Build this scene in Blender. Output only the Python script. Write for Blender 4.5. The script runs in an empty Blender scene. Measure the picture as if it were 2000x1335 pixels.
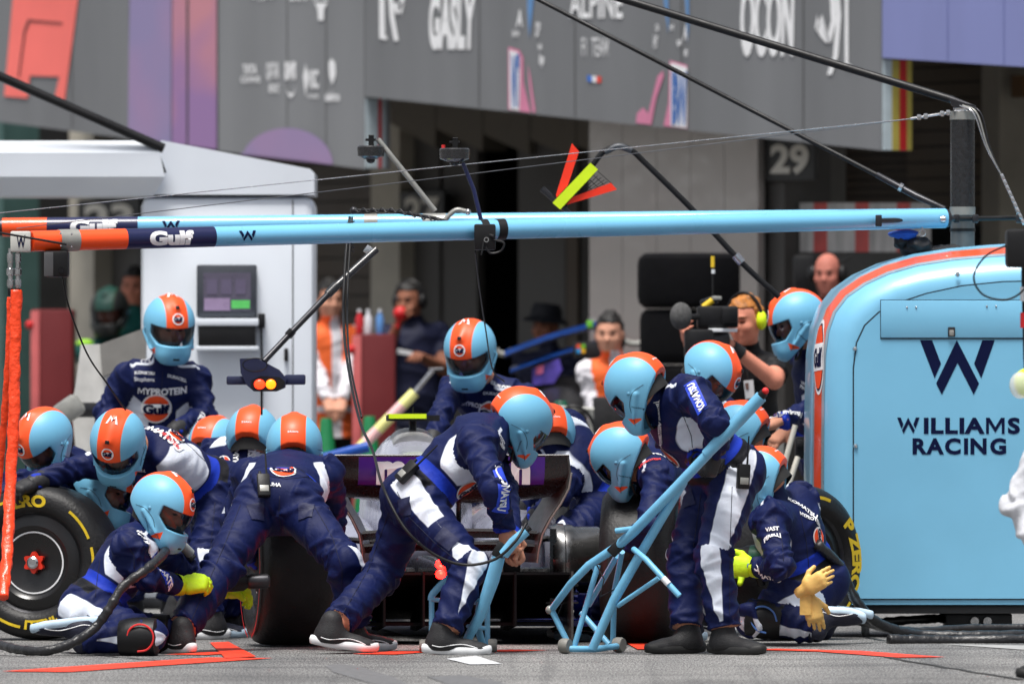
import bpy, bmesh, math, random
import numpy as np
from mathutils import Vector, Matrix, Quaternion
from mathutils.bvhtree import BVHTree
R = math.radians
rnd = random.Random(7)
SC = bpy.context.scene
COL = SC.collection
# ------------------------------------------------------------------ camera, sky, sun, exposure
CAM_Y, CAM_Z, FPX, HOR = -50.0, 1.2, 21000.0, 746.0     # distance, height, focal length in photo pixels, horizon row
cam_d = bpy.data.cameras.new('camera'); cam = bpy.data.objects.new('camera', cam_d); COL.objects.link(cam)
cam.location = (0, CAM_Y, CAM_Z); cam.rotation_euler = (R(90), 0, 0)
cam_d.sensor_width = 36; cam_d.lens = FPX / 2000 * 36
cam_d.shift_y = (HOR - 667.5) / 2000
cam_d.clip_start = 0.5; cam_d.clip_end = 600
cam_d.dof.use_dof = True; cam_d.dof.focus_distance = 48.2; cam_d.dof.aperture_fstop = 4.4
SC.camera = cam
SUN_EL, SUN_AZ = 72, 200          # elevation, compass azimuth of the sun (180 = behind the camera)
world = bpy.data.worlds.new('World'); SC.world = world; world.use_nodes = True
wn = world.node_tree.nodes; wn.clear()
sky = wn.new('ShaderNodeTexSky'); sky.sky_type = 'NISHITA'; sky.sun_disc = False
sky.sun_elevation = R(SUN_EL); sky.sun_rotation = R(SUN_AZ)
sky.air_density = 1.0; sky.dust_density = 4.0; sky.ozone_density = 1.0
bg = wn.new('ShaderNodeBackground'); bg.inputs['Strength'].default_value = 0.088
wo = wn.new('ShaderNodeOutputWorld')
hs = wn.new('ShaderNodeHueSaturation'); hs.inputs['Saturation'].default_value = 0.35
world.node_tree.links.new(sky.outputs[0], hs.inputs['Color']); world.node_tree.links.new(hs.outputs[0], bg.inputs['Color'])
world.node_tree.links.new(bg.outputs[0], wo.inputs['Surface'])
sun_d = bpy.data.lights.new('sun', 'SUN'); sun = bpy.data.objects.new('sun', sun_d); COL.objects.link(sun)
sun_d.energy = 2.7; sun_d.angle = R(20); sun_d.color = (1, .965, .92)
_az = R(SUN_AZ); _e = R(SUN_EL)
sdir = Vector((math.sin(_az) * math.cos(_e), math.cos(_az) * math.cos(_e), math.sin(_e)))   # towards the sun
sun.rotation_euler = sdir.to_track_quat('Z', 'Y').to_euler(); sun.location = (0, -10, 20)
SC.view_settings.view_transform = 'Standard'; SC.view_settings.look = 'None'
SC.view_settings.exposure = 0.68; SC.view_settings.gamma = 1.0; SC.view_settings.use_curve_mapping = False
SC.render.engine = 'CYCLES'; SC.cycles.use_denoising = True
SC.cycles.max_bounces = 8; SC.cycles.transparent_max_bounces = 12; SC.cycles.caustics_reflective = False; SC.cycles.caustics_refractive = False

# ------------------------------------------------------------------ helpers
def P(px, py, y):
    """the point at depth y that the photograph shows at pixel (px, py)"""
    d = y - CAM_Y
    return Vector(((px - 1000) * d / FPX, y, CAM_Z + (HOR - py) * d / FPX))
def G(px, y): p = P(px, 0, y); p.z = 0; return p
def S(y): return FPX / (y - CAM_Y)            # pixels per metre at depth y
def gy(py): return CAM_Z * FPX / (py - HOR) + CAM_Y   # depth of the ground seen at row py
def srgb(r, g, b, a=1):
    f = lambda c: (c / 255 / 12.92) if c <= 10 else ((c / 255 + .055) / 1.055) ** 2.4
    return (f(r), f(g), f(b), a)

ORG = {}
def empty(name, loc, label=None, cat=None, group=None, kind=None):
    o = bpy.data.objects.new(name, None); COL.objects.link(o); o.location = loc; o.empty_display_size = .1
    ORG[o] = Vector(loc); tag(o, label, cat, group, kind); return o
def tag(o, label=None, cat=None, group=None, kind=None):
    if label: o['label'] = label
    if cat: o['category'] = cat
    if group: o['group'] = group
    if kind: o['kind'] = kind
    return o
def org(p): return ORG[p] if p is not None and p in ORG else Vector((0, 0, 0))

class MB:
    """collects shapes (world coordinates) and links them as one mesh object"""
    def __init__(s): s.v = []; s.f = []; s.m = []
    def add(s, vs, fs, mi=0):
        b = len(s.v); s.v += [tuple(v) for v in vs]
        for f in fs: s.f.append(tuple(b + i for i in f)); s.m.append(mi)
        return s
    def box(s, c, size, rot=None, bev=0, mi=0):
        bm = bmesh.new(); bmesh.ops.create_cube(bm, size=1)
        for v in bm.verts: v.co = Vector((v.co.x * size[0], v.co.y * size[1], v.co.z * size[2]))
        if bev: bmesh.ops.bevel(bm, geom=bm.edges[:], offset=bev, segments=2, profile=.5, affect='EDGES')
        M = rot.to_3x3() if rot is not None else Matrix.Identity(3)
        c = Vector(c)
        s.add([c + M @ v.co for v in bm.verts], [[v.index for v in f.verts] for f in _idx(bm)], mi); bm.free(); return s
    def bb(s, lo, hi, bev=0, mi=0):
        lo = Vector(lo); hi = Vector(hi); return s.box((lo + hi) / 2, hi - lo, None, bev, mi)
    def tube(s, pts, r, n=12, mi=0, cap=True, closed=False):
        pts = [Vector(p) for p in pts]; N = len(pts)
        rr = r if isinstance(r, (list, tuple)) else [r] * N
        t0 = (pts[1] - pts[0]).normalized()
        a = t0.orthogonal().normalized()
        vs = []; prev = t0
        for i, p in enumerate(pts):
            if closed: t = (pts[(i + 1) % N] - pts[i - 1]).normalized()
            elif i == 0: t = t0
            elif i == N - 1: t = (pts[i] - pts[i - 1]).normalized()
            else: t = ((pts[i + 1] - p).normalized() + (p - pts[i - 1]).normalized()).normalized()
            q = prev.rotation_difference(t); a = (q @ a); a = (a - t * a.dot(t)).normalized(); prev = t
            b = t.cross(a)
            for k in range(n):
                w = 2 * math.pi * k / n; vs.append(p + (a * math.cos(w) + b * math.sin(w)) * rr[i])
        fs = []
        for i in range(N if closed else N - 1):
            j = (i + 1) % N
            for k in range(n):
                l = (k + 1) % n; fs.append((i * n + k, i * n + l, j * n + l, j * n + k))
        if cap and not closed:
            fs.append(tuple(reversed(range(n)))); fs.append(tuple(range((N - 1) * n, N * n)))
        return s.add(vs, fs, mi)
    def cyl(s, a, b, r, r2=None, n=24, mi=0): return s.tube([a, b], [r, r if r2 is None else r2], n, mi)
    def lathe(s, prof, c, ax=(0, 0, 1), n=48, mi=0, closed=False):
        """prof: (radius, height along ax) pairs"""
        ax = Vector(ax).normalized(); a = ax.orthogonal().normalized(); b = ax.cross(a); c = Vector(c)
        vs = []
        for r, h in prof:
            for k in range(n):
                w = 2 * math.pi * k / n; vs.append(c + ax * h + (a * math.cos(w) + b * math.sin(w)) * r)
        m = len(prof); fs = []
        for i in range(m if closed else m - 1):
            j = (i + 1) % m
            for k in range(n):
                l = (k + 1) % n; fs.append((i * n + k, i * n + l, j * n + l, j * n + k))
        return s.add(vs, fs, mi)
    def prism(s, poly, vec, mi=0):
        """poly: 3D points of a flat outline, extruded by vec"""
        poly = [Vector(p) for p in poly]; vec = Vector(vec); n = len(poly)
        vs = poly + [p + vec for p in poly]
        fs = [tuple(range(n)), tuple(range(2 * n - 1, n - 1, -1))]
        for i in range(n): j = (i + 1) % n; fs.append((i, i + n, j + n, j))
        return s.add(vs, fs, mi)
    def loft(s, rings, mi=0, cap=True):
        n = len(rings[0]); vs = [v for r in rings for v in r]; fs = []
        for i in range(len(rings) - 1):
            for k in range(n):
                l = (k + 1) % n; fs.append((i * n + k, i * n + l, (i + 1) * n + l, (i + 1) * n + k))
        if cap: fs.append(tuple(reversed(range(n)))); fs.append(tuple(range((len(rings) - 1) * n, len(rings) * n)))
        return s.add(vs, fs, mi)
    def ball(s, c, rad, n=20, M=None, mi=0):
        if not isinstance(rad, (tuple, list)): rad = (rad,) * 3
        c = Vector(c); h = n // 2; vs = []
        for i in range(h + 1):
            th = math.pi * i / h
            for k in range(n):
                ph = 2 * math.pi * k / n
                v = Vector((rad[0] * math.sin(th) * math.cos(ph), rad[1] * math.sin(th) * math.sin(ph), rad[2] * math.cos(th)))
                vs.append(c + (M @ v if M else v))
        fs = []
        for i in range(h):
            for k in range(n):
                l = (k + 1) % n; fs.append((i * n + k, (i + 1) * n + k, (i + 1) * n + l, i * n + l))
        return s.add(vs, fs, mi)
    def build(s, name, mat, parent=None, smooth=35, label=None, cat=None, group=None, kind=None, rel=True, sub=0):
        me = bpy.data.meshes.new(name)
        o0 = org(parent) if rel else Vector((0, 0, 0))
        if parent is None and cat:                       # a one-mesh thing gets its origin at its own base
            o0 = Vector((sum(v[0] for v in s.v) / len(s.v), sum(v[1] for v in s.v) / len(s.v), min(v[2] for v in s.v)))
        me.from_pydata([(v[0] - o0.x, v[1] - o0.y, v[2] - o0.z) for v in s.v], [], s.f)
        bm = bmesh.new(); bm.from_mesh(me); bmesh.ops.remove_doubles(bm, verts=bm.verts[:], dist=1e-5)
        bmesh.ops.recalc_face_normals(bm, faces=bm.faces[:]); bm.to_mesh(me); bm.free()
        return finish(name, me, mat, parent, smooth, label, cat, group, kind, o0 if parent is None else None)
def _idx(bm):
    bm.verts.ensure_lookup_table(); bm.verts.index_update(); return bm.faces
def finish(name, me, mat, parent, smooth=35, label=None, cat=None, group=None, kind=None, loc=None):
    for m in (mat if isinstance(mat, (list, tuple)) else [mat]): me.materials.append(m)
    if smooth:
        me.shade_smooth()
        if smooth < 180: me.set_sharp_from_angle(angle=R(smooth))
    o = bpy.data.objects.new(name, me); COL.objects.link(o)
    if parent is not None: o.parent = parent; ORG[o] = org(parent)
    elif loc is not None: o.location = loc; ORG[o] = Vector(loc)
    return tag(o, label, cat, group, kind)
def inst(name, me, M, parent, mat=None):
    """a copy of a shared mesh at world matrix M under parent"""
    o = bpy.data.objects.new(name, me); COL.objects.link(o); o.parent = parent
    o.matrix_local = Matrix.Translation(-org(parent)) @ M
    return o
def bez(pts, n=12):
    """smooth curve through points (Catmull-Rom)"""
    pts = [Vector(p) for p in pts]; Q = [pts[0] * 2 - pts[1]] + pts + [pts[-1] * 2 - pts[-2]]; out = []
    for i in range(1, len(Q) - 2):
        a, b, c, d = Q[i - 1:i + 3]
        for k in range(n):
            t = k / n; out.append(.5 * ((2 * b) + (c - a) * t + (2 * a - 5 * b + 4 * c - d) * t * t + (3 * b - a - 3 * c + d) * t ** 3))
    out.append(pts[-1]); return out

# ------------------------------------------------------------------ materials
MATS = {}
def mat(name, col, rough=.5, metal=0, noise=.12, nscale=8, bump=0, bscale=40, spec=.5, coat=0, emit=0, stretch=None, alpha=1, transl=0):
    if name in MATS: return MATS[name]
    m = bpy.data.materials.new(name); m.use_nodes = True; nt = m.node_tree; b = nt.nodes['Principled BSDF']
    L = nt.links.new
    b.inputs['Roughness'].default_value = rough; b.inputs['Metallic'].default_value = metal
    b.inputs['Specular IOR Level'].default_value = spec; b.inputs['Coat Weight'].default_value = coat; b.inputs['Coat Roughness'].default_value = .08
    tc = nt.nodes.new('ShaderNodeTexCoord'); src = tc.outputs['Object']
    if stretch:
        mp = nt.nodes.new('ShaderNodeMapping'); mp.inputs['Scale'].default_value = stretch; L(src, mp.inputs[0]); src = mp.outputs[0]
    if noise:
        n = nt.nodes.new('ShaderNodeTexNoise'); n.inputs['Scale'].default_value = nscale; n.inputs['Detail'].default_value = 5; L(src, n.inputs['Vector'])
        mr = nt.nodes.new('ShaderNodeMapRange'); mr.inputs[1].default_value = .3; mr.inputs[2].default_value = .7
        mr.inputs[3].default_value = 1 - noise; mr.inputs[4].default_value = 1 + noise; L(n.outputs[0], mr.inputs[0])
        mx = nt.nodes.new('ShaderNodeMix'); mx.data_type = 'RGBA'; mx.blend_type = 'MULTIPLY'; mx.inputs[0].default_value = 1
        mx.inputs[6].default_value = col; L(mr.outputs[0], mx.inputs[7]); L(mx.outputs[2], b.inputs['Base Color'])
        r2 = nt.nodes.new('ShaderNodeMapRange'); r2.inputs[1].default_value = .3; r2.inputs[2].default_value = .7
        r2.inputs[3].default_value = max(.03, rough * .82); r2.inputs[4].default_value = min(1, rough * 1.18); L(n.outputs[0], r2.inputs[0]); L(r2.outputs[0], b.inputs['Roughness'])
    else: b.inputs['Base Color'].default_value = col
    if bump:
        n2 = nt.nodes.new('ShaderNodeTexNoise'); n2.inputs['Scale'].default_value = bscale; n2.inputs['Detail'].default_value = 4; L(src, n2.inputs['Vector'])
        bp = nt.nodes.new('ShaderNodeBump'); bp.inputs['Strength'].default_value = bump; bp.inputs['Distance'].default_value = .01
        L(n2.outputs[0], bp.inputs['Height']); L(bp.outputs[0], b.inputs['Normal'])
    if emit: b.inputs['Emission Color'].default_value = col; b.inputs['Emission Strength'].default_value = emit
    if alpha < 1: b.inputs['Alpha'].default_value = alpha
    MATS[name] = m; return m
SKYBLUE = srgb(112, 184, 222); ORANGE = srgb(250, 82, 22); NAVY = srgb(17, 26, 78); WHITE = srgb(225, 228, 232)
M_sky = mat('light_blue_paint', SKYBLUE, .38, noise=.05, nscale=3, bump=.03, bscale=120, coat=.15)
M_boom = mat('light_blue_boom', srgb(118, 190, 228), .3, noise=.05, nscale=2, coat=.3)
M_jack = mat('light_blue_tube', srgb(110, 178, 214), .4, noise=.1, nscale=14, bump=.04, bscale=60)
M_orange = mat('orange_paint', ORANGE, .35, noise=.05, nscale=3, coat=.2)
M_navy = mat('navy_paint', srgb(10, 20, 70), .35, noise=.05, nscale=3, coat=.2)
M_navyprint = mat('navy_print', srgb(6, 16, 56), .6, noise=.06, spec=.12)
M_white = mat('white_paint', WHITE, .4, noise=.05, nscale=3)
M_print = mat('white_print', srgb(235, 236, 238), .6, noise=.04)
M_redprint = mat('red_print', srgb(215, 40, 40), .6, noise=.04)
M_orprint = mat('orange_print', srgb(240, 78, 25), .6, noise=.04)
M_black = mat('black_plastic', (.008, .008, .009, 1), .45, noise=.2, nscale=10, bump=.05, bscale=80, spec=.3)
M_rubber = mat('black_hose', (.014, .014, .016, 1), .38, noise=.3, nscale=20, bump=.4, bscale=60)
M_carbon = mat('carbon', (.016, .016, .018, 1), .28, noise=.3, nscale=60, coat=.4)
M_dark = mat('dark_metal', (.05, .05, .055, 1), .35, .8, noise=.2, nscale=20)
M_steel = mat('steel', (.55, .55, .56, 1), .25, 1, noise=.15, nscale=30)
M_alu = mat('grey_bracket', srgb(150, 150, 145), .4, .3, noise=.12, nscale=20)
M_fluo = mat('fluorescent_yellow', srgb(214, 242, 20), .6, noise=.08)
M_fluor = mat('fluorescent_red', srgb(255, 52, 18), .6, noise=.08)
M_glass = mat('black_glass', (.01, .01, .012, 1), .08, noise=0)

# ------------------------------------------------------------------ lettering
_tc = {}; _gl = {}
def _raw(s, bold):
    cu = bpy.data.curves.new('t', 'FONT'); cu.body = s; cu.size = 1; cu.resolution_u = 4; cu.fill_mode = 'FRONT'; cu.offset = bold
    ob = bpy.data.objects.new('t', cu); COL.objects.link(ob)
    dg = bpy.context.evaluated_depsgraph_get(); me = bpy.data.meshes.new_from_object(ob.evaluated_get(dg))
    bm = bmesh.new(); bm.from_mesh(me); bmesh.ops.remove_doubles(bm, verts=bm.verts[:], dist=1e-4); bm.verts.ensure_lookup_table(); bm.verts.index_update()
    v = np.array([(q.co.x, q.co.y) for q in bm.verts]).reshape(-1, 2); f = [[q.index for q in a.verts] for a in bm.faces]; bm.free()
    bpy.data.objects.remove(ob); bpy.data.curves.remove(cu); bpy.data.meshes.remove(me); return v, f
def _glyph(c, bold):
    """outline of one character and the pen advance after it"""
    if (c, bold) in _gl: return _gl[(c, bold)]
    if ('HH', 0) not in _gl: _gl[('HH', 0)] = _raw('HH', 0)[0][:, 0].max()
    adv = _raw('H' + c + 'H', 0)[0][:, 0].max() - _gl[('HH', 0)]
    v, f = _raw(c, bold) if c != ' ' else (np.zeros((0, 2)), [])
    if c in 'MW':
        b0 = _raw(c, 0)[0]; x0, x1, y0, y1 = b0[:, 0].min() - bold, b0[:, 0].max() + bold, b0[:, 1].min() - bold, b0[:, 1].max() + bold; t = .09 + 1.6 * bold
        if c == 'M': pl = [(0, 0), (0, 1), (t * 1.25, 1), (.5, .42), (1 - t * 1.25, 1), (1, 1), (1, 0), (1 - t, 0), (1 - t, .70), (.5, .08), (t, .70), (t, 0)]
        else: pl = [(0, 1), (t, 1), (.27, .34), (.5 - t * .45, .95), (.5 + t * .45, .95), (.73, .34), (1 - t, 1), (1, 1), (.73 + t * .45, 0), (.73 - t * .45, 0), (.5, .6), (.27 + t * .45, 0), (.27 - t * .45, 0)]
        v = np.array([(x0 + (x1 - x0) * p, y0 + (y1 - y0) * q) for p, q in pl]); f = [list(range(len(pl)))]
    _gl[(c, bold)] = (v, f, adv); return _gl[(c, bold)]
def text_shape(s, bold=.0, shear=0, space=1.0):
    """flat outline mesh of a word: (verts 2D, faces), cap height 1, centred"""
    key = (s, bold, shear, space)
    if key in _tc: return _tc[key]
    V = []; F = []; pen = 0; n = 0
    for c in s:
        v, f, adv = _glyph(c, bold); w = v.copy(); w[:, 0] += pen; V.append(w); F += [[q + n for q in a] for a in f]; n += len(w); pen += adv * space
    v = np.concatenate(V); v[:, 0] += shear * v[:, 1]; v[:, 0] -= (v[:, 0].min() + v[:, 0].max()) / 2
    v[:, 1] = v[:, 1] / .729 - .5; v[:, 0] /= .729
    _tc[key] = (v, F); return _tc[key]
def poly_shape(polys):
    v = []; f = []
    for p in polys: f.append(list(range(len(v), len(v) + len(p)))); v += p
    return np.array(v, float), f
def disc_shape(r, n=40, r0=0, sx=1):
    if r0: 
        v = [(sx * q * math.cos(2 * math.pi * k / n), q * math.sin(2 * math.pi * k / n)) for q in (r, r0) for k in range(n)]
        return np.array(v), [(k, (k + 1) % n, n + (k + 1) % n, n + k) for k in range(n)]
    return np.array([(sx * r * math.cos(2 * math.pi * k / n), r * math.sin(2 * math.pi * k / n)) for k in range(n)]), [list(range(n))]
W_LOGO = poly_shape([[(-1, .72), (-.67, .72), (-.44, .07), (-.62, -.3)], [(.67, .72), (1, .72), (.62, -.3), (.42, .07)],
                     [(-.55, -.45), (-.4, -.72), (0, .07), (0, .72)], [(.55, -.45), (0, .72), (0, .07), (.4, -.72)]])
W_LOGO = poly_shape([[(-1, .73), (-.68, .73), (-.44, .1), (-.61, -.29)], [(.66, .73), (.99, .73), (.63, -.29), (.44, .1)],
                     [(-.57, -.43), (-.42, -.73), (.0, .12), (-.02, .73)], [(-.02, .73), (.0, .12), (.43, -.73), (.57, -.43)]])
M_LOGO = poly_shape([[(-1, -.7), (-.6, -.7), (-.3, .25), (-.45, .75)], [(-.45, .75), (-.3, .25), (0, -.45), (.1, .05)], [(.1, .05), (0, -.45), (.45, .75), (.5, .2)], [(.5, .2), (.45, .75), (1, -.7), (.6, -.7)]])
def flat(name, shape, parent, m, o, u, v, n, off=.003, smooth=0):
    """a printed shape: 2D points laid on the plane o + u*x + v*y, off metres proud along n"""
    vs, fs = shape; o = Vector(o) + Vector(n).normalized() * off; u = Vector(u); v = Vector(v)
    return MB().add([o + u * p[0] + v * p[1] for p in vs], fs).build(name, m, parent, smooth=smooth)
# ================================================================== SETTING
def concrete():
    m = bpy.data.materials.new('pit_lane_concrete'); m.use_nodes = True; nt = m.node_tree; L = nt.links.new; b = nt.nodes['Principled BSDF']
    tc = nt.nodes.new('ShaderNodeTexCoord')
    def noise(scale, det=4, vec=None):
        n = nt.nodes.new('ShaderNodeTexNoise'); n.inputs['Scale'].default_value = scale; n.inputs['Detail'].default_value = det
        L(vec or tc.outputs['Object'], n.inputs['Vector']); return n.outputs[0]
    def ramp(src, a, b_, ca, cb):
        r = nt.nodes.new('ShaderNodeValToRGB'); r.color_ramp.elements[0].position = a; r.color_ramp.elements[1].position = b_
        r.color_ramp.elements[0].color = ca; r.color_ramp.elements[1].color = cb; L(src, r.inputs[0]); return r.outputs[0]
    def mul(a, b_, f=1):
        x = nt.nodes.new('ShaderNodeMix'); x.data_type = 'RGBA'; x.blend_type = 'MULTIPLY'; x.inputs[0].default_value = f; L(a, x.inputs[6]); L(b_, x.inputs[7]); return x.outputs[2]
    mp = nt.nodes.new('ShaderNodeMapping'); mp.inputs['Scale'].default_value = (1, .06, 1); L(tc.outputs['Object'], mp.inputs[0])
    base = ramp(noise(1.3, 6, mp.outputs[0]), .35, .65, (.14, .14, .14, 1), (.215, .213, .208, 1))
    sp = ramp(noise(130, 3, mp.outputs[0]), .36, .62, (.38, .38, .39, 1), (1.45, 1.44, 1.42, 1))
    sp2 = ramp(noise(260, 2, mp.outputs[0]), .35, .6, (.6, .6, .6, 1), (1.15, 1.15, 1.15, 1))
    st = ramp(noise(.55, 5), .58, .70, (1, 1, 1, 1), (.62, .62, .63, 1))
    mp2 = nt.nodes.new('ShaderNodeMapping'); mp2.inputs['Scale'].default_value = (.5, 1.6, 1); L(tc.outputs['Object'], mp2.inputs[0])
    rub = ramp(noise(1.1, 6, mp2.outputs[0]), .48, .66, (1.04, 1.04, 1.04, 1), (.66, .66, .67, 1)); mp3 = nt.nodes.new('ShaderNodeMapping'); mp3.inputs['Scale'].default_value = (9, .12, 1); mp3.inputs['Rotation'].default_value = (0, 0, .25); L(tc.outputs['Object'], mp3.inputs[0])
    strk = ramp(noise(1.0, 4, mp3.outputs[0]), .55, .72, (1, 1, 1, 1), (.72, .72, .73, 1))
    col = mul(mul(mul(mul(mul(base, sp), sp2), st), rub), strk); L(col, b.inputs['Base Color']); b.inputs['Roughness'].default_value = .85
    bp = nt.nodes.new('ShaderNodeBump'); bp.inputs['Strength'].default_value = .5; bp.inputs['Distance'].default_value = .004
    L(noise(140, 4), bp.inputs['Height']); L(bp.outputs[0], b.inputs['Normal'])
    return m
M_conc = concrete()
g = MB().add([(-120, -60, 0), (120, -60, 0), (120, 140, 0), (-120, 140, 0)], [(0, 1, 2, 3)]).build('pit_lane_ground', M_conc, None, smooth=0, kind='structure')
tag(g, 'speckled grey pit lane concrete under the crew')
M_tape = mat('red_line_paint', srgb(226, 58, 26), .6, noise=.35, nscale=22)
M_wmark = mat('white_line_paint', srgb(200, 202, 204), .6, noise=.3, nscale=16)
M_dkpatch = mat('dark_patch', (.125, .125, .128, 1), .7, noise=.3, nscale=20)  # flat patches darker than the concrete round them
M_crack = mat('crack_line', (.03, .03, .03, 1), .9, noise=.2)
def GP(px, py, z=.004): p = P(px, py, gy(py)); p.z = z; return p
def mark(name, pts, m, z=.004): return MB().add([GP(x, y, z) for x, y in pts], [tuple(range(len(pts)))]).build(name, m, g, smooth=0)
def gline(name, pts, w, m, z=.004):
    q = [GP(x, y, z) for x, y in pts]; vs = []; fs = []
    for i, p in enumerate(q):
        t = (q[min(i + 1, len(q) - 1)] - q[max(i - 1, 0)]).normalized(); nrm = Vector((-t.y, t.x, 0)) * w / 2; vs += [p + nrm, p - nrm]
        if i: fs.append((2 * i - 2, 2 * i - 1, 2 * i + 1, 2 * i))
    return MB().add(vs, fs).build(name, m, g, smooth=0)
mark('red_marking', [(410, 1256), (446, 1254.5), (500, 1283), (440, 1287)], M_tape, .006)
gline('red_marking', [(70, 1312), (240, 1300), (470, 1285)], .3, M_tape)
gline('red_marking', [(360, 1279), (452, 1274)], .2, M_tape)
gline('red_marking', [(730, 1278), (800, 1273), (830, 1273)], .2, M_tape)
gline('red_marking', [(960, 1272), (1035, 1269.5)], .2, M_tape)
mark('red_marking', [(1205, 1246), (1252, 1246), (1302, 1269), (1245, 1269)], M_tape, .006)
gline('red_marking', [(1485, 1268), (1640, 1272), (1800, 1284)], .22, M_tape)
mark('white_marking', [(715, 1219), (800, 1219), (870, 1240), (790, 1241)], M_wmark)
mark('white_marking', [(872, 1287), (930, 1281), (980, 1297), (918, 1298)], M_wmark)
mark('white_marking', [(1840, 1258), (2100, 1262), (2100, 1276), (1930, 1264)], mat('pale_patch', (.34, .34, .335, 1), .8, noise=.1), .003)
gline('crack', [(x, 1268 + (x - 60) * .09 + rnd.uniform(-1, 1)) for x in range(60, 420, 24)], .02, M_crack, .003)
gline('crack', [(x, 1283 + (x - 1730) * .17 + rnd.uniform(-1, 1)) for x in range(1730, 2000, 24)], .03, M_crack, .003)
st = [(625 + 10, 1300), (660, 1296), (700, 1300), (735, 1312), (770, 1322), (800, 1338), (740, 1338), (690, 1324), (650, 1312)]
mark('dark_patch', st, M_dkpatch, .002)
mark('dark_patch', [(835, 1322), (900, 1318), (960, 1328), (1000, 1338), (880, 1338)], M_dkpatch, .0025)

# ------------------------------------------------------------------ the pit building, seen at a slant: its right end is nearer
TH = R(55); FU = Vector((math.cos(TH), -math.sin(TH), 0)); FN = Vector((math.sin(TH), math.cos(TH), 0))
F0 = P(712, 190, 18.0); F0.z = 0
def FB(px, py, t=0):
    """point of the photo ray (px,py) on the plane t metres behind the facade line"""
    d = Vector(((px - 1000) / FPX, 1, (HOR - py) / FPX)); o = Vector((0, CAM_Y, CAM_Z))
    k = (t - (o - F0).dot(FN)) / d.dot(FN); return o + d * k
bld = empty('pit_building', (F0.x, F0.y, 0), 'grey pit garage building with printed fascia boards and numbered garage doors', 'building')
def banner_mat(name, col, d=.10):
    m = mat(name, col, .55, noise=d, nscale=1.2, stretch=(1.6, 1.6, .3)); return m
M_fgrey = banner_mat('fascia_grey', srgb(128, 130, 133)); M_fgrey2 = banner_mat('fascia_grey_dark', srgb(116, 118, 121), .12)
M_fviolet = banner_mat('fascia_violet', srgb(128, 135, 186), .07)
M_cream = mat('cream_column', srgb(186, 180, 166), .6, noise=.15, nscale=3)
M_gdoor = mat('garage_door_grey', srgb(78, 76, 74), .55, noise=.12, nscale=2)
M_gdoor2 = mat('garage_door_dark', srgb(50, 48, 46), .55, noise=.12, nscale=2)
M_brown = mat('shutter_brown', srgb(74, 62, 50), .55, noise=.15, nscale=2)
M_beige = mat('siding_beige', srgb(108, 96, 80), .6, noise=.12, nscale=2)
M_beam = mat('header_beam', srgb(108, 102, 92), .7, noise=.18, nscale=2)
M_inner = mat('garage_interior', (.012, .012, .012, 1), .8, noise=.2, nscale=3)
M_plate = mat('number_plate_black', (.012, .012, .013, 1), .4, noise=.1)
M_plnum = mat('number_grey', srgb(214, 210, 200), .6, noise=.05)
def fquad(name, c, t, thick, m, parent=bld):
    """board whose front corners (pixels, top-left round) lie on plane t, thick metres deep"""
    return MB().prism([FB(x, y, t) for x, y in c], FN * thick).build(name, m, parent, smooth=0)
REC = 1.7        # the garage fronts stand this far back under the boards
def fbox(name, x0, x1, y0, y1, t, thick, m, parent=bld, floor=False):
    t += REC
    a = FB(x0, y0, t); b = FB(x1, y0, t); zt = (a.z + b.z) / 2; zb = 0 if floor else (FB(x0, y1, t).z + FB(x1, y1, t).z) / 2
    q = [Vector((a.x, a.y, zt)), Vector((b.x, b.y, zt)), Vector((b.x, b.y, zb)), Vector((a.x, a.y, zb))]
    return MB().prism(q, FN * thick).build(name, m, parent, smooth=0)
TOP = -420
f1 = fquad('fascia_board', [(-260, TOP), (424, TOP), (424, 293), (-260, 205)], .02, .2, M_fgrey2)
f2 = fquad('fascia_board', [(427, TOP), (711, TOP), (711, 330), (427, 295)], .0, .2, M_fgrey)
f3 = fquad('fascia_board', [(713, TOP), (1721, TOP), (1721, 294), (713, 189)], .0, .22, M_fgrey2)
f4 = fquad('fascia_board', [(1723, TOP), (2300, TOP), (2300, 150), (1723, 113)], .0, .22, M_fviolet)
# board ends with their coloured tape
def endstrip(px, y0, y1, parts, w):
    base = FB(px, y0, .01); zt = base.z; zb = FB(px, y1, .01).z; tt = 0
    for (c, f) in parts:
        a = base + FN * tt * w + FU * .012; b = base + FN * (tt + f) * w + FU * .012; tt += f
        MB().prism([Vector((a.x, a.y, zt)), Vector((b.x, b.y, zt)), Vector((b.x, b.y, zb)), Vector((a.x, a.y, zb))], FU * .012).build('end_tape', c, bld, smooth=0)
M_tapew = mat('tape_white', srgb(190, 205, 212), .5); M_tapey = mat('tape_yellow', srgb(190, 175, 80), .5); M_taper = mat('tape_red', srgb(200, 25, 30), .5)
endstrip(1721, 117, 293, [(M_tapew, .3), (M_tapey, .26), (M_taper, .26), (M_tapey, .18)], .21)
endstrip(711, 193, 328, [(M_tapew, .62), (M_taper, .18), (M_tapew, .2)], .15)
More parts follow.
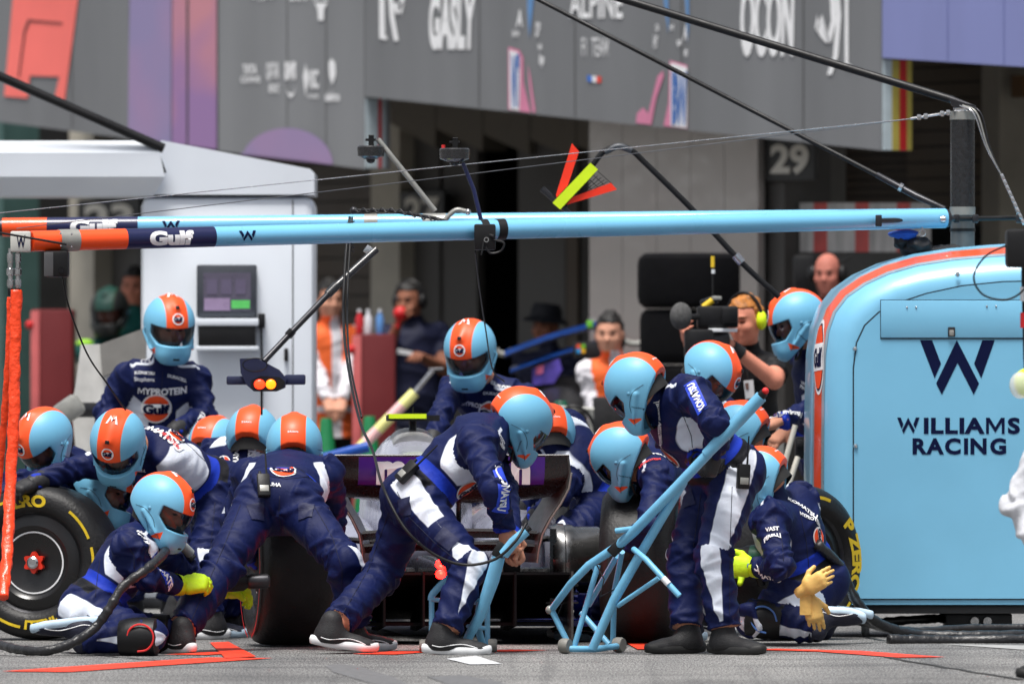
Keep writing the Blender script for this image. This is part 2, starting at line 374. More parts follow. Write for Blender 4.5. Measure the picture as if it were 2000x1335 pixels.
# printed panels, seams
M_seam = mat('seam_dark', (.05, .05, .05, 1), .7)
def fprint(name, shape, x0, y0, x1, y1, m, parent, t=-.006, shear=0):
    v, f = shape; lo = v.min(0); hi = v.max(0); k = (v - lo) / (hi - lo)
    vs = [FB(x0 + (x1 - x0) * a + shear * b, y1 + (y0 - y1) * b, t) for a, b in k]
    return MB().add(vs, f).build(name, m, parent, smooth=0)
def fpoly(name, pts, m, parent, t=-.006): return MB().add([FB(x, y, t) for x, y in pts], [tuple(range(len(pts)))]).build(name, m, parent, smooth=0)
for px, yb in ((935, 208), (1122, 228), (1330, 250), (1568, 275)): fpoly('seam', [(px, TOP), (px + 1.6, TOP), (px + 1.6, yb), (px, yb)], M_seam, f3, -.003)
for px, yb in ((140, 250), (252, 268), (366, 283)): fpoly('seam', [(px, TOP), (px + 1.4, TOP), (px + 1.4, yb), (px, yb)], M_seam, f1, .017)
for px, yb in ((560, 308), (636, 318)): fpoly('seam', [(px, TOP), (px + 1.2, TOP), (px + 1.2, yb), (px, yb)], M_seam, f2, -.003)
for px, yb in ((1850, 118), (1960, 125)): fpoly('seam', [(px, TOP), (px + 1.2, TOP), (px + 1.2, yb), (px, yb)], mat('seam_violet', srgb(100, 108, 165), .6), f4, -.003)
def grad(name, c1, c2, sc=1.3):
    m = bpy.data.materials.new(name); m.use_nodes = True; nt = m.node_tree; b = nt.nodes['Principled BSDF']; L = nt.links.new
    tc = nt.nodes.new('ShaderNodeTexCoord'); n = nt.nodes.new('ShaderNodeTexNoise'); n.inputs['Scale'].default_value = sc; n.inputs['Detail'].default_value = 2
    L(tc.outputs['Object'], n.inputs[0]); r = nt.nodes.new('ShaderNodeValToRGB'); r.color_ramp.elements[0].color = c1; r.color_ramp.elements[1].color = c2
    r.color_ramp.elements[0].position = .4; r.color_ramp.elements[1].position = .62; L(n.outputs[0], r.inputs[0]); L(r.outputs[0], b.inputs['Base Color']); b.inputs['Roughness'].default_value = .6; return m
M_purp = grad('print_purple', srgb(142, 132, 172), srgb(156, 132, 170)); M_pinkp = grad('print_purple_pink', srgb(150, 118, 166), srgb(196, 134, 146)); M_salmon = mat('print_salmon', srgb(248, 120, 112), .6, noise=.06, nscale=2)
fpoly('print_panel', [(258, TOP), (336, TOP), (334, 280), (250, 268)], M_purp, f1, .012)
fpoly('print_panel', [(338, TOP), (364, TOP), (364, 283), (336, 280)], M_pinkp, f1, .012)
fpoly('print_panel', [(370, TOP), (423, TOP), (423, 292), (368, 284)], M_pinkp, f1, .012)
fpoly('print_panel', [(30, -60), (160, -60), (126, 196), (106, 192), (116, 150), (58, 148), (54, 192), (8, 188)], M_salmon, f1, .012)
gl_ = mat('print_dark_line', srgb(120, 62, 60), .6)
fpoly('print_line', [(54, 38), (122, 44), (122, 48), (58, 43), (50, 62), (38, 150), (35, 150), (46, 60)], gl_, f1, .008)
arc = [(470 + 90 - 90 * math.cos(a), 322 - 72 * math.sin(a)) for a in [math.pi * k / 24 for k in range(25)]]
fpoly('print_panel', [(x, min(y, 297 + (x - 427) * .122)) for x, y in arc] + [(650, 321), (470, 299)], M_purp, f2)
T = text_shape
for s, x0, y0, x1, y1, bd in (('QATAR', 520, 122, 545, 160, .03), ('AIRWAYS', 524, 163, 545, 182, .02), ('aws', 556, 120, 578, 157, .04), ('MSC', 600, 136, 622, 174, .04), ('CRUISES', 601, 184, 622, 192, .01),
                          ('TATA', 474, 126, 502, 145, .04), ('COMMS', 470, 149, 508, 162, .03), ('salesforce', 635, 178, 663, 198, .03), ('DHL', 612, -14, 640, 2, .04), ('crypto', 490, -14, 536, 2, .03), ('LENOVO', 566, -14, 600, 2, .04)):
    fprint('sponsor_lettering', T(s, bd), x0, y0, x1, y1, M_print, f2)
sm = [(558 + 20 * k / 10, 165 + 26 * math.sin(math.pi * k / 10) ** .6) for k in range(11)]
fpoly('sponsor_mark', sm + [(x, y - 9 * (1 - abs(i - 5) / 6)) for i, (x, y) in reversed(list(enumerate(sm)))], M_print, f2)
fpoly('sponsor_mark', [(642, 122), (648, 114), (655, 124), (656, 146), (649, 166), (643, 148)], M_print, f2)
fpoly('sponsor_mark', [(592, 150), (597, 124), (601, 150), (597, 190)], M_print, f2)
fpoly('sponsor_mark', [(614, 6), (640, 6), (633, 18), (632, 40), (622, 40), (620, 18)], M_print, f2)
fprint('driver_name', T('GASLY', .05, .1), 838, -14, 930, 98, M_print, f3)
fprint('driver_name', T('OCON', .05, .1), 1446, -40, 1552, 112, M_print, f3)
fprint('team_name', T('ALPINE', .02, 0), 1112, -24, 1216, 36, M_print, f3)
fprint('team_name', T('F1  TEAM', .0), 1136, 74, 1188, 110, M_print, f3)
for k, c in enumerate((srgb(50, 110, 200), srgb(230, 232, 236), srgb(225, 70, 55))):
    fpoly('flag_print', [(1147 + 9 * k, 147 + k), (1156 + 9 * k, 148 + k), (1156 + 9 * k, 160 + k), (1147 + 9 * k, 159 + k)], mat('flag%d' % k, c, .6, noise=0), f3)
def fstroke(pts, w, m, par): 
    n = len(pts); fpoly('driver_number', [(x - w, y) for x, y in pts] + [(x + w, y) for x, y in reversed(pts)], m, par)
fpoly('driver_number', [(740, -60), (750, -60), (752, 70), (756, 71), (756, 78), (741, 76)], M_print, f3)
fstroke([(766, -40), (763, -5), (766, 35), (774, 80)], 4.5, M_print, f3); fstroke([(783, -40), (786, 5), (780, 30), (775, 22), (771, 6)], 4, M_print, f3)
fpoly('driver_number', [(1650, -60), (1657, -60), (1657, 124), (1664, 128), (1664, 137), (1650, 134)], M_print, f3)
fstroke([(1630, -60), (1638, 30), (1632, 110), (1620, 146)], 5, M_print, f3); fstroke([(1624, -40), (1628, 40), (1618, 84), (1606, 70), (1601, 28), (1596, 56)], 5, M_print, f3)
M_pkp = mat('print_pink', srgb(214, 132, 164), .6, noise=.1, nscale=3); M_blp = mat('print_blue', srgb(70, 110, 176), .6, noise=.05); M_lbp = mat('print_light_blue', srgb(96, 140, 190), .6, noise=.05)
fpoly('suit_print', [(993, 92), (1014, 98), (1022, 112), (1022, 160), (1036, 220), (993, 214)], M_pkp, f3)
fpoly('suit_print', [(995, 98), (1012, 103), (1016, 114), (1014, 216), (996, 213)], M_print, f3, -.01)
fprint('suit_print', T('WT', .06), 998, 106, 1014, 210, M_blp, f3, -.013)
fpoly('suit_print', [(1031, 126), (1036, 150), (1046, 220), (1040, 219), (1033, 160)], M_pkp, f3)
fpoly('suit_print', [(1028, -60), (1048, -60), (1040, 20), (1034, 76), (1030, 20)], M_lbp, f3)
fpoly('suit_print', [(1290, -40), (1304, -40), (1306, 30), (1305, 66), (1299, 20)], M_lbp, f3); fpoly('suit_print', [(1336, -30), (1345, -10), (1346, 40), (1343, 84), (1341, 40)], M_lbp, f3)
fpoly('suit_print', [(1308, 118), (1342, 128), (1342, 252), (1296, 246), (1306, 200)], M_pkp, f3)
fpoly('suit_print', [(1310, 122), (1342, 132), (1341, 250), (1310, 246)], M_print, f3, -.01)
fprint('suit_print', T('BW', .06), 1312, 140, 1341, 244, M_blp, f3, -.013)
fpoly('suit_print', [(1295, 138), (1296, 150), (1282, 190), (1272, 244), (1242, 240), (1244, 222), (1256, 210), (1266, 222), (1274, 190), (1284, 150)], M_pkp, f3)
for x, y, s, w, h in ((1008, 36, 'A', 12, 34), (1000, 66, 'DATA', 14, 12), (1046, 58, 'DP', 9, 28), (1050, 92, 'SR', 9, 10), (1053, 118, 'bp', 10, 28), (1276, 82, 'HY', 9, 26), (1280, 54, 'CA', 7, 14), (1322, 84, 'spin', 9, 18), (1334, 64, 'A', 8, 30), (1336, 104, 'PS', 7, 14), (1308, 54, 'M', 8, 12)):
    fprint('sponsor_lettering', T(s, .03, .15), x, y - h / 2, x + w, y + h / 2, M_print, f3)

# garage fronts below the boards
def shutter(name, x0, x1, y0, y1, t, m, n, floor=True, gap=.012):
    t += REC
    r = empty_part(name, bld); a = FB(x0, y0, t); b = FB(x1, y0, t); zt = (a.z + b.z) / 2; zb = 0 if floor else FB((x0 + x1) / 2, y1, t).z; h = (zt - zb) / n
    for k in range(n):
        z0 = zb + k * h + gap / 2; z1 = z0 + h - gap
        MB().prism([Vector((a.x, a.y, z1)), Vector((b.x, b.y, z1)), Vector((b.x, b.y, z0)), Vector((a.x, a.y, z0))], FN * .03).build('slat', m, r, smooth=0)
    MB().prism([Vector((a.x, a.y, zt)), Vector((b.x, b.y, zt)), Vector((b.x, b.y, zb)), Vector((a.x, a.y, zb))], FN * .02).build('backing', M_gdoor2, r, smooth=0).location = FN * .03
def empty_part(name, parent):
    o = bpy.data.objects.new(name, None); COL.objects.link(o); o.parent = parent; ORG[o] = org(parent); return o
def plate(x0, x1, y0, y1, t, s):
    p = fbox('number_plate', x0, x1, y0, y1, t, .03, M_plate)
    c = (x0 + x1) / 2; w = (x1 - x0) * .4
    fprint('numeral', T(s, .04), c - w, y0 + (y1 - y0) * .12, c + w, y1 - (y1 - y0) * .14, M_plnum, p, t + REC - .006)
fbox('column', -60, 6, 235, 1190, .6, .3, mat('green_column', srgb(70, 100, 96), .6, noise=.1), floor=True)
fbox('column', 135, 183, 235, 1190, .55, .35, M_cream, floor=True)
fbox('door_panel', 184, 300, 235, 1180, .7, .08, M_gdoor, floor=True)
plate(152, 272, 388, 470, .5, '23')
fbox('column', 268, 300, 235, 1180, .6, .2, M_gdoor2, floor=True)
shutter('shutter', 470, 726, 285, 1180, .75, M_brown, 22)
fbox('column', 724, 780, 210, 1170, .5, .35, M_cream, floor=True)
fbox('door_panel', 783, 858, 240, 1170, .62, .06, M_gdoor, floor=True); fbox('door_panel', 860, 932, 240, 1170, .64, .06, M_gdoor, floor=True)
plate(781, 866, 375, 452, .5, '27')
fbox('door_panel', 1012, 1104, 275, 1165, .5, .1, M_gdoor, floor=True)
for x0, x1 in ((762, 850), (852, 942), (944, 1034), (1036, 1124), (1126, 1216), (1218, 1310)):
    fquad('header_panel', [(x0, 120), (x1, 120), (x1, 204 + 78 + (x1 - 760) * .075), (x0, 204 + 36 + (x0 - 760) * .12)], .45 + REC, .2, M_beam)
fbox('column', 1106, 1128, 230, 1165, .5, .3, M_brown, floor=True); fbox('column', 1128, 1150, 230, 1165, .52, .3, M_gdoor2, floor=True)
def glassy(name, cols, sc):
    m = bpy.data.materials.new(name); m.use_nodes = True; nt = m.node_tree; b = nt.nodes['Principled BSDF']; L = nt.links.new
    b.inputs['Base Color'].default_value = cols; b.inputs['Roughness'].default_value = .2; b.inputs['Metallic'].default_value = .55
    tc = nt.nodes.new('ShaderNodeTexCoord'); n = nt.nodes.new('ShaderNodeTexNoise'); n.inputs['Scale'].default_value = sc; L(tc.outputs['Object'], n.inputs[0])
    bp = nt.nodes.new('ShaderNodeBump'); bp.inputs['Strength'].default_value = .35; bp.inputs['Distance'].default_value = .05; L(n.outputs[0], bp.inputs['Height']); L(bp.outputs[0], b.inputs['Normal']); return m
M_mirror = glassy('brushed_panel', srgb(196, 190, 186), 2.2)
for x0, x1 in ((1151, 1215), (1216, 1282), (1283, 1348), (1349, 1414), (1415, 1480)): fbox('metal_panel', x0, x1, 228, 1160, -1.3, .05, M_mirror, floor=True)
fbox('column', 1481, 1532, 262, 1160, -1.2, .35, mat('column_grey', srgb(80, 78, 76), .6, noise=.1), floor=True)
fbox('column', 1532, 1562, 262, 1160, -1.05, .35, mat('column_grey_light', srgb(104, 102, 98), .6, noise=.1), floor=True)
plate(1495, 1589, 272, 352, -1.25, '29')
shutter('shutter', 1563, 1790, 255, 400, 1.2, M_brown, 9, floor=False)
M_rflred = mat('reflection_red', srgb(186, 74, 70), .5, noise=.2, nscale=5); M_rflwhite = mat('reflection_white', srgb(176, 174, 172), .5, noise=.3, nscale=5, stretch=(3, 3, .5))
for k in range(9): fbox('striped_reflection', 1562 + 27 * k, 1589 + 27 * k, 396, 492, -1.1, .05, M_rflred if k in (1, 4, 7) else M_rflwhite)  # coloured strips painting the red and white reflection seen in a glass pane
fbox('door_panel', 1562, 1804, 493, 1150, -1.1, .05, M_gdoor2, floor=True)
shutter('siding', 1772, 1916, 100, 440, .9, M_beige, 11, floor=False)
fbox('column', 1917, 1952, 100, 1150, .5, .3, M_cream, floor=True)
shutter('siding', 2005, 2300, 100, 1150, .9, M_beige, 30)
fbox('wall_lamp', 1975, 1998, 148, 190, .5, .1, mat('lamp_orange', srgb(120, 84, 40), .5))
# depth of the garages: floor to ceiling shell
a, b = FB(-300, 0, 7.2), FB(2400, 0, 7.2)
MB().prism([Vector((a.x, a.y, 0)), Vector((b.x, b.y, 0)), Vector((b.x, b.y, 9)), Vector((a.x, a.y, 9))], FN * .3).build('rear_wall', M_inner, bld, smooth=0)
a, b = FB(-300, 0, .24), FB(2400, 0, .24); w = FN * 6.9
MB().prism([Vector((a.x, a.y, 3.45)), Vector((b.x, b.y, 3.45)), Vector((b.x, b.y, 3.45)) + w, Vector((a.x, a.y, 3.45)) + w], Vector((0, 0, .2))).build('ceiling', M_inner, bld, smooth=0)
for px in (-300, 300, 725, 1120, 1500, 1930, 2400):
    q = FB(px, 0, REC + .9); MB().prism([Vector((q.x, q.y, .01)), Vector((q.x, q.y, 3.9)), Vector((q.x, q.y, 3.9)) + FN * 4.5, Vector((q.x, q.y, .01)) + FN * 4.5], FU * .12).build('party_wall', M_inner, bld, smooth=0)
# ================================================================== PROPS
def gulf(parent, o, u, v, n, r, ring=True):
    """round orange and white roundel lying on plane (o; u, v)"""
    L = [(disc_shape(1), M_print, .002), (disc_shape(.9), M_orprint, .004), (poly_shape([[(-.97, -.33), (.97, -.33), (.97, .33), (-.97, .33)]]), M_print, .006)]
    for sh, m, off in L: flat('emblem', sh, parent, m, o, Vector(u) * r, Vector(v) * r, n, off)
    s = T('Gulf', .06); w = s[0][:, 0].max(); flat('lettering', s, parent, M_navyprint, o, Vector(u) * r * .8 / w, Vector(v) * r * .56, n, .008)

# ---- light blue equipment cabinet --------------------------------
CY = .55; CYAW = R(1)
cab = empty('equipment_cabinet', (P(1800, 0, CY).x, CY + .4, 0), 'tall light blue pit equipment cabinet with orange stripe and navy W emblem', 'cabinet')
cs = S(CY)
outl = [(1586, 1180), (1586, 1050), (1586, 900), (1587, 780), (1590, 690), (1597, 640), (1612, 598), (1640, 562), (1680, 534), (1730, 511), (1790, 494), (1860, 483), (1940, 476), (2030, 471), (2130, 470), (2230, 478), (2320, 500), (2400, 545), (2440, 620), (2448, 760), (2450, 1000), (2450, 1180)]
ol = [Vector((P(x, y, CY).x, P(x, y, CY).z)) for x, y in outl]
nr = []
for i, p in enumerate(ol):
    t = (ol[min(i + 1, len(ol) - 1)] - ol[max(i - 1, 0)]).normalized(); nr.append(Vector((t.y, -t.x)))
pv = Vector((ol[0].x, CY, 0))
def cpt(i, inset, y):
    q = ol[i] + nr[i] * inset; z = max(q.y, ol[0].y) if i in (0, len(ol) - 1) else q.y
    if i in (0, len(ol) - 1): z = ol[0].y
    v = Vector((q.x, CY + y, z)) - pv
    return pv + Matrix.Rotation(CYAW, 3, 'Z') @ v
INS, DEP = .185, .34
phis = [0, 8, 16, 24, 32, 38, 42, 47, 55, 63, 68, 76, 83, 90]
rg = [[cpt(i, INS * (1 - math.sin(R(f))), DEP * (1 - math.cos(R(f)))) for i in range(len(ol))] for f in phis] + [[cpt(i, 0, .85) for i in range(len(ol))]]
def band(k0, k1, off=0):
    vs = []; fs = []; n = len(ol)
    for k in range(k0, k1 + 1): vs += rg[k]
    for k in range(k1 - k0):
        for i in range(n - 1): fs.append((k * n + i, k * n + i + 1, (k + 1) * n + i + 1, (k + 1) * n + i))
    return vs, fs
shell = MB(); vs, fs = band(0, len(rg) - 1); shell.add(vs, fs)
n = len(ol); shell.add(rg[0], [tuple(range(n))]); shell.add(rg[-1], [tuple(reversed(range(n)))])
M_cab = mat('cabinet_blue', srgb(122, 190, 224), .36, noise=.07, nscale=1.6, bump=.03, bscale=30, coat=.5); shell = shell.build('shell', M_cab, cab, smooth=40)
def offs(k, i, d):
    a = rg[k][i]; t1 = rg[min(k + 1, len(rg) - 1)][i] - rg[max(k - 1, 0)][i]; t2 = rg[k][min(i + 1, n - 1)] - rg[k][max(i - 1, 0)]
    return a + t2.cross(t1).normalized() * d
def stripe(name, k0, k1, m, d):
    sg = 1 if (offs(k0, 4, .1) - rg[k0][4]).x < 0 else -1
    vs = [offs(k, i, d * sg) for k in range(k0, k1 + 1) for i in range(n)]; fs = [(k * n + i, k * n + i + 1, (k + 1) * n + i + 1, (k + 1) * n + i) for k in range(k1 - k0) for i in range(n - 1)]
    return MB().add(vs, fs).build(name, m, cab, smooth=180)
stripe('stripe', 7, 9, mat('stripe_orange', srgb(235, 84, 44), .3, noise=.05, coat=1), .003)
stripe('trim', 6, 7, mat('trim_silver', srgb(170, 190, 202), .3, .5, noise=.05), .0025); stripe('trim', 9, 10, MATS['trim_silver'], .0025)
CROT = Matrix.Rotation(CYAW, 3, 'Z'); cu = CROT @ Vector((1, 0, 0)); cn = CROT @ Vector((0, -1, 0)); cz = Vector((0, 0, 1))
def CF(px, py, off=0):
    """point of the photo ray on the cabinet's front plane"""
    d = Vector(((px - 1000) / FPX, 1, (HOR - py) / FPX)); o = Vector((0, CAM_Y, CAM_Z)); k = ((pv - o).dot(cn)) / d.dot(cn); return o + d * k + cn * off
front = [CF(x, y) for x, y in [(1668, 1168), (1668, 720), (1674, 670), (1690, 636), (1718, 610), (1756, 592), (1810, 574), (1880, 559), (1960, 551), (2060, 549), (2160, 553), (2260, 575), (2340, 620), (2366, 700), (2368, 1168)]]
fp = MB().prism([p + cn * .002 for p in front], cn * .007).build('front_panel', M_cab, cab, smooth=0)
gk = mat('gasket', srgb(12, 30, 44), .6, noise=.1)
MB().prism([p + (p - CF(2000, 850)) * .008 + cn * .0005 for p in front], cn * .003).build('gasket', gk, cab, smooth=0)
MB().prism([CF(x, y, .0095) for x, y in ((1719, 585), (2062, 585), (2062, 662), (1719, 662))], cn * .002).build('gasket', gk, cab, smooth=0)
hb = MB(); c = CF(1890, 623, .0125); hb.box(c, (340 / cs, .009, 73 / cs), Matrix.Rotation(CYAW, 3, 'Z'), .0035); hb = hb.build('hatch', M_cab, cab)
MB().box(CF(1858, 648, .019), (.034, .012, .046), CROT, .004).build('latch', M_dark, hb); MB().box(CF(1858, 650, .025), (.022, .008, .028), CROT, .003).build('latch_button', M_alu, hb)
for x, y in ((1771, 600), (1789, 600), (1927, 598), (1945, 598)): MB().ball(CF(x, y, .017), .005, 10).build('screw', M_steel, hb)
for x, y in ((1670, 681), (1671, 871), (1870, 536), (1672, 1060), (2000, 545)): MB().lathe([(0, .012), (.007, .01), (.011, .002), (.012, 0)], CF(x, y, .009), cn, 14).build('screw', M_steel, cab)
flat('emblem', W_LOGO, cab, M_navyprint, CF(1870, 717, .009), cu * (73.5 / cs), cz * (73 / cs), cn, .002)
def word(s, x0, x1, yc, h, par, m, bold, off=.009, space=1.0):
    sh = T(s, bold, 0, space); w = sh[0][:, 0].max() - sh[0][:, 0].min()
    return flat('lettering', sh, par, m, CF((x0 + x1) / 2, yc, off), cu * ((x1 - x0) / cs / w), cz * (h / cs), cn, .002)
flat('lettering', W_LOGO, cab, M_navyprint, CF(1774, 830.5, .009), cu * (22 / cs), cz * (21.5 / cs), cn, .002)
word('ILLIAMS', 1804, 1992, 830, 30, cab, M_navyprint, .042, space=1.12); word('RACING', 1782, 1965, 870, 30, cab, M_navyprint, .042, space=1.15)
shb = BVHTree.FromPolygons([v.co + org(cab) for v in shell.data.vertices], [tuple(p.vertices) for p in shell.data.polygons])
def camray(px, py):
    return Vector((0, CAM_Y, CAM_Z)), Vector(((px - 1000) / FPX, 1, (HOR - py) / FPX)).normalized()
def wrap_on(bvh, name, shape, parent, m, px, py, wpx, hpx, ang, off, flip=1):
    """lay a printed 2D shape on a curved surface round the point seen at (px,py); wpx/hpx scale the shape's x and y in pixels"""
    h, nn, _, dist = bvh.ray_cast(*camray(px, py))
    if h is None: return None
    s = S(h.y); a = R(ang); ir = Vector((math.cos(a), 0, math.sin(a)))
    if nn.y > 0: nn = -nn
    u = (ir - nn * ir.dot(nn)).normalized(); v = nn.cross(u) * -1
    iu = Vector((-math.sin(a), 0, math.cos(a)))
    if v.dot(iu) < 0: v = -v
    vs, fs = shape; sub = []
    bm = bmesh.new(); bv = [bm.verts.new((p[0] * wpx / s, p[1] * hpx / s, 0)) for p in vs]
    for f in fs:
        try: bm.faces.new([bv[i] for i in f])
        except ValueError: pass
    for _ in range(2):
        lg = [e for e in bm.edges if e.calc_length() > .022]
        if not lg: break
        bmesh.ops.triangulate(bm, faces=[f for f in bm.faces if len(f.verts) > 4]); lg = [e for e in bm.edges if e.calc_length() > .022]
        bmesh.ops.subdivide_edges(bm, edges=lg, cuts=2, use_grid_fill=True)
    bmesh.ops.triangulate(bm, faces=bm.faces[:]); bm.verts.ensure_lookup_table(); bm.verts.index_update()
    out = []; ok = []
    for q in bm.verts:
        p = h + u * q.co.x + v * q.co.y; hh, n2, _, dd = bvh.ray_cast(p + nn * .09, -nn, .22)
        if hh is None: out.append(p); ok.append(False)
        else:
            if n2.dot(nn) < 0: n2 = -n2
            out.append(hh + (n2 + nn).normalized() * off); ok.append(True)
    ff = [[q.index for q in f.verts] for f in bm.faces if all(ok[q.index] for q in f.verts)]; bm.free()
    if not ff: return None
    return MB().add(out, ff).build(name, m, parent, smooth=180)
for sh, m, w_, h_, o_ in ((disc_shape(1), M_print, 24, 74, .005), (disc_shape(.9), M_navyprint, 24, 74, .0062), (disc_shape(.84), M_orprint, 24, 74, .0074), (poly_shape([[(-.9, -.36), (.9, -.36), (.9, .36), (-.9, .36)]]), M_print, 24, 74, .0086), (T('Gulf', .06), M_navyprint, 15, 34, .010)):
    wrap_on(shb, 'emblem', sh, cab, m, 1600, 697, w_, h_, 0, o_)
# base frame, castors, ducts under the cabinet
bx0, bx1 = CF(1600, 0).x, CF(2430, 0).x; zb = ol[0].y
MB().bb((bx0, CY + .12, zb - .045), (bx1, CY + .82, zb - .004), .006).build('base_frame', mat('frame_grey', srgb(78, 80, 84), .45, .4), cab)
for px in (1690, 2120, 2380):
    for yy in (CY + .2, CY + .74):
        x = P(px, 0, yy).x
        f = MB().bb((x - .03, yy - .03, .09), (x + .03, yy + .03, zb - .045), .004).build('castor', M_dark, cab)
        MB().lathe([(.0, -.018), (.05, -.018), (.056, 0), (.05, .018), (0, .018)], (x, yy, .056), (1, 0, 0), 20).build('wheel', mat('castor_rubber', srgb(120, 122, 124), .6), f)
mnf = MB().bb((P(1850, 0, CY).x, CY + .16, zb - .13), (P(1980, 0, CY).x, CY + .5, zb - .047), .006).build('manifold', M_black, cab)
for px in (1903, 1928): MB().lathe([(0, -.05), (.02, -.05), (.024, -.02), (.024, .02), (0, .02)], P(px, 1212, CY + .15), (0, 1, 0), 16).build('coupling', M_steel, mnf)
def ribbed(pts, r, step=.03, amp=.18, seed=0):
    q = bez(pts, 14); rr = random.Random(seed); return q, [r * (1 + amp * .5 * math.sin(i * .9 + 2 * math.sin(i * .23 + seed)) + amp * rr.uniform(-.45, .45)) for i in range(len(q))]
def hose(name, pts, r, label, cat='hose', m=None, amp=.1, n=12, group=None, seed=0):
    q, rr = ribbed(pts, r, amp=amp, seed=seed); return MB().tube(q, rr, n).build(name, m or M_rubber, None, smooth=180, label=label, cat=cat, group=group)
def PG(px, py, z): p = P(px, py, gy(py)); return Vector((p.x, p.y, z))
hose('air_hose', [P(1596, 1062, -.95), P(1640, 1105, -.8), P(1665, 1160, -.6), P(1700, 1205, -.4), P(1745, 1228, -.3), P(1800, 1239, -.2), P(1880, 1241, -.2), P(1960, 1240, -.15), P(2060, 1238, 0)], .024, 'black sleeved hose running from the kneeling gunner to the cabinet foot', amp=.12)
hose('air_hose', [P(1735, 1249, -.6), P(1800, 1250, -.55), P(1880, 1251, -.5), P(1960, 1249, -.5), P(2080, 1249, -.4)], .027, 'thick black hose lying along the ground before the cabinet', amp=.12, seed=3)
hose('cable_duct', [P(1700, 1217, CY + .3), P(1760, 1211, CY + .3), P(1830, 1207, CY + .35), P(1900, 1204, CY + .5)], .022, 'short wrinkled black duct sagging beneath the cabinet base', amp=.16, seed=5)
hose('air_hose', [P(1650, 1206, CY + .1), P(1690, 1215, CY), P(1730, 1225, -.1), P(1790, 1232, -.05), P(1900, 1226, .1), P(2040, 1225, .2)], .02, 'dark hose curling out from the near cabinet castor', amp=.12, seed=8)
MB().bb((P(1796, 0, .1).x, -.12, .008), (P(1915, 0, .1).x, .12, .012)).build('cable_ramp_board', mat('plywood', srgb(120, 90, 40), .7, noise=.2), None, label='thin brown board lying under the hoses before the cabinet', cat='board')

# ---- mast, booms, stays ------------------------------------------
MY = 1.25
mast = empty('carbon_mast', P(1880, 480, MY), 'black carbon mast with grey collars rising behind the blue cabinet', 'mast')
MB().cyl(P(1880, 520, MY), P(1880, 405, MY), .058).build('lower_tube', mat('mast_grey', srgb(110, 112, 112), .35, .6, noise=.15), mast)
MB().cyl(P(1880, 408, MY), P(1880, 232, MY), .0585).build('tube', M_carbon, mast)
for y0, y1 in ((218, 234), (404, 420), (446, 452)): MB().cyl(P(1880, y1, MY), P(1880, y0, MY), .061).build('collar', M_alu if y0 != 446 else M_black, mast)
MB().bb(P(1862, 218, MY + .05), P(1905, 211, MY - .05), .004).build('top_plate', M_steel, mast)
MB().prism([P(x, y, MY - .02) for x, y in ((1856, 194), (1904, 206), (1912, 216), (1900, 222), (1858, 206))], (0, .04, 0)).build('lug', M_dark, mast)
MB().box(P(1985, 300, MY + .3), (.001, .001, .001)).build('anchor_pin', M_steel, mast)
def boom(name, A, B, segs, rad, label):
    A = Vector(A); B = Vector(B); r = empty(name, (A + B) / 2, label, 'boom'); d = B - A
    for nm, t0, t1, m, rr in segs: MB().tube([A + d * t0, A + d * (t0 + t1) / 2, A + d * t1], rr, 28).build(nm, m, r, smooth=60)
    return r, A, d
fA, fB = P(60, 471, -.9), P(1845, 426, .95); tt = lambda px: (px - 60) / (1845 - 60)
b1, bA, bD = boom('overhead_boom', fA, fB, [('orange_sleeve', 0, tt(238), M_orange, .0475), ('navy_sleeve', tt(238), tt(406), M_navy, .0472), ('blue_tube', tt(406), 1, M_boom, .0465), ('bracket', tt(112), tt(148), M_alu, .051), ('clamp', tt(920), tt(934), M_black, .05), ('clamp', tt(952), tt(968), M_black, .05), ('end_cap', tt(1842), tt(1852), M_dark, .042)], .047, 'nearer light blue overhead boom with orange end and white lettering')
MB().bb(P(20, 492, -.95), P(62, 452, -.84), .008).build('end_block', mat('end_block_grey', srgb(196, 196, 190), .5), b1)
flat('emblem', T('W', .0), b1, M_navyprint, P(41, 470, -.951), (12 / S(-.95), 0, 0), (0, 0, 26 / S(-.95)), (0, -1, 0), .002)
def boom_text(par, A, D, shape, px, x0, wpx, hpx, m, rad):
    """bend a printed shape round a boom"""
    vs, fs = shape; t = (px - x0) ; out = []
    c = A + D * t; ax = D.normalized(); up = Vector((0, 0, 1)); up = (up - ax * up.dot(ax)).normalized(); fr = ax.cross(up); fr = -fr if fr.y > 0 else fr; s = S(c.y)
    bm = bmesh.new(); bv = [bm.verts.new((p[0] * wpx / s, p[1] * hpx / s, 0)) for p in vs]
    for f in fs:
        try: bm.faces.new([bv[i] for i in f])
        except ValueError: pass
    bmesh.ops.triangulate(bm, faces=bm.faces[:]); bmesh.ops.subdivide_edges(bm, edges=[e for e in bm.edges if abs(e.verts[0].co.y - e.verts[1].co.y) > .006], cuts=3)
    bmesh.ops.triangulate(bm, faces=bm.faces[:]); bm.verts.ensure_lookup_table(); bm.verts.index_update()
    for q in bm.verts:
        th = q.co.y / rad; out.append(c + ax * q.co.x + (up * math.sin(th) + fr * math.cos(th)) * (rad + .002))
    ff = [[q.index for q in f.verts] for f in bm.faces]; bm.free(); return MB().add(out, ff).build('lettering', m, par, smooth=180)
boom_text(b1, bA, bD, T('Gulf', .06), tt(320), 0, 37, 27, M_print, .0475)
boom_text(b1, bA, bD, W_LOGO, tt(465), 0, 18, 14, M_navyprint, .047)
gA, gB = P(5, 444, 1.6), P(1845, 425, 1.55); t2 = lambda px: (px - 5) / 1840
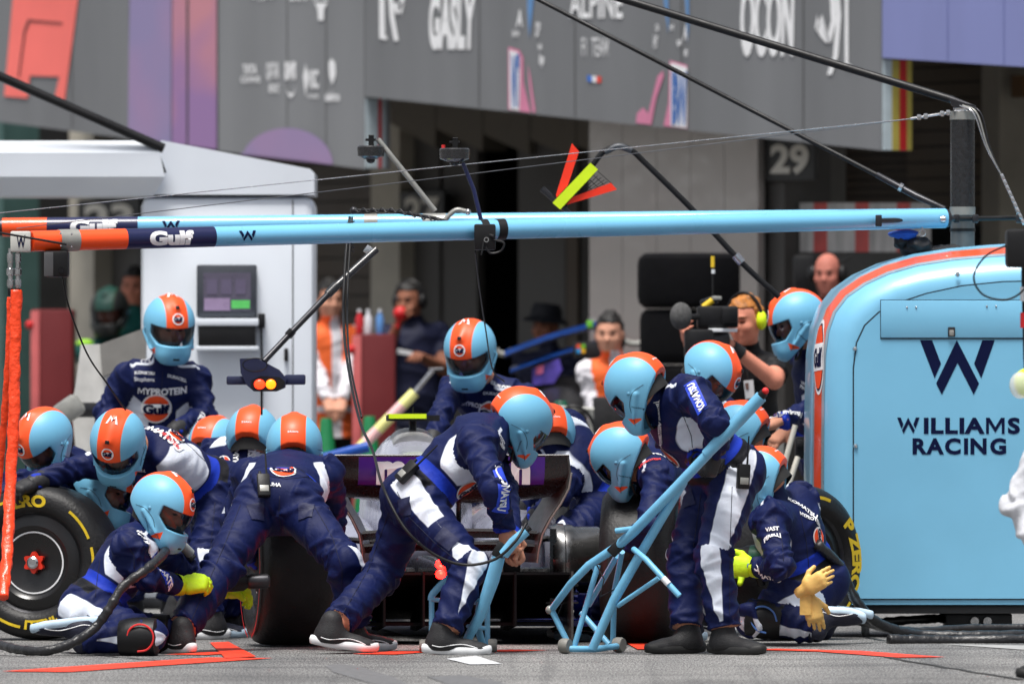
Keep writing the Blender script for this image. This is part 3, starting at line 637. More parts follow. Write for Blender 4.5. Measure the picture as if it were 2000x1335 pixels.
b2, cA, cD = boom('overhead_boom', gA, gB, [('orange_sleeve', 0, t2(92), M_orange, .0455), ('navy_sleeve', t2(92), t2(270), M_navy, .0455), ('blue_tube', t2(270), 1, M_boom, .045), ('grey_band', t2(712), t2(738), M_alu, .0462), ('grey_band', t2(826), t2(872), M_alu, .0462), ('end_cap', t2(-12), 0, M_dark, .042)], .045, 'farther light blue overhead boom half hidden behind the nearer one')
boom_text(b2, cA, cD, T('Gulf', .06), t2(184), 0, 37, 27, M_print, .0458); boom_text(b2, cA, cD, W_LOGO, t2(335), 0, 18, 14, M_navyprint, .0455)
MB().cyl(P(1720, 431, .75), P(1862, 427, 1.0), .012).build('strut', M_dark, b1); MB().box(P(1716, 431, .72), (.03, .03, .055), None, .004).build('strut_mount', M_dark, b1)
for px in (1798, 1842): MB().lathe([(.016, -.012), (.018, 0), (.016, .012)], P(px, 428, .9), (1, 0, .03), 16).build('strut_clamp', M_steel, b1)
MB().tube([P(1801, 437, .88), P(1802, 448, .88)], .003, 8).tube([P(1802 + 6 * math.sin(k * .7), 455 - 6 * math.cos(k * .7), .88) for k in range(10)], .002, 6).build('pull_ring', M_steel, b1)
MB().tube([P(1860, 428, 1.1), P(1900, 427, 1.15), P(1992, 425, 1.2)], .011, 10).build('outrigger', M_black, mast)
for x in (1868, 1905, 1990): MB().box(P(x, 427, 1.12), (.03, .04, .04), None, .006).build('joint', M_dark, mast)
def rod(name, pts, r, label, m=M_black, cat='stay', group=None, n=14): return MB().tube(pts, r, n).build(name, m, None, smooth=60, label=label, cat=cat, group=group)
s1 = empty('stay_tube', P(1800, 385, 1.3), 'thin black stay tube slanting down to the end of the booms', 'stay')
MB().tube([P(1030, -12, 2.2), P(1715, 343, 1.4)], .0115, 14).build('tube', M_black, s1); MB().tube([P(1712, 341, 1.4), P(1790, 383, 1.36), P(1846, 408, 1.25)], [.015, .017, .012], 14).build('socket', M_dark, s1)
MB().cyl(P(1756, 364, 1.37), P(1762, 367, 1.37), .02).build('clamp', M_steel, s1)
s2 = empty('stay_tube', P(1880, 206, 1.3), 'thicker black stay tube ending on top of the carbon mast', 'stay')
MB().tube([P(1150, -22, 1.9), P(1862, 196, 1.3)], .0195, 16).build('tube', M_black, s2); MB().tube([P(1855, 194, 1.3), P(1905, 210, 1.27)], [.02, .009], 12).build('end_fitting', M_dark, s2)
rod('wire_rope', [P(-30, 419, -.4), P(900, 322, .5), P(1790, 231, 1.2)], .0022, 'upper taut steel wire running to the mast top', M_steel, 'wire')
rod('wire_rope', [P(32, 446, -.85), P(900, 342, .3), P(1790, 231, 1.18)], .0020, 'lower taut steel wire rising from the nearer boom end', mat('wire_dark', (.2, .2, .21, 1), .35, .9), 'wire')
tb = empty('turnbuckle', P(1815, 228, 1.2), 'shiny steel turnbuckle joining the wires to the mast', 'turnbuckle')
MB().tube([P(1778, 232, 1.2), P(1868, 218, 1.25)], .006, 10).build('rod', M_steel, tb)
for x, y in ((1795, 229), (1808, 227), (1840, 222), (1852, 220)): MB().box(P(x, y, 1.2), (.02, .02, .026), None, .004).build('nut', M_steel, tb)
for k, (dx, r) in enumerate(((0, .005), (8, .004), (-6, .004))):
    hose('mast_cable', [P(1880 + dx, 206, 1.2), P(1908 + dx, 222, 1.15), P(1930 + dx * .5, 290, 1.15), P(1965, 360, 1.15), P(1990 + dx * .4, 420, 1.15)], r, ['grey cable curving down from the mast top', 'outer thin cable of the bundle at the mast', 'inner thin cable of the bundle at the mast'][k], 'cable', [M_alu, M_dark, M_steel][k], amp=0, n=8)
ch = MB()
for k in range(9): ch.box(P(1958 + 5 * k, 345 + 11 * k, 1.1), (.016, .012, .03), Matrix.Rotation(R(-24), 3, 'Y'), .004)
ch.build('chain', M_steel, None, label='short steel link chain hanging right of the mast', cat='chain')
# black cover heaped on the cabinet shoulder
def lump(name, c, rad, m, label, cat, seed=0, amp=.18, flat_z=None):
    b = MB(); b.ball((0, 0, 0), 1, 36); rr = random.Random(seed); ph = [(Vector((rr.gauss(0, 1), rr.gauss(0, 1), rr.gauss(0, 1))) * 2.6, rr.uniform(0, 6)) for _ in range(7)]
    v2 = []
    for v in b.v:
        v = Vector(v); f = 1 + amp * sum(math.sin(v.dot(k) + p) for k, p in ph) / 3; q = Vector((v.x * rad[0], v.y * rad[1], v.z * rad[2])) * f
        if flat_z is not None: q.z = max(q.z, flat_z)
        v2.append(tuple(Vector(c) + q))
    b.v = v2; return b.build(name, m, None, smooth=180, label=label, cat=cat)
M_cloth = mat('black_cloth', (.012, .012, .014, 1), .75, noise=.3, nscale=12, bump=.5, bscale=25)
def heap(name, balls, m, label, cat, seed):
    """crumpled cloth: overlapping lumps with sharp folds"""
    b = MB(); rr = random.Random(seed)
    for c, rad in balls:
        q = MB(); q.ball((0, 0, 0), 1, 40); ph = [(Vector((rr.gauss(0, 1), rr.gauss(0, 1), rr.gauss(0, 1))) * rr.uniform(2, 6), rr.uniform(0, 6)) for _ in range(8)]
        vs = []
        for v in q.v:
            v = Vector(v); f = 1 + .11 * sum(1 - 2 * abs(math.sin((v.dot(k) + p) * .5)) for k, p in ph) / 2.2; vs.append(tuple(Vector(c) + Vector((v.x * rad[0], v.y * rad[1], v.z * rad[2])) * f))
        b.add(vs, q.f)
    return b.build(name, m, None, smooth=180, label=label, cat=cat)
heap('bundled_cover', [(P(1762, 470, .95), (.045, .06, .045)), (P(1792, 482, .95), (.09, .1, .055)), (P(1845, 490, .98), (.11, .1, .035))], M_cloth, 'crumpled black cover bundled on the cabinet shoulder', 'cover', 4)
lump('cloth_rag', P(1766, 458, .92), (.07, .05, .022), mat('blue_cloth', srgb(25, 80, 175), .7, noise=.2, bump=.4), 'small bright blue cloth poking from under the boom end', 'cloth', 9)

# ---- hanging hoses and fittings at the boom end ------------------
M_osl = mat('orange_sleeve', srgb(250, 70, 20), .35, noise=.12, nscale=12, bump=1, bscale=30, coat=.15)
def sleeve(pts, r, label, seed):
    q = bez(pts, 26); rr = random.Random(seed); b = MB(); rad = []
    for i in range(len(q)): rad.append(r * (1 + .05 * math.sin(i * .31) * math.sin(i * .17 + seed) + rr.uniform(-.02, .02)))
    b.tube(q, rad, 18); v2 = []
    for k, v in enumerate(b.v):
        i, a = divmod(k, 18); i = min(i, len(q) - 1); c = q[i]; d = Vector(v) - c
        d *= 1 + .07 * math.sin(i * .43 + a * 1.05 + seed) + .05 * math.sin(i * .71 - a * .7) + .05 * math.sin(i * 1.3 + a * 2.1); d.y *= .6; v2.append(tuple(c + d))
    b.v = v2; o = empty('hanging_hose', Vector(pts[-1]), label, 'hose'); b.build('sleeve', M_osl, o, smooth=180); return o
h1 = sleeve([P(32, 566, -.9), P(29, 700, -.92), P(27, 820, -.95), P(20, 950, -1.0), P(14, 1080, -1.15), P(6, 1166, -1.3)], .026, 'orange sleeved hose hanging before the left tyre, the nearer of two', 1)
h2 = sleeve([P(21, 580, -.8), P(17, 700, -.8), P(8, 820, -.75), P(-2, 930, -.7), P(-14, 1050, -.7)], .017, 'narrower orange sleeved hose half hidden behind the nearer one', 5)
for par, xs in ((h1, 35), (h2, 20)):
    MB().lathe([(.0, 0), (.012, 0), (.012, .02), (.016, .022), (.016, .05), (.011, .052), (.011, .07), (.018, .074), (.018, .1), (.012, .104), (.012, .13), (.015, .134), (.015, .17), (.009, .172), (.009, .195), (0, .195)], P(xs, 568, -.88), (0, 0, 1), 14).build('fitting', M_steel, par)
    MB().cyl(P(xs, 578, -.88), P(xs, 562, -.88), .012).build('collar', M_black, par)
bxo = empty('camera_housing', P(110, 540, -.85), 'small black camera housing hung under the orange boom sleeve', 'camera')
MB().bb(P(86, 541, -.93), P(136, 490, -.78), .012).build('housing', M_black, bxo); MB().cyl(P(120, 527, -.935), P(120, 527, -.96), .014).build('lens', M_glass, bxo)
MB().bb(P(86, 539, -.932), P(104, 492, -.929), .001).build('side_plate', mat('plate_grey', srgb(84, 84, 86), .4), bxo)
for i, (x, y) in enumerate(((118, 456), (140, 457), (119, 480), (140, 482))): MB().ball(P(x, y, -.905), .005, 8).build('bolt', M_steel, b1)
MB().cyl(P(-20, 451, -1.0), P(130, 477, -.95), .005, n=8).build('guy_line', M_black, b1)
hose('cable', [P(122, 540, -.86), P(135, 600, -.8), P(170, 690, -.6), P(210, 750, -.4), P(245, 800, -.2)], .0042, 'thin black cable drooping from the camera housing', 'cable', M_black, 0, 8)

# ---- sensor pucks, traffic light, boom-top gear -------------------
def puck(px, py, wpx, arm, y, label, m_arm):
    r = empty('sensor_puck', P(px, py, y), label, 'sensor'); s = S(y); w = wpx / s
    MB().lathe([(0, .03), (w * .9, .03), (w, .024), (w * .96, -.02), (w * .55, -.03), (w * .5, -.034), (0, -.034)], P(px, py, y), (0, 0, 1), 36).build('housing', M_carbon, r)
    MB().ball(P(px, py + 16, y), (w * .32, w * .32, .016)).build('dome', M_glass, r)
    MB().tube([P(*a, y) for a in arm], arm_r, 14).build('arm', m_arm, r)
    MB().bb(P(px - 3, py - 32, y + .012), P(px + 5, py - 12, y - .012), .003).box(P(px, py - 24, y), (.05, .02, .012), None, .002).build('clamp', M_black, r)
    return r
arm_r = .013; puck(724, 297, 27, [(738, 272), (850, 412)], 1.3, 'carbon sensor puck on a pale slanting arm, left of two', M_alu)
arm_r = .010; p2 = puck(888, 302, 30, [(904, 318), (925, 370), (941, 436)], .1, 'carbon sensor puck with a red button on a dark arm', M_navy)
MB().cyl(P(866, 291, .1), P(866, 283, .1), .009).build('button', M_redprint, p2)
cb = empty('clamp_box', P(943, 490, -.1), 'black clamp box wrapped round the nearer boom', 'clamp')
MB().bb(P(926, 488, -.12), P(968, 438, -.02), .008).build('body', M_black, cb); MB().lathe([(.008, 0), (.012, 0), (.012, .006), (.008, .006)], P(950, 468, -.125), (0, -1, 0), 16).build('ring', M_steel, cb)
MB().tube(bez([P(945, 470, -.12), P(942, 488, -.13), P(940, 498, -.13)]), .004, 8).tube(bez([P(962, 468, -.12), P(984, 474, -.13), P(978, 490, -.13), P(958, 494, -.13), P(948, 482, -.13)]), .005, 8).build('loop', M_black, cb)
gb = empty('gooseneck_bar', P(950, 465, -.1), 'black bar wound with cables lying over both booms', 'bar')
MB().tube([P(690, 411, .3), P(760, 411, .25), P(850, 426, .1), P(965, 462, -.13)], .0085, 12).build('bar', M_black, gb)
MB().tube(bez([P(692 + 9 * k, 411 + (k % 2) * 8 - 4 + max(0, k - 9) * 2.2, .22 - k * .012) for k in range(24)], 5), .0042, 7).build('wound_cable', M_rubber, gb); MB().ball(P(691, 411, .29), .018, 14).build('end_knob', M_dark, gb)
coil = [P(685 + 7 * math.cos(a), 432 + a * 1.35, .1 + .016 * math.sin(a)) for a in [k * .45 for k in range(100)]]
MB().tube(coil, .0028, 6).build('coiled_cable', M_black, None, label='tight black coiled cord hanging beside the booms', cat='cord', smooth=180)
hk = empty('hook_tube', P(870, 430, 1.5), 'bent grey tube with a steel knob over the booms', 'tube')
MB().tube(bez([P(860, 440, 1.5), P(880, 418, 1.5), P(893, 410, 1.5), P(910, 413, 1.5)]), .012, 12).build('tube', M_alu, hk); MB().ball(P(914, 414, 1.49), .015).build('knob', M_steel, hk)
hose('air_line', [P(683, 424, .2), P(674, 520, .0), P(671, 620, -.3), P(679, 710, -.9), P(702, 820, -1.6), P(728, 880, -2.2), P(748, 950, -2.7), P(790, 1030, -2.85), P(845, 1080, -2.85), P(905, 1102, -2.85), P(965, 1092, -2.85), P(1005, 1058, -2.85), P(1029, 1020, -2.8)], .0066, 'long black air line looping from the boom to the rear jack handle', 'hose', M_black, 0, 8)
hose('air_line', [P(688, 424, .18), P(681, 520, 0), P(678, 620, -.3), P(684, 710, -.9), P(706, 815, -1.5)], .005, 'second thin black line hanging beside the long air line', 'hose', M_black, 0, 8)
hose('cable', [P(928, 490, -.1), P(936, 560, .2), P(948, 640, .6), P(962, 720, 1.0), P(985, 745, 1.2)], .0035, 'thin black cable dropping to the central standing crew member', 'cable', M_black, 0, 8)
tl = empty('traffic_light', P(515, 765, .6), 'navy pit release light with glowing red and amber lenses', 'traffic light')
MB().tube([P(735, 487, .9), P(658, 557, .8)], .017, 14).tube([P(658, 557, .8), P(640, 575, .78)], .021, 14).build('upper_arm', M_carbon, tl)
MB().tube([P(645, 570, .78), P(566, 652, .7), P(515, 706, .62)], .0145, 14).build('lower_arm', M_dark, tl); MB().cyl(P(572, 645, .7), P(562, 656, .7), .02).build('collar', M_black, tl)
MB().box(P(722, 490, .9), (.05, .03, .04), Matrix.Rotation(R(35), 3, 'Y'), .004).build('mount', M_steel, tl)
bdy = [(468, 700), (500, 698), (545, 722), (560, 740), (556, 757), (540, 764), (496, 764), (482, 752), (470, 728)]
MB().prism([P(x, y, .5) for x, y in bdy], (0, .16, 0)).build('housing', mat('light_navy', srgb(30, 36, 70), .35, noise=.1, coat=.3), tl, smooth=25)
fpl = [(492, 742), (508, 734), (546, 736), (557, 745), (552, 758), (540, 764), (500, 764), (490, 756)]
MB().prism([P(x, y, .49) for x, y in fpl], (0, .03, 0)).build('face', M_black, tl, smooth=25)
MB().bb(P(442, 751, .55), P(484, 734, .62), .008).build('wing', MATS['light_navy'], tl); MB().bb(P(556, 751, .55), P(597, 731, .62), .008).build('wing', MATS['light_navy'], tl)
MB().ball(P(507, 750, .488), (.026, .012, .023)).build('red_lens', mat('lens_red', (1, .03, .006, 1), .3, noise=0, emit=2.6), tl); MB().ball(P(529, 750, .486), (.024, .012, .023)).build('amber_lens', mat('lens_amber', (1, .17, .004, 1), .3, noise=0, emit=2.4), tl)
MB().tube([P(498 + 24 * math.cos(a), 712 + 13 * math.sin(a), .48) for a in [k * .35 for k in range(19)]], .003, 6).build('cable_loop', M_black, tl)
MB().tube([P(511, 764, .56), P(511, 810, .56)], .005, 8).build('drop_chain', M_dark, tl)
# ---- arrow marker on its hooked pole ------------------------------
ar = empty('arrow_marker', P(1140, 350, 2.2), 'fluorescent red and yellow arrow marker on a hooked black pole', 'marker')
MB().tube(bez([P(1100, 405, 2.2), P(1165, 312, 2.2), P(1184, 294, 2.2), P(1208, 286, 2.2), P(1232, 293, 2.2), P(1262, 320, 2.2), P(1355, 412, 2.2), P(1448, 512, 2.2), P(1522, 580, 2.2)], 8), .0145, 12).build('pole', M_black, ar)
MB().tube(bez([P(1181, 297, 2.2), P(1208, 286, 2.2), P(1234, 294, 2.2)], 8), .0165, 12).build('bend_sleeve', mat('grey_sleeve', srgb(74, 78, 84), .4), ar)
MB().cyl(P(1436, 498, 2.2), P(1449, 513, 2.2), .021).build('clamp', M_steel, ar)
for nm, q, m in (('yellow_bar', [(1079, 396), (1153, 318), (1168, 331), (1094, 409)], M_fluo), ('red_arm', [(1117, 280), (1131, 296), (1109, 362), (1087, 386), (1086, 380)], M_fluor), ('red_arm', [(1193, 357), (1205, 370), (1106, 400), (1118, 385)], M_fluor)):
    MB().prism([P(x, y, 2.14 if nm == 'yellow_bar' else 2.16) for x, y in q], (0, .012, 0)).build(nm, m, ar, smooth=0)
nt = MB()
for k in range(7):
    a = k / 6; nt.tube([P(1155 + 38 * a, 335 + 24 * a, 2.17), P(1110 + 60 * a, 386 - 20 * a, 2.17)], .0016, 5); nt.tube([P(1165 - 45 * a, 332 + 52 * a, 2.175), P(1196 - 70 * a, 360 + 30 * a, 2.175)], .0016, 5); nt.tube([P(1060 + 30 * a, 362, 2.17), P(1085 + 30 * a, 392, 2.17)], .0016, 5)
nt.build('net', M_black, ar); MB().tube([P(1058, 368, 2.18), P(1120, 424, 2.18)], [.016, .012], 10).build('cross_tube', M_dark, ar)

# ---- neighbouring white gantry ------------------------------------
WY = 7.0
wg = empty('white_gantry', P(440, 1200, WY), 'tall white neighbouring gantry pillar with a thick box arm', 'gantry')
M_gw = mat('gantry_white', srgb(222, 228, 236), .35, noise=.04, nscale=2, coat=.2)
def yprism(pts, y, d, name, m, par, sm=0): return MB().prism([P(a, b, y) for a, b in pts], (0, d, 0)).build(name, m, par, smooth=sm)
pl = MB(); x0, x1 = P(275, 0, WY).x, P(614, 0, WY).x; z1 = P(0, 384, WY).z
pl.bb((x0, WY, .02), (x1, WY + .8, z1), .05).build('pillar', M_gw, wg)
MB().bb((x0 - .02, WY - .02, .0), (x1 + .02, WY + .85, .06), .01).build('foot', M_dark, wg)
sec = [(275, 380), (614, 380), (614, 338), (606, 330), (315, 274), (306, 284), (325, 336)]
yprism(sec, WY - .02, .84, 'shoulder', M_gw, wg, 30)
prof = [(275, -.05), (298, -.12), (345, -.12), (383, -.02)]
A_ = [P(-220, y, WY + d) for y, d in prof]; B_ = [P(300, y, WY + d) for y, d in prof]; B_[1] = P(312, 298, WY - .12); B_[2] = P(322, 345, WY - .12); B_[3] = P(300, 383, WY - .02)
bk = [Vector((v.x, WY + .7, v.z)) for v in (A_[0], A_[3], B_[3], B_[0])]
MB().add(A_ + B_ + bk, [(0, 1, 5, 4), (1, 2, 6, 5), (2, 3, 7, 6), (0, 4, 11, 8), (3, 9, 10, 7), (4, 5, 6, 7, 10, 11), (8, 11, 10, 9)]).build('box_arm', M_gw, wg, smooth=20)
MB().bb(P(571, 1150, WY - .004), P(573, 390, WY), 0).build('door_gap', M_dark, wg); MB().bb(P(555, 705, WY - .03), P(563, 680, WY), .004).build('door_handle', M_black, wg)
rod('stay_tube', [P(-40, 132, WY - .2), P(320, 290, WY - .1)], .026, 'black stay tube slanting onto the white gantry arm', M_black)
mo = empty('wall_monitor', P(443, 620, WY - .05), 'dark framed monitor showing a grey and green display on the white pillar', 'monitor')
MB().bb(P(384, 619, WY - .06), P(502, 517, WY - .005), .01).build('frame', mat('monitor_frame', srgb(58, 62, 70), .45), mo)
def emi(name, c, s): return mat(name, c, .3, noise=.1, nscale=20, emit=s)
yprism([(397, 607), (490, 607), (490, 532), (397, 532)], WY - .063, .004, 'screen', emi('screen_violet', srgb(70, 66, 80), .35), mo)
yprism([(399, 606), (449, 606), (449, 582), (399, 582)], WY - .067, .003, 'screen_block', emi('screen_pink', srgb(120, 104, 130), .35), mo); yprism([(452, 602), (488, 602), (488, 586), (452, 586)], WY - .067, .003, 'screen_block', emi('screen_green', srgb(70, 150, 76), .5), mo)
for k in range(3): yprism([(404 + 28 * k, 574), (424 + 28 * k, 574), (424 + 28 * k, 545), (404 + 28 * k, 545)], WY - .067, .003, 'screen_block', emi('screen_dim', srgb(72, 66, 84), .5), mo)
kb = empty('keyboard_shelf', P(443, 680, WY - .1), 'white keyboard shelf with black drawer below the monitor', 'shelf')
MB().bb(P(382, 636, WY - .14), P(506, 622, WY - .003), .006).build('top', M_gw, kb); MB().bb(P(387, 675, WY - .13), P(500, 637, WY - .004), .006).build('drawer', M_black, kb); MB().bb(P(382, 684, WY - .14), P(506, 676, WY - .003), .005).build('lower_lip', M_gw, kb)
MB().bb(P(504, 640, WY - .08), P(518, 612, WY - .003), .006).tube([P(510, 640, WY - .03), P(512, 720, WY - .02), P(511, 800, WY - .02)], .006, 8).build('handset', M_black, None, label='black handset on the pillar beside the monitor', cat='handset')

# ---- things before the garages ------------------------------------
M_dred = mat('cabinet_red', srgb(98, 15, 19), .45, noise=.1, nscale=3); M_dred2 = mat('cabinet_red_edge', srgb(190, 92, 92), .45, noise=.1)
def redcab(x0, x1, py, y, label):
    r = empty('red_cabinet', G((x0 + x1) / 2, y), label, 'cabinet'); z = P(0, py, y).z
    MB().bb((P(x0, 0, y).x, y, .04), (P(x1, 0, y).x, y + .5, z), .012).build('body', M_dred, r); MB().bb((P(x0, 0, y).x - .006, y - .012, .05), (P(x0, 0, y).x + .05, y - .001, z - .01), .004).build('edge_post', M_dred2, r)
    MB().ball(P(x0 - 4, py + 30, y), .03, 10).build('knob', M_taper, r); MB().bb((P(x0, 0, y).x + .02, y + .02, 0), (P(x1, 0, y).x - .02, y + .48, .045)).build('plinth', M_black, r); return z
redcab(62, 142, 604, 19.5, 'dark red cabinet behind the orange hoses'); rz = redcab(690, 772, 652, 17.0, 'dark red cabinet beside the man with the microphone')
for px, c, lb in ((702, srgb(190, 30, 40), 'small red bottle on the red cabinet'), (719, srgb(215, 215, 220), 'small white bottle on the red cabinet'), (742, srgb(90, 140, 200), 'blue drinks bottle on the red cabinet')):
    o = empty('bottle', Vector((P(px, 0, 17.2).x, 17.2, rz)), lb, 'bottle', 'bottles on the red cabinet'); c0 = org(o)
    MB().lathe([(0, .001), (.022, .001), (.025, .02), (.025, .1), (.012, .125), (.011, .14)], c0, (0, 0, 1), 16).build('bottle_body', mat('bottle_%d' % px, c, .3), o); MB().cyl(c0 + Vector((0, 0, .138)), c0 + Vector((0, 0, .156)), .013, n=12).build('cap', M_white, o)
for px, py, lb in ((637, 816, 'green traffic cone beside the white pillar'), (722, 812, 'green traffic cone before the red cabinet')):
    y = 14.5; z = P(0, py, y).z; o = empty('traffic_cone', G(px, y), lb, 'cone', 'green cones'); c0 = org(o); gm = mat('cone_green', srgb(20, 120, 70), .45)
    MB().lathe([(0, z), (.03, z), (.036, z - .02), (.14, .04), (.14, .03)], c0, (0, 0, 1), 24).build('shell', gm, o); MB().box(c0 + Vector((0, 0, .018)), (.36, .36, .034), None, .008).build('foot', gm, o)
    MB().lathe([(.0705, z - .26), (.0895, z - .4)], c0 + Vector((0, 0, .0)), (0, 0, 1), 24).build('band', mat('cone_band', srgb(60, 150, 100), .4), o)
fs_ = empty('marker_pole', P(685, 895, 12.0), 'slanting pole wrapped in pale yellow and pink reflective tape', 'pole')
nb = 5
for k in range(nb):
    a, b = k / nb, (k + 1) / nb; MB().cyl(P(690 + 120 * a, 888 - 122 * a, 12.0), P(690 + 120 * b, 888 - 122 * b, 12.0), .032).build('tape_band', [mat('tape_pale', srgb(236, 232, 150), .4), mat('tape_pink', srgb(240, 190, 190), .4)][k % 2], fs_)
MB().cyl(P(570, 1010, 12.0), P(694, 884, 12.0), .02).build('lower_rod', M_alu, fs_); MB().cyl(P(806, 770, 12.0), P(846, 722, 12.0), .014).build('upper_rod', M_steel, fs_); MB().cyl(P(838, 722, 12.0), P(866, 721, 12.0), .012).build('handle', M_dark, fs_)
rod('blue_bar', [P(560, 912, 8.2), P(720, 872, 8.2)], .03, 'bright bright blue bar left of the rear wing', mat('bar_blue', srgb(30, 90, 190), .4), 'bar')
st_ = empty('white_stand', G(175, 6.6), 'white moulded equipment stand behind the standing crew member', 'stand')
MB().loft([[P(x, y, 6.6 + d) for x, d in ((a, 0), (b, 0), (b, .3), (a, .3))] for y, a, b in ((1190, 140, 215), (900, 150, 206), (800, 140, 250), (720, 152, 280), (672, 158, 280))]).build('body', mat('stand_white', srgb(205, 204, 200), .5, noise=.15), st_, smooth=60)
MB().prism([P(x, y, 6.58) for x, y in ((195, 672), (284, 640), (284, 700), (200, 735))], (0, .2, 0)).build('hood', mat('hood_grey', srgb(130, 128, 124), .5), st_); MB().box(P(134, 800, 6.4), (.16, .1, .12), Matrix.Rotation(R(-35), 3, 'Y'), .03).build('motor', M_alu, st_); MB().cyl(P(140, 800, 6.4), P(185, 800, 6.5), .04).build('boss', M_dark, st_)
# covered tyres in a stack
M_blk = mat('tyre_cover', (.004, .004, .005, 1), .9, noise=.3, nscale=10, bump=.4, bscale=18, spec=.1)
zt = P(0, 492, 12.5).z; nn_ = 6; hh = zt / nn_
for k in range(nn_):
    cx = P(1347 if k == nn_ - 1 else 1338 + (k % 2) * 6, 0, 12.5).x; rr_ = (.30 if k == nn_ - 1 else .26); z0 = k * hh
    o = MB().lathe([(0, .002), (rr_ * .86, .002), (rr_ * .97, .03), (rr_, .07), (rr_, hh - .07), (rr_ * .97, hh - .03), (rr_ * .86, hh - .004), (0, hh - .004)], (cx, 12.8, z0), (0, 0, 1), 40)
    o.build('covered_tyre', M_blk, None, label=['lowest', 'second lowest', 'third lowest', 'fourth', 'fifth', 'topmost'][k] + ' black covered tyre in the stack behind the cameraman', cat='tyre', group='covered tyres in a stack')
# ================================================================== WHEELS
M_tyre = mat('tyre_rubber', (.011, .011, .012, 1), .48, noise=.4, nscale=7, bump=.25, bscale=70, spec=.35)
M_tread = M_tyre
M_matte = mat('matte_carbon', (.004, .004, .005, 1), .7, noise=.3, nscale=30, spec=.1)
M_rim = mat('wheel_cover', (.009, .009, .01, 1), .3, noise=.2, nscale=6)
M_yel = mat('tyre_yellow', srgb(222, 190, 30), .6, noise=.15, nscale=30); M_tred = mat('tyre_red', srgb(190, 20, 30), .6, noise=.1)
def arc_text(s, rt, ang0, h, bold=.05, wid=1.0):
    """2D outline of a word bent along a circle of radius rt, centred at ang0 (0 = up, clockwise)"""
    v, f = T(s, bold); out = []
    for x, y in v:
        a = ang0 + x * h * wid / rt; r = rt + y * h; out.append((r * math.sin(a), r * math.cos(a)))
    return np.array(out), f
def arc_band(r0, r1, a0, a1, n=24):
    v = []; f = []
    for k in range(n + 1):
        a = a0 + (a1 - a0) * k / n; v += [(r0 * math.sin(a), r0 * math.cos(a)), (r1 * math.sin(a), r1 * math.cos(a))]
        if k: f.append((2 * k - 2, 2 * k - 1, 2 * k + 1, 2 * k))
    return np.array(v), f
def wheel(c, ax, W, label, col, texts=(), bands=(), spin=0, parent=None, cover=True, nut=None, ring=True, Rr=.36, nm='wheel_assembly'):
    """ax points out of the lettered side"""
    c = Vector(c); ax = Vector(ax).normalized(); up = Vector((0, 0, 1)); up = (up - ax * up.dot(ax)).normalized(); rt = up.cross(ax)   # right as seen from outside
    rt = ax.cross(up) * -1
    if parent is None: o = empty(nm, c - Vector((0, 0, Rr)), label, 'wheel', 'racing wheels')
    else: o = empty_part(nm, parent)
    h = W / 2; k = Rr / .36
    prof = [(.234, -h + .03), (.25, -h + .008), (.275, -h), (.315, -h + .004), (.343, -h + .026), (.356, -h + .055), (.36, -h + .1), (.36, h - .1), (.356, h - .055), (.343, h - .026), (.315, h - .004), (.275, h), (.25, h - .008), (.234, h - .03)]
    ty = MB().lathe([(r * k, z) for r, z in prof], c, ax, 72).build('tyre', M_tread, o, smooth=50)
    rim = MB().lathe([(.236 * k, -h + .03), (.222, -h + .05), (.21, 0), (.214, h - .06), (.226, h - .04), (.236 * k, h - .03)], c, ax, 64).build('rim', M_dark, o, smooth=50)
    for sg in (1, -1): MB().lathe([(.224, sg * (h - .045)), (.2, sg * (h - .035)), (.172, sg * (h - .03)), (.15, sg * (h - .05)), (.08, sg * (h - .062)), (.05, sg * (h - .07)), (0, sg * (h - .07))], c, ax, 64).build('wheel_disc', M_rim, rim, smooth=50)
    sc = lambda sh, nmn, m, off, par: flat(nmn, sh, par, m, c + ax * off, rt, up, ax, 0)
    if ring: sc(arc_band(.1385, .1455, 0, 2 * math.pi, 60), 'ring_marking', M_print, h - .044, rim)
    if nut is not None:
        pts = []
        for q in range(36):
            a = 2 * math.pi * q / 36; r = .044 + .008 * math.cos(6 * a); pts.append(c + ax * (h - .068) + (rt * math.sin(a) + up * math.cos(a)) * r)
        nb_ = MB().prism(pts, ax * .03).build('wheel_nut', nut, o); MB().lathe([(.0, .0), (.025, 0), (.028, .014), (.02, .02), (0, .018)], c + ax * (h - .037), ax, 24).build('nut_socket', M_steel, nb_)
    for s, a, hh, wd in texts:
        t_ = sc(arc_text(s, .29, R(a), hh, .05, wd), 'lettering', col, h + .001, ty)
    for a0, a1, r0, r1 in bands: sc(arc_band(r0, r1, R(a0), R(a1)), 'colour_band', col, h + .001, ty)
    return o
Z36 = .36
# new left wheel held upright by the crew
cL = P(82, 1107, .12); cL.z = .362
wheel(cL, (-.26, -.965, 0), .34, 'upright new racing tyre with yellow lettering held at the left', M_yel, [('P ZERO', -14, .052, 1.2), ('PIRELLI', 168, .04, 1.1)], [(38, 68, .296, .309), (76, 100, .296, .309), (190, 232, .296, .309), (-100, -60, .296, .309)], nut=mat('nut_red', srgb(235, 50, 24), .35), Rr=.36)
# wheel behind the kneeling man at the right
cR = P(1540, 1104, .1); cR.z = .362
wheel(cR, (.72, -.69, 0), .34, 'upright new racing tyre with yellow lettering beside the blue cabinet', M_yel, [('P ZERO', 84, .06, 1.3), ('PIRELLI', 258, .05, 1.1)], [(-62, -30, .296, .311), (128, 150, .296, .311), (-6, 20, .296, .311)], nut=M_tred, Rr=.36)
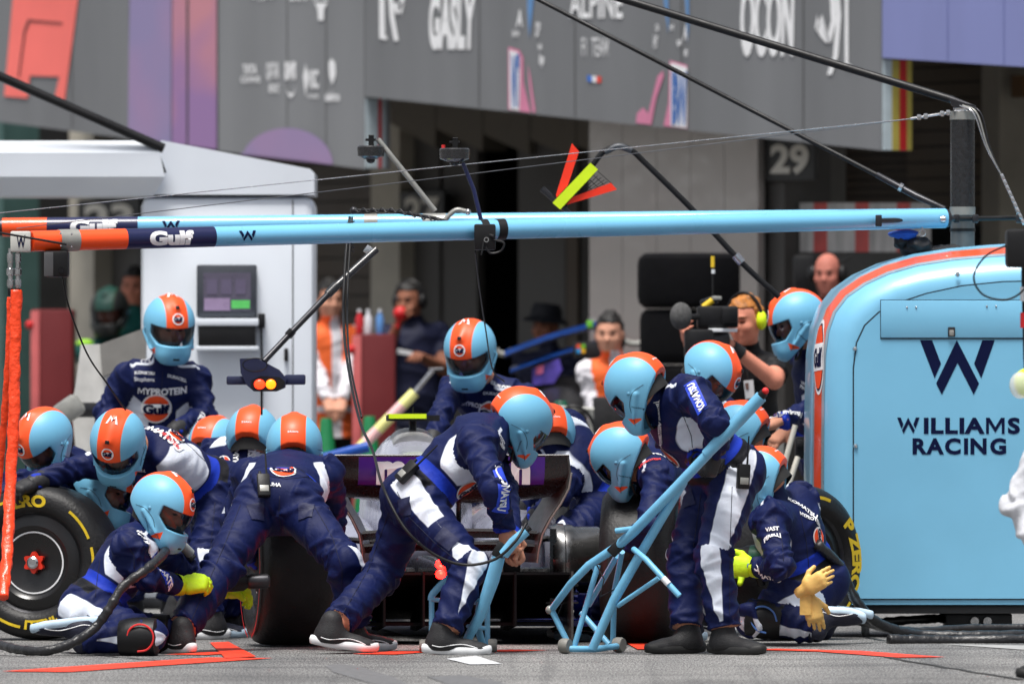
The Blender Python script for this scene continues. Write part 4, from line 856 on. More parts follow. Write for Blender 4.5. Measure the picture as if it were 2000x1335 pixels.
# old left rear wheel being pulled away, tread to the camera
cO = P(566, 1100, -1.05); cO.z = .362
wo = wheel(cO, (-.985, -.17, 0), .37, 'worn racing wheel coming off the rear corner between a bending man\'s legs', M_tred, [('P ZERO', 20, .05, 1.2)], [(-170, 170, .318, .33)], nut=M_tred, Rr=.358)
# right rear wheel just taken off
cQ = P(1254, 1115, -.6); cQ.z = .362
wheel(cQ, (.99, -.08, 0), .36, 'worn racing wheel just off the hub behind the large blue jack', M_tred, [('P ZERO', 0, .05, 1.2)], [(-150, 150, .318, .33)], Rr=.358)

# ================================================================== RACING CAR
yaw = R(4.5); CX = Vector((math.cos(yaw), math.sin(yaw), 0)); CYv = Vector((-math.sin(yaw), math.cos(yaw), 0)); CO = Vector((-.325, -.38, 0))
def K(x, y, z): return CO + CX * x + CYv * y + Vector((0, 0, z + .025 - .004 * y))
car = empty('racing_car', CO, 'silver and navy racing car seen from behind with purple rear wing', 'racing car')
M_silver = mat('car_silver', srgb(176, 178, 194), .28, .35, noise=.22, nscale=5, coat=.6)
M_carnavy = mat('car_navy', srgb(34, 46, 130), .25, .2, noise=.1, coat=.6)
M_purple = mat('wing_purple', srgb(84, 42, 172), .35, noise=.08, coat=.3)
M_carb2 = mat('endplate_carbon', (.075, .075, .072, 1), .35, .3, noise=.35, nscale=40)
def slab(name, prof, x0, x1, m, par, th=.012, curve=0, n=12):
    """wing element: (y,z) profile swept across the car"""
    b = MB(); rings = []
    for i in range(n + 1):
        x = x0 + (x1 - x0) * i / n; dz = curve * (abs(x) / .54) ** 3; top = []; bot = []
        for j, (y, z) in enumerate(prof):
            a = prof[max(j - 1, 0)]; c_ = prof[min(j + 1, len(prof) - 1)]; t = Vector((c_[0] - a[0], c_[1] - a[1])).normalized(); nn = Vector((-t.y, t.x)) * th / 2
            top.append(K(x, y + nn.x, z + dz + nn.y)); bot.append(K(x, y - nn.x, z + dz - nn.y))
        rings.append(top + bot[::-1])
    return b.loft(rings).build(name, m, par, smooth=40)
wing = empty_part('rear_wing', car)
pf = [(-.66, .835), (-.645, .79), (-.625, .745), (-.585, .715), (-.53, .70)]
slab('flap', pf, -.425, .425, M_purple, wing); slab('flap_end', pf, -.535, -.4255, M_carbon, wing); slab('flap_end', pf, .4255, .535, M_carbon, wing)
slab('flap_lip', [(-.672, .842), (-.662, .834)], -.535, .535, M_carbon, wing, .006)
slab('main_plane', [(-.565, .695), (-.5, .655), (-.4, .635), (-.28, .65), (-.18, .67)], -.52, .52, M_carbon, wing, .03, .045)
fl = K(0, -.645, .78)
for s, px in (('m', 762), ('n', 1016)):
    sh = T(s, .06); sc_ = 58 / 430
    MB().add([K((px - 881) / 430 + p[0] * sc_ * .95, -.661 + (.02 if p[1] < 0 else .0) * 0 + .018 * (0 if p[1] > 0 else 1) * min(1, -p[1] * 2), .785 + p[1] * sc_) for p in sh[0]], sh[1]).build('lettering', M_print, wing, smooth=0)
for sg in (-1, 1):
    pts = [(.535, .835, -.67, -.30), (.545, .76, -.66, -.28), (.535, .69, -.65, -.26), (.50, .62, -.63, -.24), (.455, .55, -.60, -.22), (.42, .48, -.58, -.20), (.405, .41, -.55, -.20), (.40, .35, -.52, -.22)]
    rows = []
    for x, z, y0, y1 in pts:
        rows.append([K(sg * x, y0, z), K(sg * (x - .02), (y0 + y1) / 2, z), K(sg * (x - .055), y1, z), K(sg * (x - .055) - sg * .01, y1, z), K(sg * (x - .02) - sg * .012, (y0 + y1) / 2, z), K(sg * x - sg * .01, y0, z)])
    MB().loft(rows).build('endplate', M_carb2, wing, smooth=50)
    MB().tube([K(sg * (x + .001), y0 - .004, z) for x, z, y0, y1 in pts[1:]], .005, 6).build('edge_strip', M_alu, wing)
for z, y in ((.47, -.5), (.41, -.47)): slab('beam_wing', [(y - .02, z + .03), (y + .04, z), (y + .12, z + .005)], -.40, .40, M_carbon, wing, .014, -.03)
for sg in (-1, 1): MB().tube([K(sg * .05, -.35, .42), K(sg * .05, -.42, .68)], .012, 8).build('wing_pylon', M_carbon, wing)
def ell(y, hw, z0, z1, n=28, x0=0, p=2.4):
    out = []
    for k in range(n):
        a = 2 * math.pi * k / n; c, s = math.cos(a), math.sin(a)
        out.append(K(x0 + hw * math.copysign(abs(c) ** (2 / p), c), y, (z0 + z1) / 2 + (z1 - z0) / 2 * math.copysign(abs(s) ** (2 / p), s)))
    return out
cover = MB().loft([ell(-.32, .055, .36, .46), ell(0, .09, .3, .54), ell(.4, .14, .24, .62), ell(.9, .2, .2, .72), ell(1.4, .25, .16, .84), ell(1.9, .26, .14, .93), ell(2.15, .2, .3, .95), ell(2.2, .14, .5, .92)]).build('engine_cover', M_silver, car, smooth=60)
for sg in (-1, 1):
    MB().loft([ell(.15, .06, .18, .38, x0=sg * .3), ell(.5, .14, .14, .50, x0=sg * .36), ell(1.0, .2, .12, .57, x0=sg * .42), ell(1.6, .24, .12, .61, x0=sg * .46), ell(2.4, .24, .14, .62, x0=sg * .48), ell(2.7, .18, .2, .58, x0=sg * .48)]).build('sidepod', M_silver, car, smooth=60)
    MB().loft([[K(sg * x, y, z) for x, z in ((.3, .05), (.79, .05), (.79, .075), (.3, .075))] for y in (-.05, .6, 1.6, 3.0)]).build('floor_edge', M_carnavy, car, smooth=20)
MB().loft([ell(2.1, .3, .12, .6), ell(3.0, .28, .14, .6), ell(3.9, .2, .2, .52), ell(4.6, .13, .2, .4), ell(4.95, .06, .18, .26)]).build('nose', M_carnavy, car, smooth=60)
MB().tube(bez([K(-.33, 2.2, .68), K(-.36, 2.7, .78), K(-.22, 3.15, .74), K(0, 3.3, .70), K(.22, 3.15, .74), K(.36, 2.7, .78), K(.33, 2.2, .68)]), .03, 10).tube([K(0, 3.3, .7), K(0, 3.55, .5)], .02, 8).build('halo', M_carbon, car, smooth=180)
hoop = MB().loft([ell(1.75, .11, .78, .93), ell(2.0, .115, .78, .965), ell(2.25, .10, .78, .955)]).build('roll_hoop', mat('hoop_grey', srgb(150, 150, 150), .35, .3, noise=.3, nscale=12), car, smooth=60)
tz = 1.005
MB().bb(Vector((0, 0, 0)), Vector((.001, .001, .001))).build('antenna_base', M_black, car).location = K(0, 1.9, tz) - org(car)
tb_ = MB(); tb_.loft([[K(x, y, z) for y, z in ((1.85, tz - .008), (1.98, tz - .008), (1.98, tz + .02), (1.85, tz + .02))] for x in (-.125, .125)]); tb_ = tb_.build('camera_bar', M_black, car)
MB().loft([[K(x, y, z) for y, z in ((1.842, tz + .004), (1.97, tz + .004), (1.97, tz + .026), (1.842, tz + .026))] for x in (-.12, .06)]).build('yellow_cover', M_fluo, tb_); MB().tube([K(0, 1.93, .94), K(0, 1.93, tz)], .018, 8).build('camera_stalk', M_black, tb_); MB().tube([K(.0, 1.9, tz + .02), K(0, 1.9, tz + .06)], .003, 6).build('antenna', M_black, tb_)
# gearbox, crash structure, light, diffuser, suspension, brakes
crash = MB().loft([ell(-.67, .045, .27, .34, p=4), ell(-.3, .07, .25, .38, p=4), ell(.3, .12, .2, .42, p=4)]).build('crash_structure', M_carbon, car, smooth=40)
MB().bb(Vector((-.04, -.012, -.035)), Vector((.04, .012, .06)), .006).build('light_housing', M_black, crash).location = K(-.055, -.68, .32) - org(car)
lamp_m = mat('rain_light_red', (1, .003, .002, 1), .3, noise=0, emit=30)
for dz in (-.004, .028): MB().ball(K(-.055, -.70, .305 + dz * 1.4), (.024, .010, .022), 16).build('rain_light', lamp_m, crash)
ld = bpy.data.lights.new('rain_light_glow', 'POINT'); ld.energy = 2.2; ld.color = (1, .05, .03); ld.shadow_soft_size = .02; lo = bpy.data.objects.new('rain_light_glow', ld); COL.objects.link(lo); lo.parent = crash; lo.location = K(-.055, -.76, .32) - org(car)
diff = MB().loft([[K(x, y, z) for x, z in ((-.52, .06), (.52, .06), (.52, z1), (-.52, z1))] for y, z1 in ((-.42, .075), (.2, .07))]).build('diffuser_floor', M_matte, car, smooth=20)
slab('diffuser_roof', [(-.52, .30), (-.3, .24), (0, .14), (.3, .085)], -.55, .55, M_matte, car, .012)
for x in (-.56, -.3, -.12, .12, .3, .56): MB().loft([[K(x + d, y, z) for d, z in ((-.005, z0), (.005, z0), (.005, z1), (-.005, z1))] for y, z0, z1 in ((-.54, -.005 if abs(x) > .5 else .06, .31), (0, .03, .15), (.3, .03, .09))]).build('diffuser_fence', M_carb2 if abs(x) > .5 else M_matte, car, smooth=0)
for sg in (-1, 1):
    for a, b, r in (((.1, -.05, .42), (.56, 0, .46), .014), ((.1, .35, .42), (.56, .02, .46), .014), ((.1, -.1, .22), (.56, -.02, .2), .014), ((.1, .4, .22), (.56, .02, .2), .014), ((.12, .15, .3), (.56, 0, .3), .02)): MB().tube([K(sg * a[0], a[1], a[2]), K(sg * b[0], b[1], b[2])], r, 8).build('suspension_arm', M_carbon, car)
    ax = CX * sg; c_ = K(0, 0, .36)
    br = MB().lathe([(.10, .50), (.155, .505), (.165, .53), (.165, .56), (.158, .565), (.158, .60), (.15, .61), (.15, .72), (.142, .735), (.10, .74), (.06, .74), (0, .74)], c_, ax, 48).build('brake_drum', mat('drum_dark', (.2, .2, .2, 1), .25, .9, noise=.35, nscale=14), car, smooth=40)
    MB().lathe([(0, .735), (.05, .735), (.05, .80), (.03, .82), (0, .82)], c_, ax, 24).build('axle', M_steel, br)
    for z in (.16, .2, .24, .28): slab('duct_vane', [(-.16, z), (-.02, z + .006), (.12, z)], sg * .47, sg * .62, M_carbon, br, .008, 0, 3)
    MB().loft([[K(sg * (.49 + d), y, z) for d, z in ((0, .12), (.03, .12), (.03, .5), (0, .5))] for y in (-.14, .14)]).build('brake_duct', M_carbon, br, smooth=20)
    slab('winglet', [(-.1, .20), (0, .21), (.1, .2)], sg * .63, sg * .72, M_carnavy, br, .008, 0, 2)
    wheel(K(sg * .72, 3.6, .36 - .025 + .0145), CX * sg, .30, None, M_tred, [('P ZERO', 0, .05, 1.2)], [], parent=car, Rr=.36, nm='front_wheel')
MB().loft([[K(x, y, z) for y, z in ((4.7, .1), (5.2, .08), (5.2, .1), (4.7, .13))] for x in (-.95, 0, .95)]).build('front_wing', M_carnavy, car, smooth=20)
cvb = BVHTree.FromPolygons([v.co + org(car) for v in cover.data.vertices], [tuple(p.vertices) for p in cover.data.polygons])
wrap_on(cvb, 'racing_number', T('2', .06), car, M_navyprint, 938, 1026, 40, 46, 0, .003)

# ================================================================== JACKS
def TB(pts, r, b=None, n=12): b = b or MB(); return b.tube([P(*p) for p in pts], r, n)
jk = empty('rear_jack', G(890, -2.4), 'small light blue tubular jack gripped by the bending man at the car\'s tail', 'jack')
J = M_jack
TB([(974, 1086, -2.62), (962, 1130, -2.6), (938, 1200, -2.55), (905, 1262, -2.5)], [.030, .032, .026, .018]).build('lever_arm', J, jk)
TB([(984, 1082, -2.66), (1003, 1058, -2.68), (1028, 1036, -2.68)], [.024, .024, .022], n=16).build('handle', J, jk); TB([(1026, 1038, -2.68), (1036, 1029, -2.68)], .012).build('handle_tip', M_black, jk)
MB().box(P(976, 1074, -2.62), (.05, .05, .07), Matrix.Rotation(R(30), 3, 'Y'), .008).build('pivot_block', M_black, jk)
for pts, r in (([(842, 1172, -2.2), (846, 1158, -2.2), (872, 1132, -2.2), (892, 1124, -2.2), (930, 1120, -2.25), (960, 1112, -2.4)], .0165), ([(843, 1166, -2.2), (843, 1268, -2.25)], .0125), ([(843, 1264, -2.25), (952, 1268, -2.2)], .013), ([(938, 1172, -2.5), (934, 1220, -2.4), (946, 1272, -2.3)], .0165), ([(952, 1170, -2.1), (952, 1262, -2.1)], .0125), ([(914, 1222, -2.5), (946, 1226, -2.4)], .01), ([(843, 1170, -2.2), (870, 1172, -2.35), (935, 1176, -2.45)], .01)):
    q = bez([P(*p) for p in pts], 5) if len(pts) > 2 else [P(*p) for p in pts]; MB().tube(q, r, 12).build('frame_tube', J, jk, smooth=60)
M_castor = mat('castor_grey', srgb(128, 126, 120), .6, noise=.15)
for px, y in ((828, -2.25), (962, -2.2)):
    c_ = G(px, y); MB().lathe([(0, -.02), (.026, -.02), (.03, -.012), (.03, .012), (.026, .02), (0, .02)], c_ + Vector((0, 0, .031)), (1, 0, 0), 20).build('wheel', M_castor, jk)
jb = empty('large_jack', G(1160, -2.4), 'large light blue tubular jack held upright by the standing man', 'jack')
Y2 = -2.55
for pts, r, nm in (([(1487, 774, Y2 - .35), (1416, 848, Y2 - .3), (1379, 887, Y2 - .27)], [.028, .029, .024], 'handle_pole'), ([(1384, 884, Y2 - .27), (1312, 960, Y2 - .2), (1239, 1036, Y2 - .1), (1205, 1067, Y2), (1150, 1103, Y2 + .05), (1114, 1140, Y2 + .1), (1077, 1190, Y2 + .25)], [.022, .022, .023, .021, .018, .017, .015], 'main_tube'),
        ([(1335, 940, Y2 - .2), (1244, 1093, Y2 - .05), (1200, 1170, Y2), (1157, 1266, Y2 + .05)], [.02, .021, .021, .02], 'main_tube'), ([(1076, 1188, Y2 + .25), (1114, 1264, Y2 + .2)], .0135, 'frame_tube'), ([(1215, 1077, Y2 + .1), (1200, 1153, Y2 + .3), (1197, 1256, Y2 + .35)], .0125, 'frame_tube'), ([(1168, 1103, Y2 + .1), (1121, 1264, Y2 + .12)], .0125, 'frame_tube'),
        ([(1238, 1072, Y2 - .1), (1262, 1092, Y2 - .25), (1327, 1163, Y2 - .3)], .013, 'foot_lever'), ([(1288, 1127, Y2 - .2), (1207, 1182, Y2)], .011, 'frame_tube'), ([(1106, 1266, Y2 + .1), (1160, 1267, Y2 + .1), (1212, 1260, Y2 + .3)], .0145, 'axle_tube'), ([(1203, 1036, Y2 - .06), (1241, 1031, Y2 - .1)], .012, 'stub_tube'), ([(1135, 1196, Y2 + .5), (1190, 1258, Y2 + .4)], .013, 'frame_tube'), ([(1154, 1100, Y2 + .1), (1166, 1118, Y2 + .2)], .01, 'frame_tube'), ([(1205, 1085, Y2 + .2), (1150, 1180, Y2 + .55)], .013, 'frame_tube')):
    q = [P(*p) for p in pts]
    MB().tube(q, r, 14).build(nm, J, jb, smooth=60)
TB([(1295, 1128, Y2 - .28), (1306, 1140, Y2 - .29)], .0145).build('white_band', M_white, jb); TB([(1484, 777, Y2 - .35), (1492, 767, Y2 - .36)], .02).build('pole_cap', M_black, jb); MB().ball(P(1495, 763, Y2 - .36), .016, 12).build('red_button', M_redprint, jb)
MB().box(P(1203, 1070, Y2), (.05, .06, .07), Matrix.Rotation(R(45), 3, 'Y'), .006).build('pivot_clamp', M_black, jb); TB([(1160, 1092, Y2 + .05), (1180, 1130, Y2), (1172, 1165, Y2), (1200, 1150, Y2 + .1)], .003, n=6).build('brake_cable', M_black, jb)
MB().ball(P(1074, 1190, Y2 + .25), .02, 12).build('hook_end', M_alu, jb)
for px, y in ((1104, Y2 + .1), (1209, Y2 + .3)):
    c_ = G(px, y); MB().lathe([(0, -.022), (.018, -.022), (.02, -.014), (.03, -.022), (.034, -.012), (.034, .012), (.03, .022), (0, .022)], c_ + Vector((0, 0, .035)), (.86, -.5, 0), 24).build('wheel', M_castor, jb)

# ================================================================== RIVAL CAR IN THE GARAGE MOUTH
rv = empty('garage_car', G(1110, 15.2), 'dark blue and pink racing car parked nose out before its garage', 'racing car')
M_rb = mat('rival_blue', srgb(18, 54, 118), .3, noise=.2, coat=.4); M_rk = mat('rival_black', (.012, .012, .014, 1), .35, noise=.2); M_rp = mat('rival_purple', srgb(88, 72, 170), .4, noise=.4, nscale=9); M_rpk = mat('rival_pink', srgb(222, 110, 150), .4, noise=.1)
YR = 14.8
for a, b in (((985, 694), (1166, 636)), ((996, 726), (1200, 664))):
    m_ = ((a[0] + b[0]) / 2, (a[1] + b[1]) / 2 - 4); pts = bez([P(a[0], a[1], YR), P(*m_, YR + .1), P(b[0], b[1], YR + .2)], 8); MB().loft([[p + Vector((0, d, z)) for d, z in ((-.09, 0), (0, .03), (.09, 0), (0, -.018))] for p in pts]).build('wing_element', M_rb, rv, smooth=40)
MB().bb(P(1146, 640, YR - .02), P(1158, 626, YR + .1), .004).build('wing_tip', mat('rival_lime', srgb(110, 190, 60), .4), rv)
MB().loft([[P(x, y, YR + d) for x, y in ((1030, 760), (1100, 735), (1180, 735), (1220, 765), (1215, 1000), (1040, 1000))] for d in (.1, .6, 2.4)]).build('chassis', M_rk, rv, smooth=30)
MB().loft([[P(1090 + w * math.cos(a), 812 + h * math.sin(a), YR - d) for a in [k * math.pi / 8 for k in range(16)]] for d, w, h in ((-.1, 70, 62), (.3, 58, 50), (.7, 30, 30))]).build('nose', M_rk, rv, smooth=60)
MB().prism([P(x, y, YR - .0) for x, y in ((1040, 720), (1092, 700), (1098, 722), (1082, 748), (1040, 752))], (0, .1, 0)).build('wing_plate', M_rp, rv); MB().prism([P(x, y, YR - .01) for x, y in ((1048, 716), (1062, 712), (1060, 728), (1046, 732))], (0, .02, 0)).build('pink_flash', M_rpk, rv)
for k, c in enumerate((srgb(230, 80, 40), srgb(120, 190, 40), srgb(30, 150, 220), srgb(240, 180, 30))): MB().bb(P(1126 + 9 * (k % 2), 680 + 9 * (k // 2), YR - .012), P(1134 + 9 * (k % 2), 672 + 9 * (k // 2), YR)).build('sponsor_square', mat('sq%d' % k, c, .4, noise=0), rv)
MB().bb(P(1120, 700, YR), P(1180, 668, YR + .06), .004).build('side_board', M_rk, rv)
for c_, w in (((1172, 620), 18), ((1240, 650), 30), ((985, 680), 16)): MB().tube([P(c_[0] + w * math.cos(a), c_[1] + w * .7 * math.sin(a), YR + .3) for a in [k * .35 for k in range(10)]], .018, 8).build('intake_rim', M_alu, rv)
for sg, px in ((-1, 1000), (1, 1215)): wheel(P(px, 900, YR + .4) * 1, (sg, 0, 0), .3, None, M_tred, [], [], parent=rv, Rr=.36, nm='front_wheel')
tr = empty('tool_trolley', G(1110, 9.5), 'grey tubular trolley standing before the garage car', 'trolley')
for a, b in (((1070, 795), (1160, 800)), ((1075, 795), (1075, 1190)), ((1155, 800), (1155, 1190)), ((1100, 800), (1130, 900)), ((1070, 880), (1160, 882))): MB().cyl(P(*a, 9.5), P(*b, 9.5), .014, n=10).build('frame_tube', M_alu, tr)
MB().bb(P(1078, 880, 9.45), P(1150, 850, 9.75), .01).build('tray', mat('tray_grey', srgb(84, 82, 78), .5), tr); MB().lathe([(0, 0), (.05, 0), (.05, .16), (.03, .2), (0, .2)], P(1095, 852, 9.6), (0, 0, 1), 16).build('canister', mat('canister_green', srgb(20, 80, 60), .4), tr); MB().tube(bez([P(1090, 815, 9.45), P(1110, 795, 9.4), P(1140, 800, 9.4), P(1160, 830, 9.4), P(1165, 880, 9.4)]), .01, 8).build('cable', M_black, tr)
# ================================================================== PEOPLE: distance-field bodies meshed as one surface
class Grid:
    def __init__(s, lo, hi, h):
        s.h = h; s.lo = np.array(lo, float); n = np.ceil((np.array(hi) - s.lo) / h).astype(int) + 1; s.D = np.full(tuple(n), 1.0, np.float32)
        s.ax = [(s.lo[i] + h * np.arange(n[i])).astype(np.float32) for i in range(3)]
    def add(s, fn, lo, hi, k=.03, pad=.03, mode='u'):
        sl = []; 
        for i in range(3):
            a = int(max(0, math.floor((lo[i] - pad - k - s.lo[i]) / s.h))); b = int(min(s.D.shape[i], math.ceil((hi[i] + pad + k - s.lo[i]) / s.h) + 1))
            if b <= a: return
            sl.append(slice(a, b))
        X = s.ax[0][sl[0]][:, None, None]; Y = s.ax[1][sl[1]][None, :, None]; Z = s.ax[2][sl[2]][None, None, :]
        d = fn(X, Y, Z); c = s.D[tuple(sl)]
        if mode == 'u': q = np.maximum(k - np.abs(c - d), 0) / k; s.D[tuple(sl)] = np.minimum(c, d) - q * q * k * .25
        else: q = np.maximum(k - np.abs(c + d), 0) / k; s.D[tuple(sl)] = np.maximum(c, -d) + q * q * k * .25
    def mesh(s):
        D = s.D; ins = D < 0; nx, ny, nz = D.shape
        cnt = np.zeros((nx - 1, ny - 1, nz - 1), np.int8); cor = [(i, j, k) for i in (0, 1) for j in (0, 1) for k in (0, 1)]
        sub = lambda A, c: A[c[0]:c[0] + nx - 1, c[1]:c[1] + ny - 1, c[2]:c[2] + nz - 1]
        for c in cor: cnt += sub(ins, c)
        act = (cnt > 0) & (cnt < 8); idx = np.argwhere(act); ids = np.full(act.shape, -1, np.int32); ids[act] = np.arange(len(idx))
        V = np.zeros((len(idx), 3)); N = np.zeros(len(idx))
        val = {c: D[idx[:, 0] + c[0], idx[:, 1] + c[1], idx[:, 2] + c[2]].astype(float) for c in cor}
        for a in cor:
            for ax in range(3):
                if a[ax]: continue
                b = list(a); b[ax] = 1; b = tuple(b); va, vb = val[a], val[b]; m = (va < 0) != (vb < 0); t = np.zeros(len(idx)); t[m] = va[m] / (va[m] - vb[m])
                p = np.repeat(np.array(a, float)[None], len(idx), 0); p[:, ax] += t; V[m] += p[m]; N[m] += 1
        V = (V / N[:, None] + idx) * s.h + s.lo
        F = []
        for ax in range(3):
            o = [0, 0, 0]; o[ax] = 1; A = ins[:nx - o[0], :ny - o[1], :nz - o[2]]; B = ins[o[0]:, o[1]:, o[2]:]
            e = np.argwhere(A != B); u, v = [(1, 2), (2, 0), (0, 1)][ax]
            e = e[(e[:, u] > 0) & (e[:, v] > 0) & (e[:, u] < D.shape[u] - 1) & (e[:, v] < D.shape[v] - 1)]
            if not len(e): continue
            def cell(du, dv): q = e.copy(); q[:, u] -= du; q[:, v] -= dv; return ids[q[:, 0], q[:, 1], q[:, 2]]
            q = np.stack([cell(1, 1), cell(0, 1), cell(0, 0), cell(1, 0)], 1); fl = ~ins[e[:, 0], e[:, 1], e[:, 2]]
            q[fl] = q[fl][:, ::-1]; F.append(q)
        return V, np.concatenate(F)
def nbr_smooth(val, E, it=1, w=.5):
    n = len(val); deg = np.bincount(E[:, 0], minlength=n) + np.bincount(E[:, 1], minlength=n); deg = np.maximum(deg, 1)
    for _ in range(it):
        if val.ndim == 1: s = np.bincount(E[:, 0], val[E[:, 1]], n) + np.bincount(E[:, 1], val[E[:, 0]], n); val = val * (1 - w) + w * s / deg
        else: val = np.stack([nbr_smooth(val[:, i], E, 1, w) for i in range(val.shape[1])], 1)
    return val
def edges_of(F):
    E = np.concatenate([F[:, [0, 1]], F[:, [1, 2]], F[:, [2, 3]], F[:, [3, 0]]]); E.sort(1); return np.unique(E, axis=0)
def vnormals(V, F):
    n = np.cross(V[F[:, 2]] - V[F[:, 0]], V[F[:, 3]] - V[F[:, 1]]); N = np.zeros_like(V)
    for i in range(4):
        for a in range(3): N[:, a] += np.bincount(F[:, i], n[:, a], len(V))
    return N / np.maximum(np.linalg.norm(N, axis=1, keepdims=True), 1e-9)
A3 = lambda v: np.array(v, float)
def f_cone(a, b, r1, r2, w=None, sc=1.0, cut=None):
    a = A3(a); b = A3(b); ba = b - a; L2 = max(ba @ ba, 1e-9); L = math.sqrt(L2)
    def fn(X, Y, Z):
        px, py, pz = X - a[0], Y - a[1], Z - a[2]; tr = (px * ba[0] + py * ba[1] + pz * ba[2]) / L2; t = np.clip(tr, 0, 1)
        qx, qy, qz = px - t * ba[0], py - t * ba[1], pz - t * ba[2]
        if w is not None:
            c = (qx * w[0] + qy * w[1] + qz * w[2]) * (1 / sc - 1); qx = qx + c * w[0]; qy = qy + c * w[1]; qz = qz + c * w[2]
        d = np.sqrt(qx * qx + qy * qy + qz * qz) - (r1 + (r2 - r1) * t)
        if cut is not None: d = np.maximum(d, (tr - 1) * L - cut)
        return d
    m = max(r1, r2) * max(1, sc); return fn, np.minimum(a, b) - m, np.maximum(a, b) + m
def f_ell(c, M, r):
    """ellipsoid; M columns are its axes"""
    c = A3(c); M = np.array(M, float); r = A3(r); rm = r.min()
    def fn(X, Y, Z):
        px, py, pz = X - c[0], Y - c[1], Z - c[2]
        q = [(px * M[0, i] + py * M[1, i] + pz * M[2, i]) / r[i] for i in range(3)]; return (np.sqrt(q[0] ** 2 + q[1] ** 2 + q[2] ** 2) - 1) * rm
    return fn, c - r.max(), c + r.max()
I3 = np.eye(3)
def mesh_from(name, V, F, mats, smooth=180):
    me = bpy.data.meshes.new(name); me.from_pydata(V.tolist(), [], F.tolist())
    for m in mats: me.materials.append(m)
    me.shade_smooth()
    if smooth < 180: me.set_sharp_from_angle(angle=R(smooth))
    return me
# ---- shared pieces: helmet, shoe, hand ----------------------------
def helmet_mat(name, base, stripe, line):
    m = bpy.data.materials.new(name); m.use_nodes = True; nt = m.node_tree; L = nt.links.new; b = nt.nodes['Principled BSDF']
    tc = nt.nodes.new('ShaderNodeTexCoord'); sx = nt.nodes.new('ShaderNodeSeparateXYZ'); L(tc.outputs['Object'], sx.inputs[0])
    ab = nt.nodes.new('ShaderNodeMath'); ab.operation = 'ABSOLUTE'; L(sx.outputs[0], ab.inputs[0])
    def lt(src, v):
        q = nt.nodes.new('ShaderNodeMath'); q.operation = 'LESS_THAN'; L(src, q.inputs[0]); q.inputs[1].default_value = v; return q.outputs[0]
    def gt(src, v):
        q = nt.nodes.new('ShaderNodeMath'); q.operation = 'GREATER_THAN'; L(src, q.inputs[0]); q.inputs[1].default_value = v; return q.outputs[0]
    def mulm(a, c): q = nt.nodes.new('ShaderNodeMath'); q.operation = 'MULTIPLY'; L(a, q.inputs[0]); L(c, q.inputs[1]); return q.outputs[0]
    def mixc(f, a, c):
        q = nt.nodes.new('ShaderNodeMix'); q.data_type = 'RGBA'; L(f, q.inputs[0])
        for s, i in ((a, 6), (c, 7)):
            if isinstance(s, tuple): q.inputs[i].default_value = s
            else: L(s, q.inputs[i])
        return q.outputs[2]
    up = gt(sx.outputs[2], -.045); c = mixc(mulm(lt(ab.outputs[0], .0585), up), base, line); c = mixc(mulm(lt(ab.outputs[0], .0565), up), c, stripe)
    # orange flashes on the chin sides
    d = nt.nodes.new('ShaderNodeMath'); d.operation = 'MULTIPLY_ADD'; L(sx.outputs[1], d.inputs[0]); d.inputs[1].default_value = .55; d.inputs[2].default_value = -.152
    z1 = nt.nodes.new('ShaderNodeMath'); z1.operation = 'SUBTRACT'; L(sx.outputs[2], z1.inputs[0]); L(d.outputs[0], z1.inputs[1]); za = nt.nodes.new('ShaderNodeMath'); za.operation = 'ABSOLUTE'; L(z1.outputs[0], za.inputs[0])
    th = nt.nodes.new('ShaderNodeMath'); th.operation = 'MULTIPLY_ADD'; L(sx.outputs[1], th.inputs[0]); th.inputs[1].default_value = .32; th.inputs[2].default_value = -.012
    fl = nt.nodes.new('ShaderNodeMath'); fl.operation = 'LESS_THAN'; L(za.outputs[0], fl.inputs[0]); L(th.outputs[0], fl.inputs[1])
    c = mixc(mulm(mulm(fl.outputs[0], lt(sx.outputs[1], .095)), gt(sx.outputs[1], .05)), c, stripe)
    n = nt.nodes.new('ShaderNodeTexNoise'); n.inputs['Scale'].default_value = 6; L(tc.outputs['Object'], n.inputs[0]); mr = nt.nodes.new('ShaderNodeMapRange'); mr.inputs[3].default_value = .38; mr.inputs[4].default_value = .58; L(n.outputs[0], mr.inputs[0])
    L(c, b.inputs['Base Color']); L(mr.outputs[0], b.inputs['Roughness']); b.inputs['Coat Weight'].default_value = .08; b.inputs['Coat Roughness'].default_value = .25; return m
M_helm = helmet_mat('helmet_paint', srgb(112, 182, 216), srgb(248, 84, 26), srgb(160, 170, 168)); M_helmk = helmet_mat('helmet_dark', srgb(22, 26, 26), srgb(16, 60, 52), srgb(70, 110, 70))
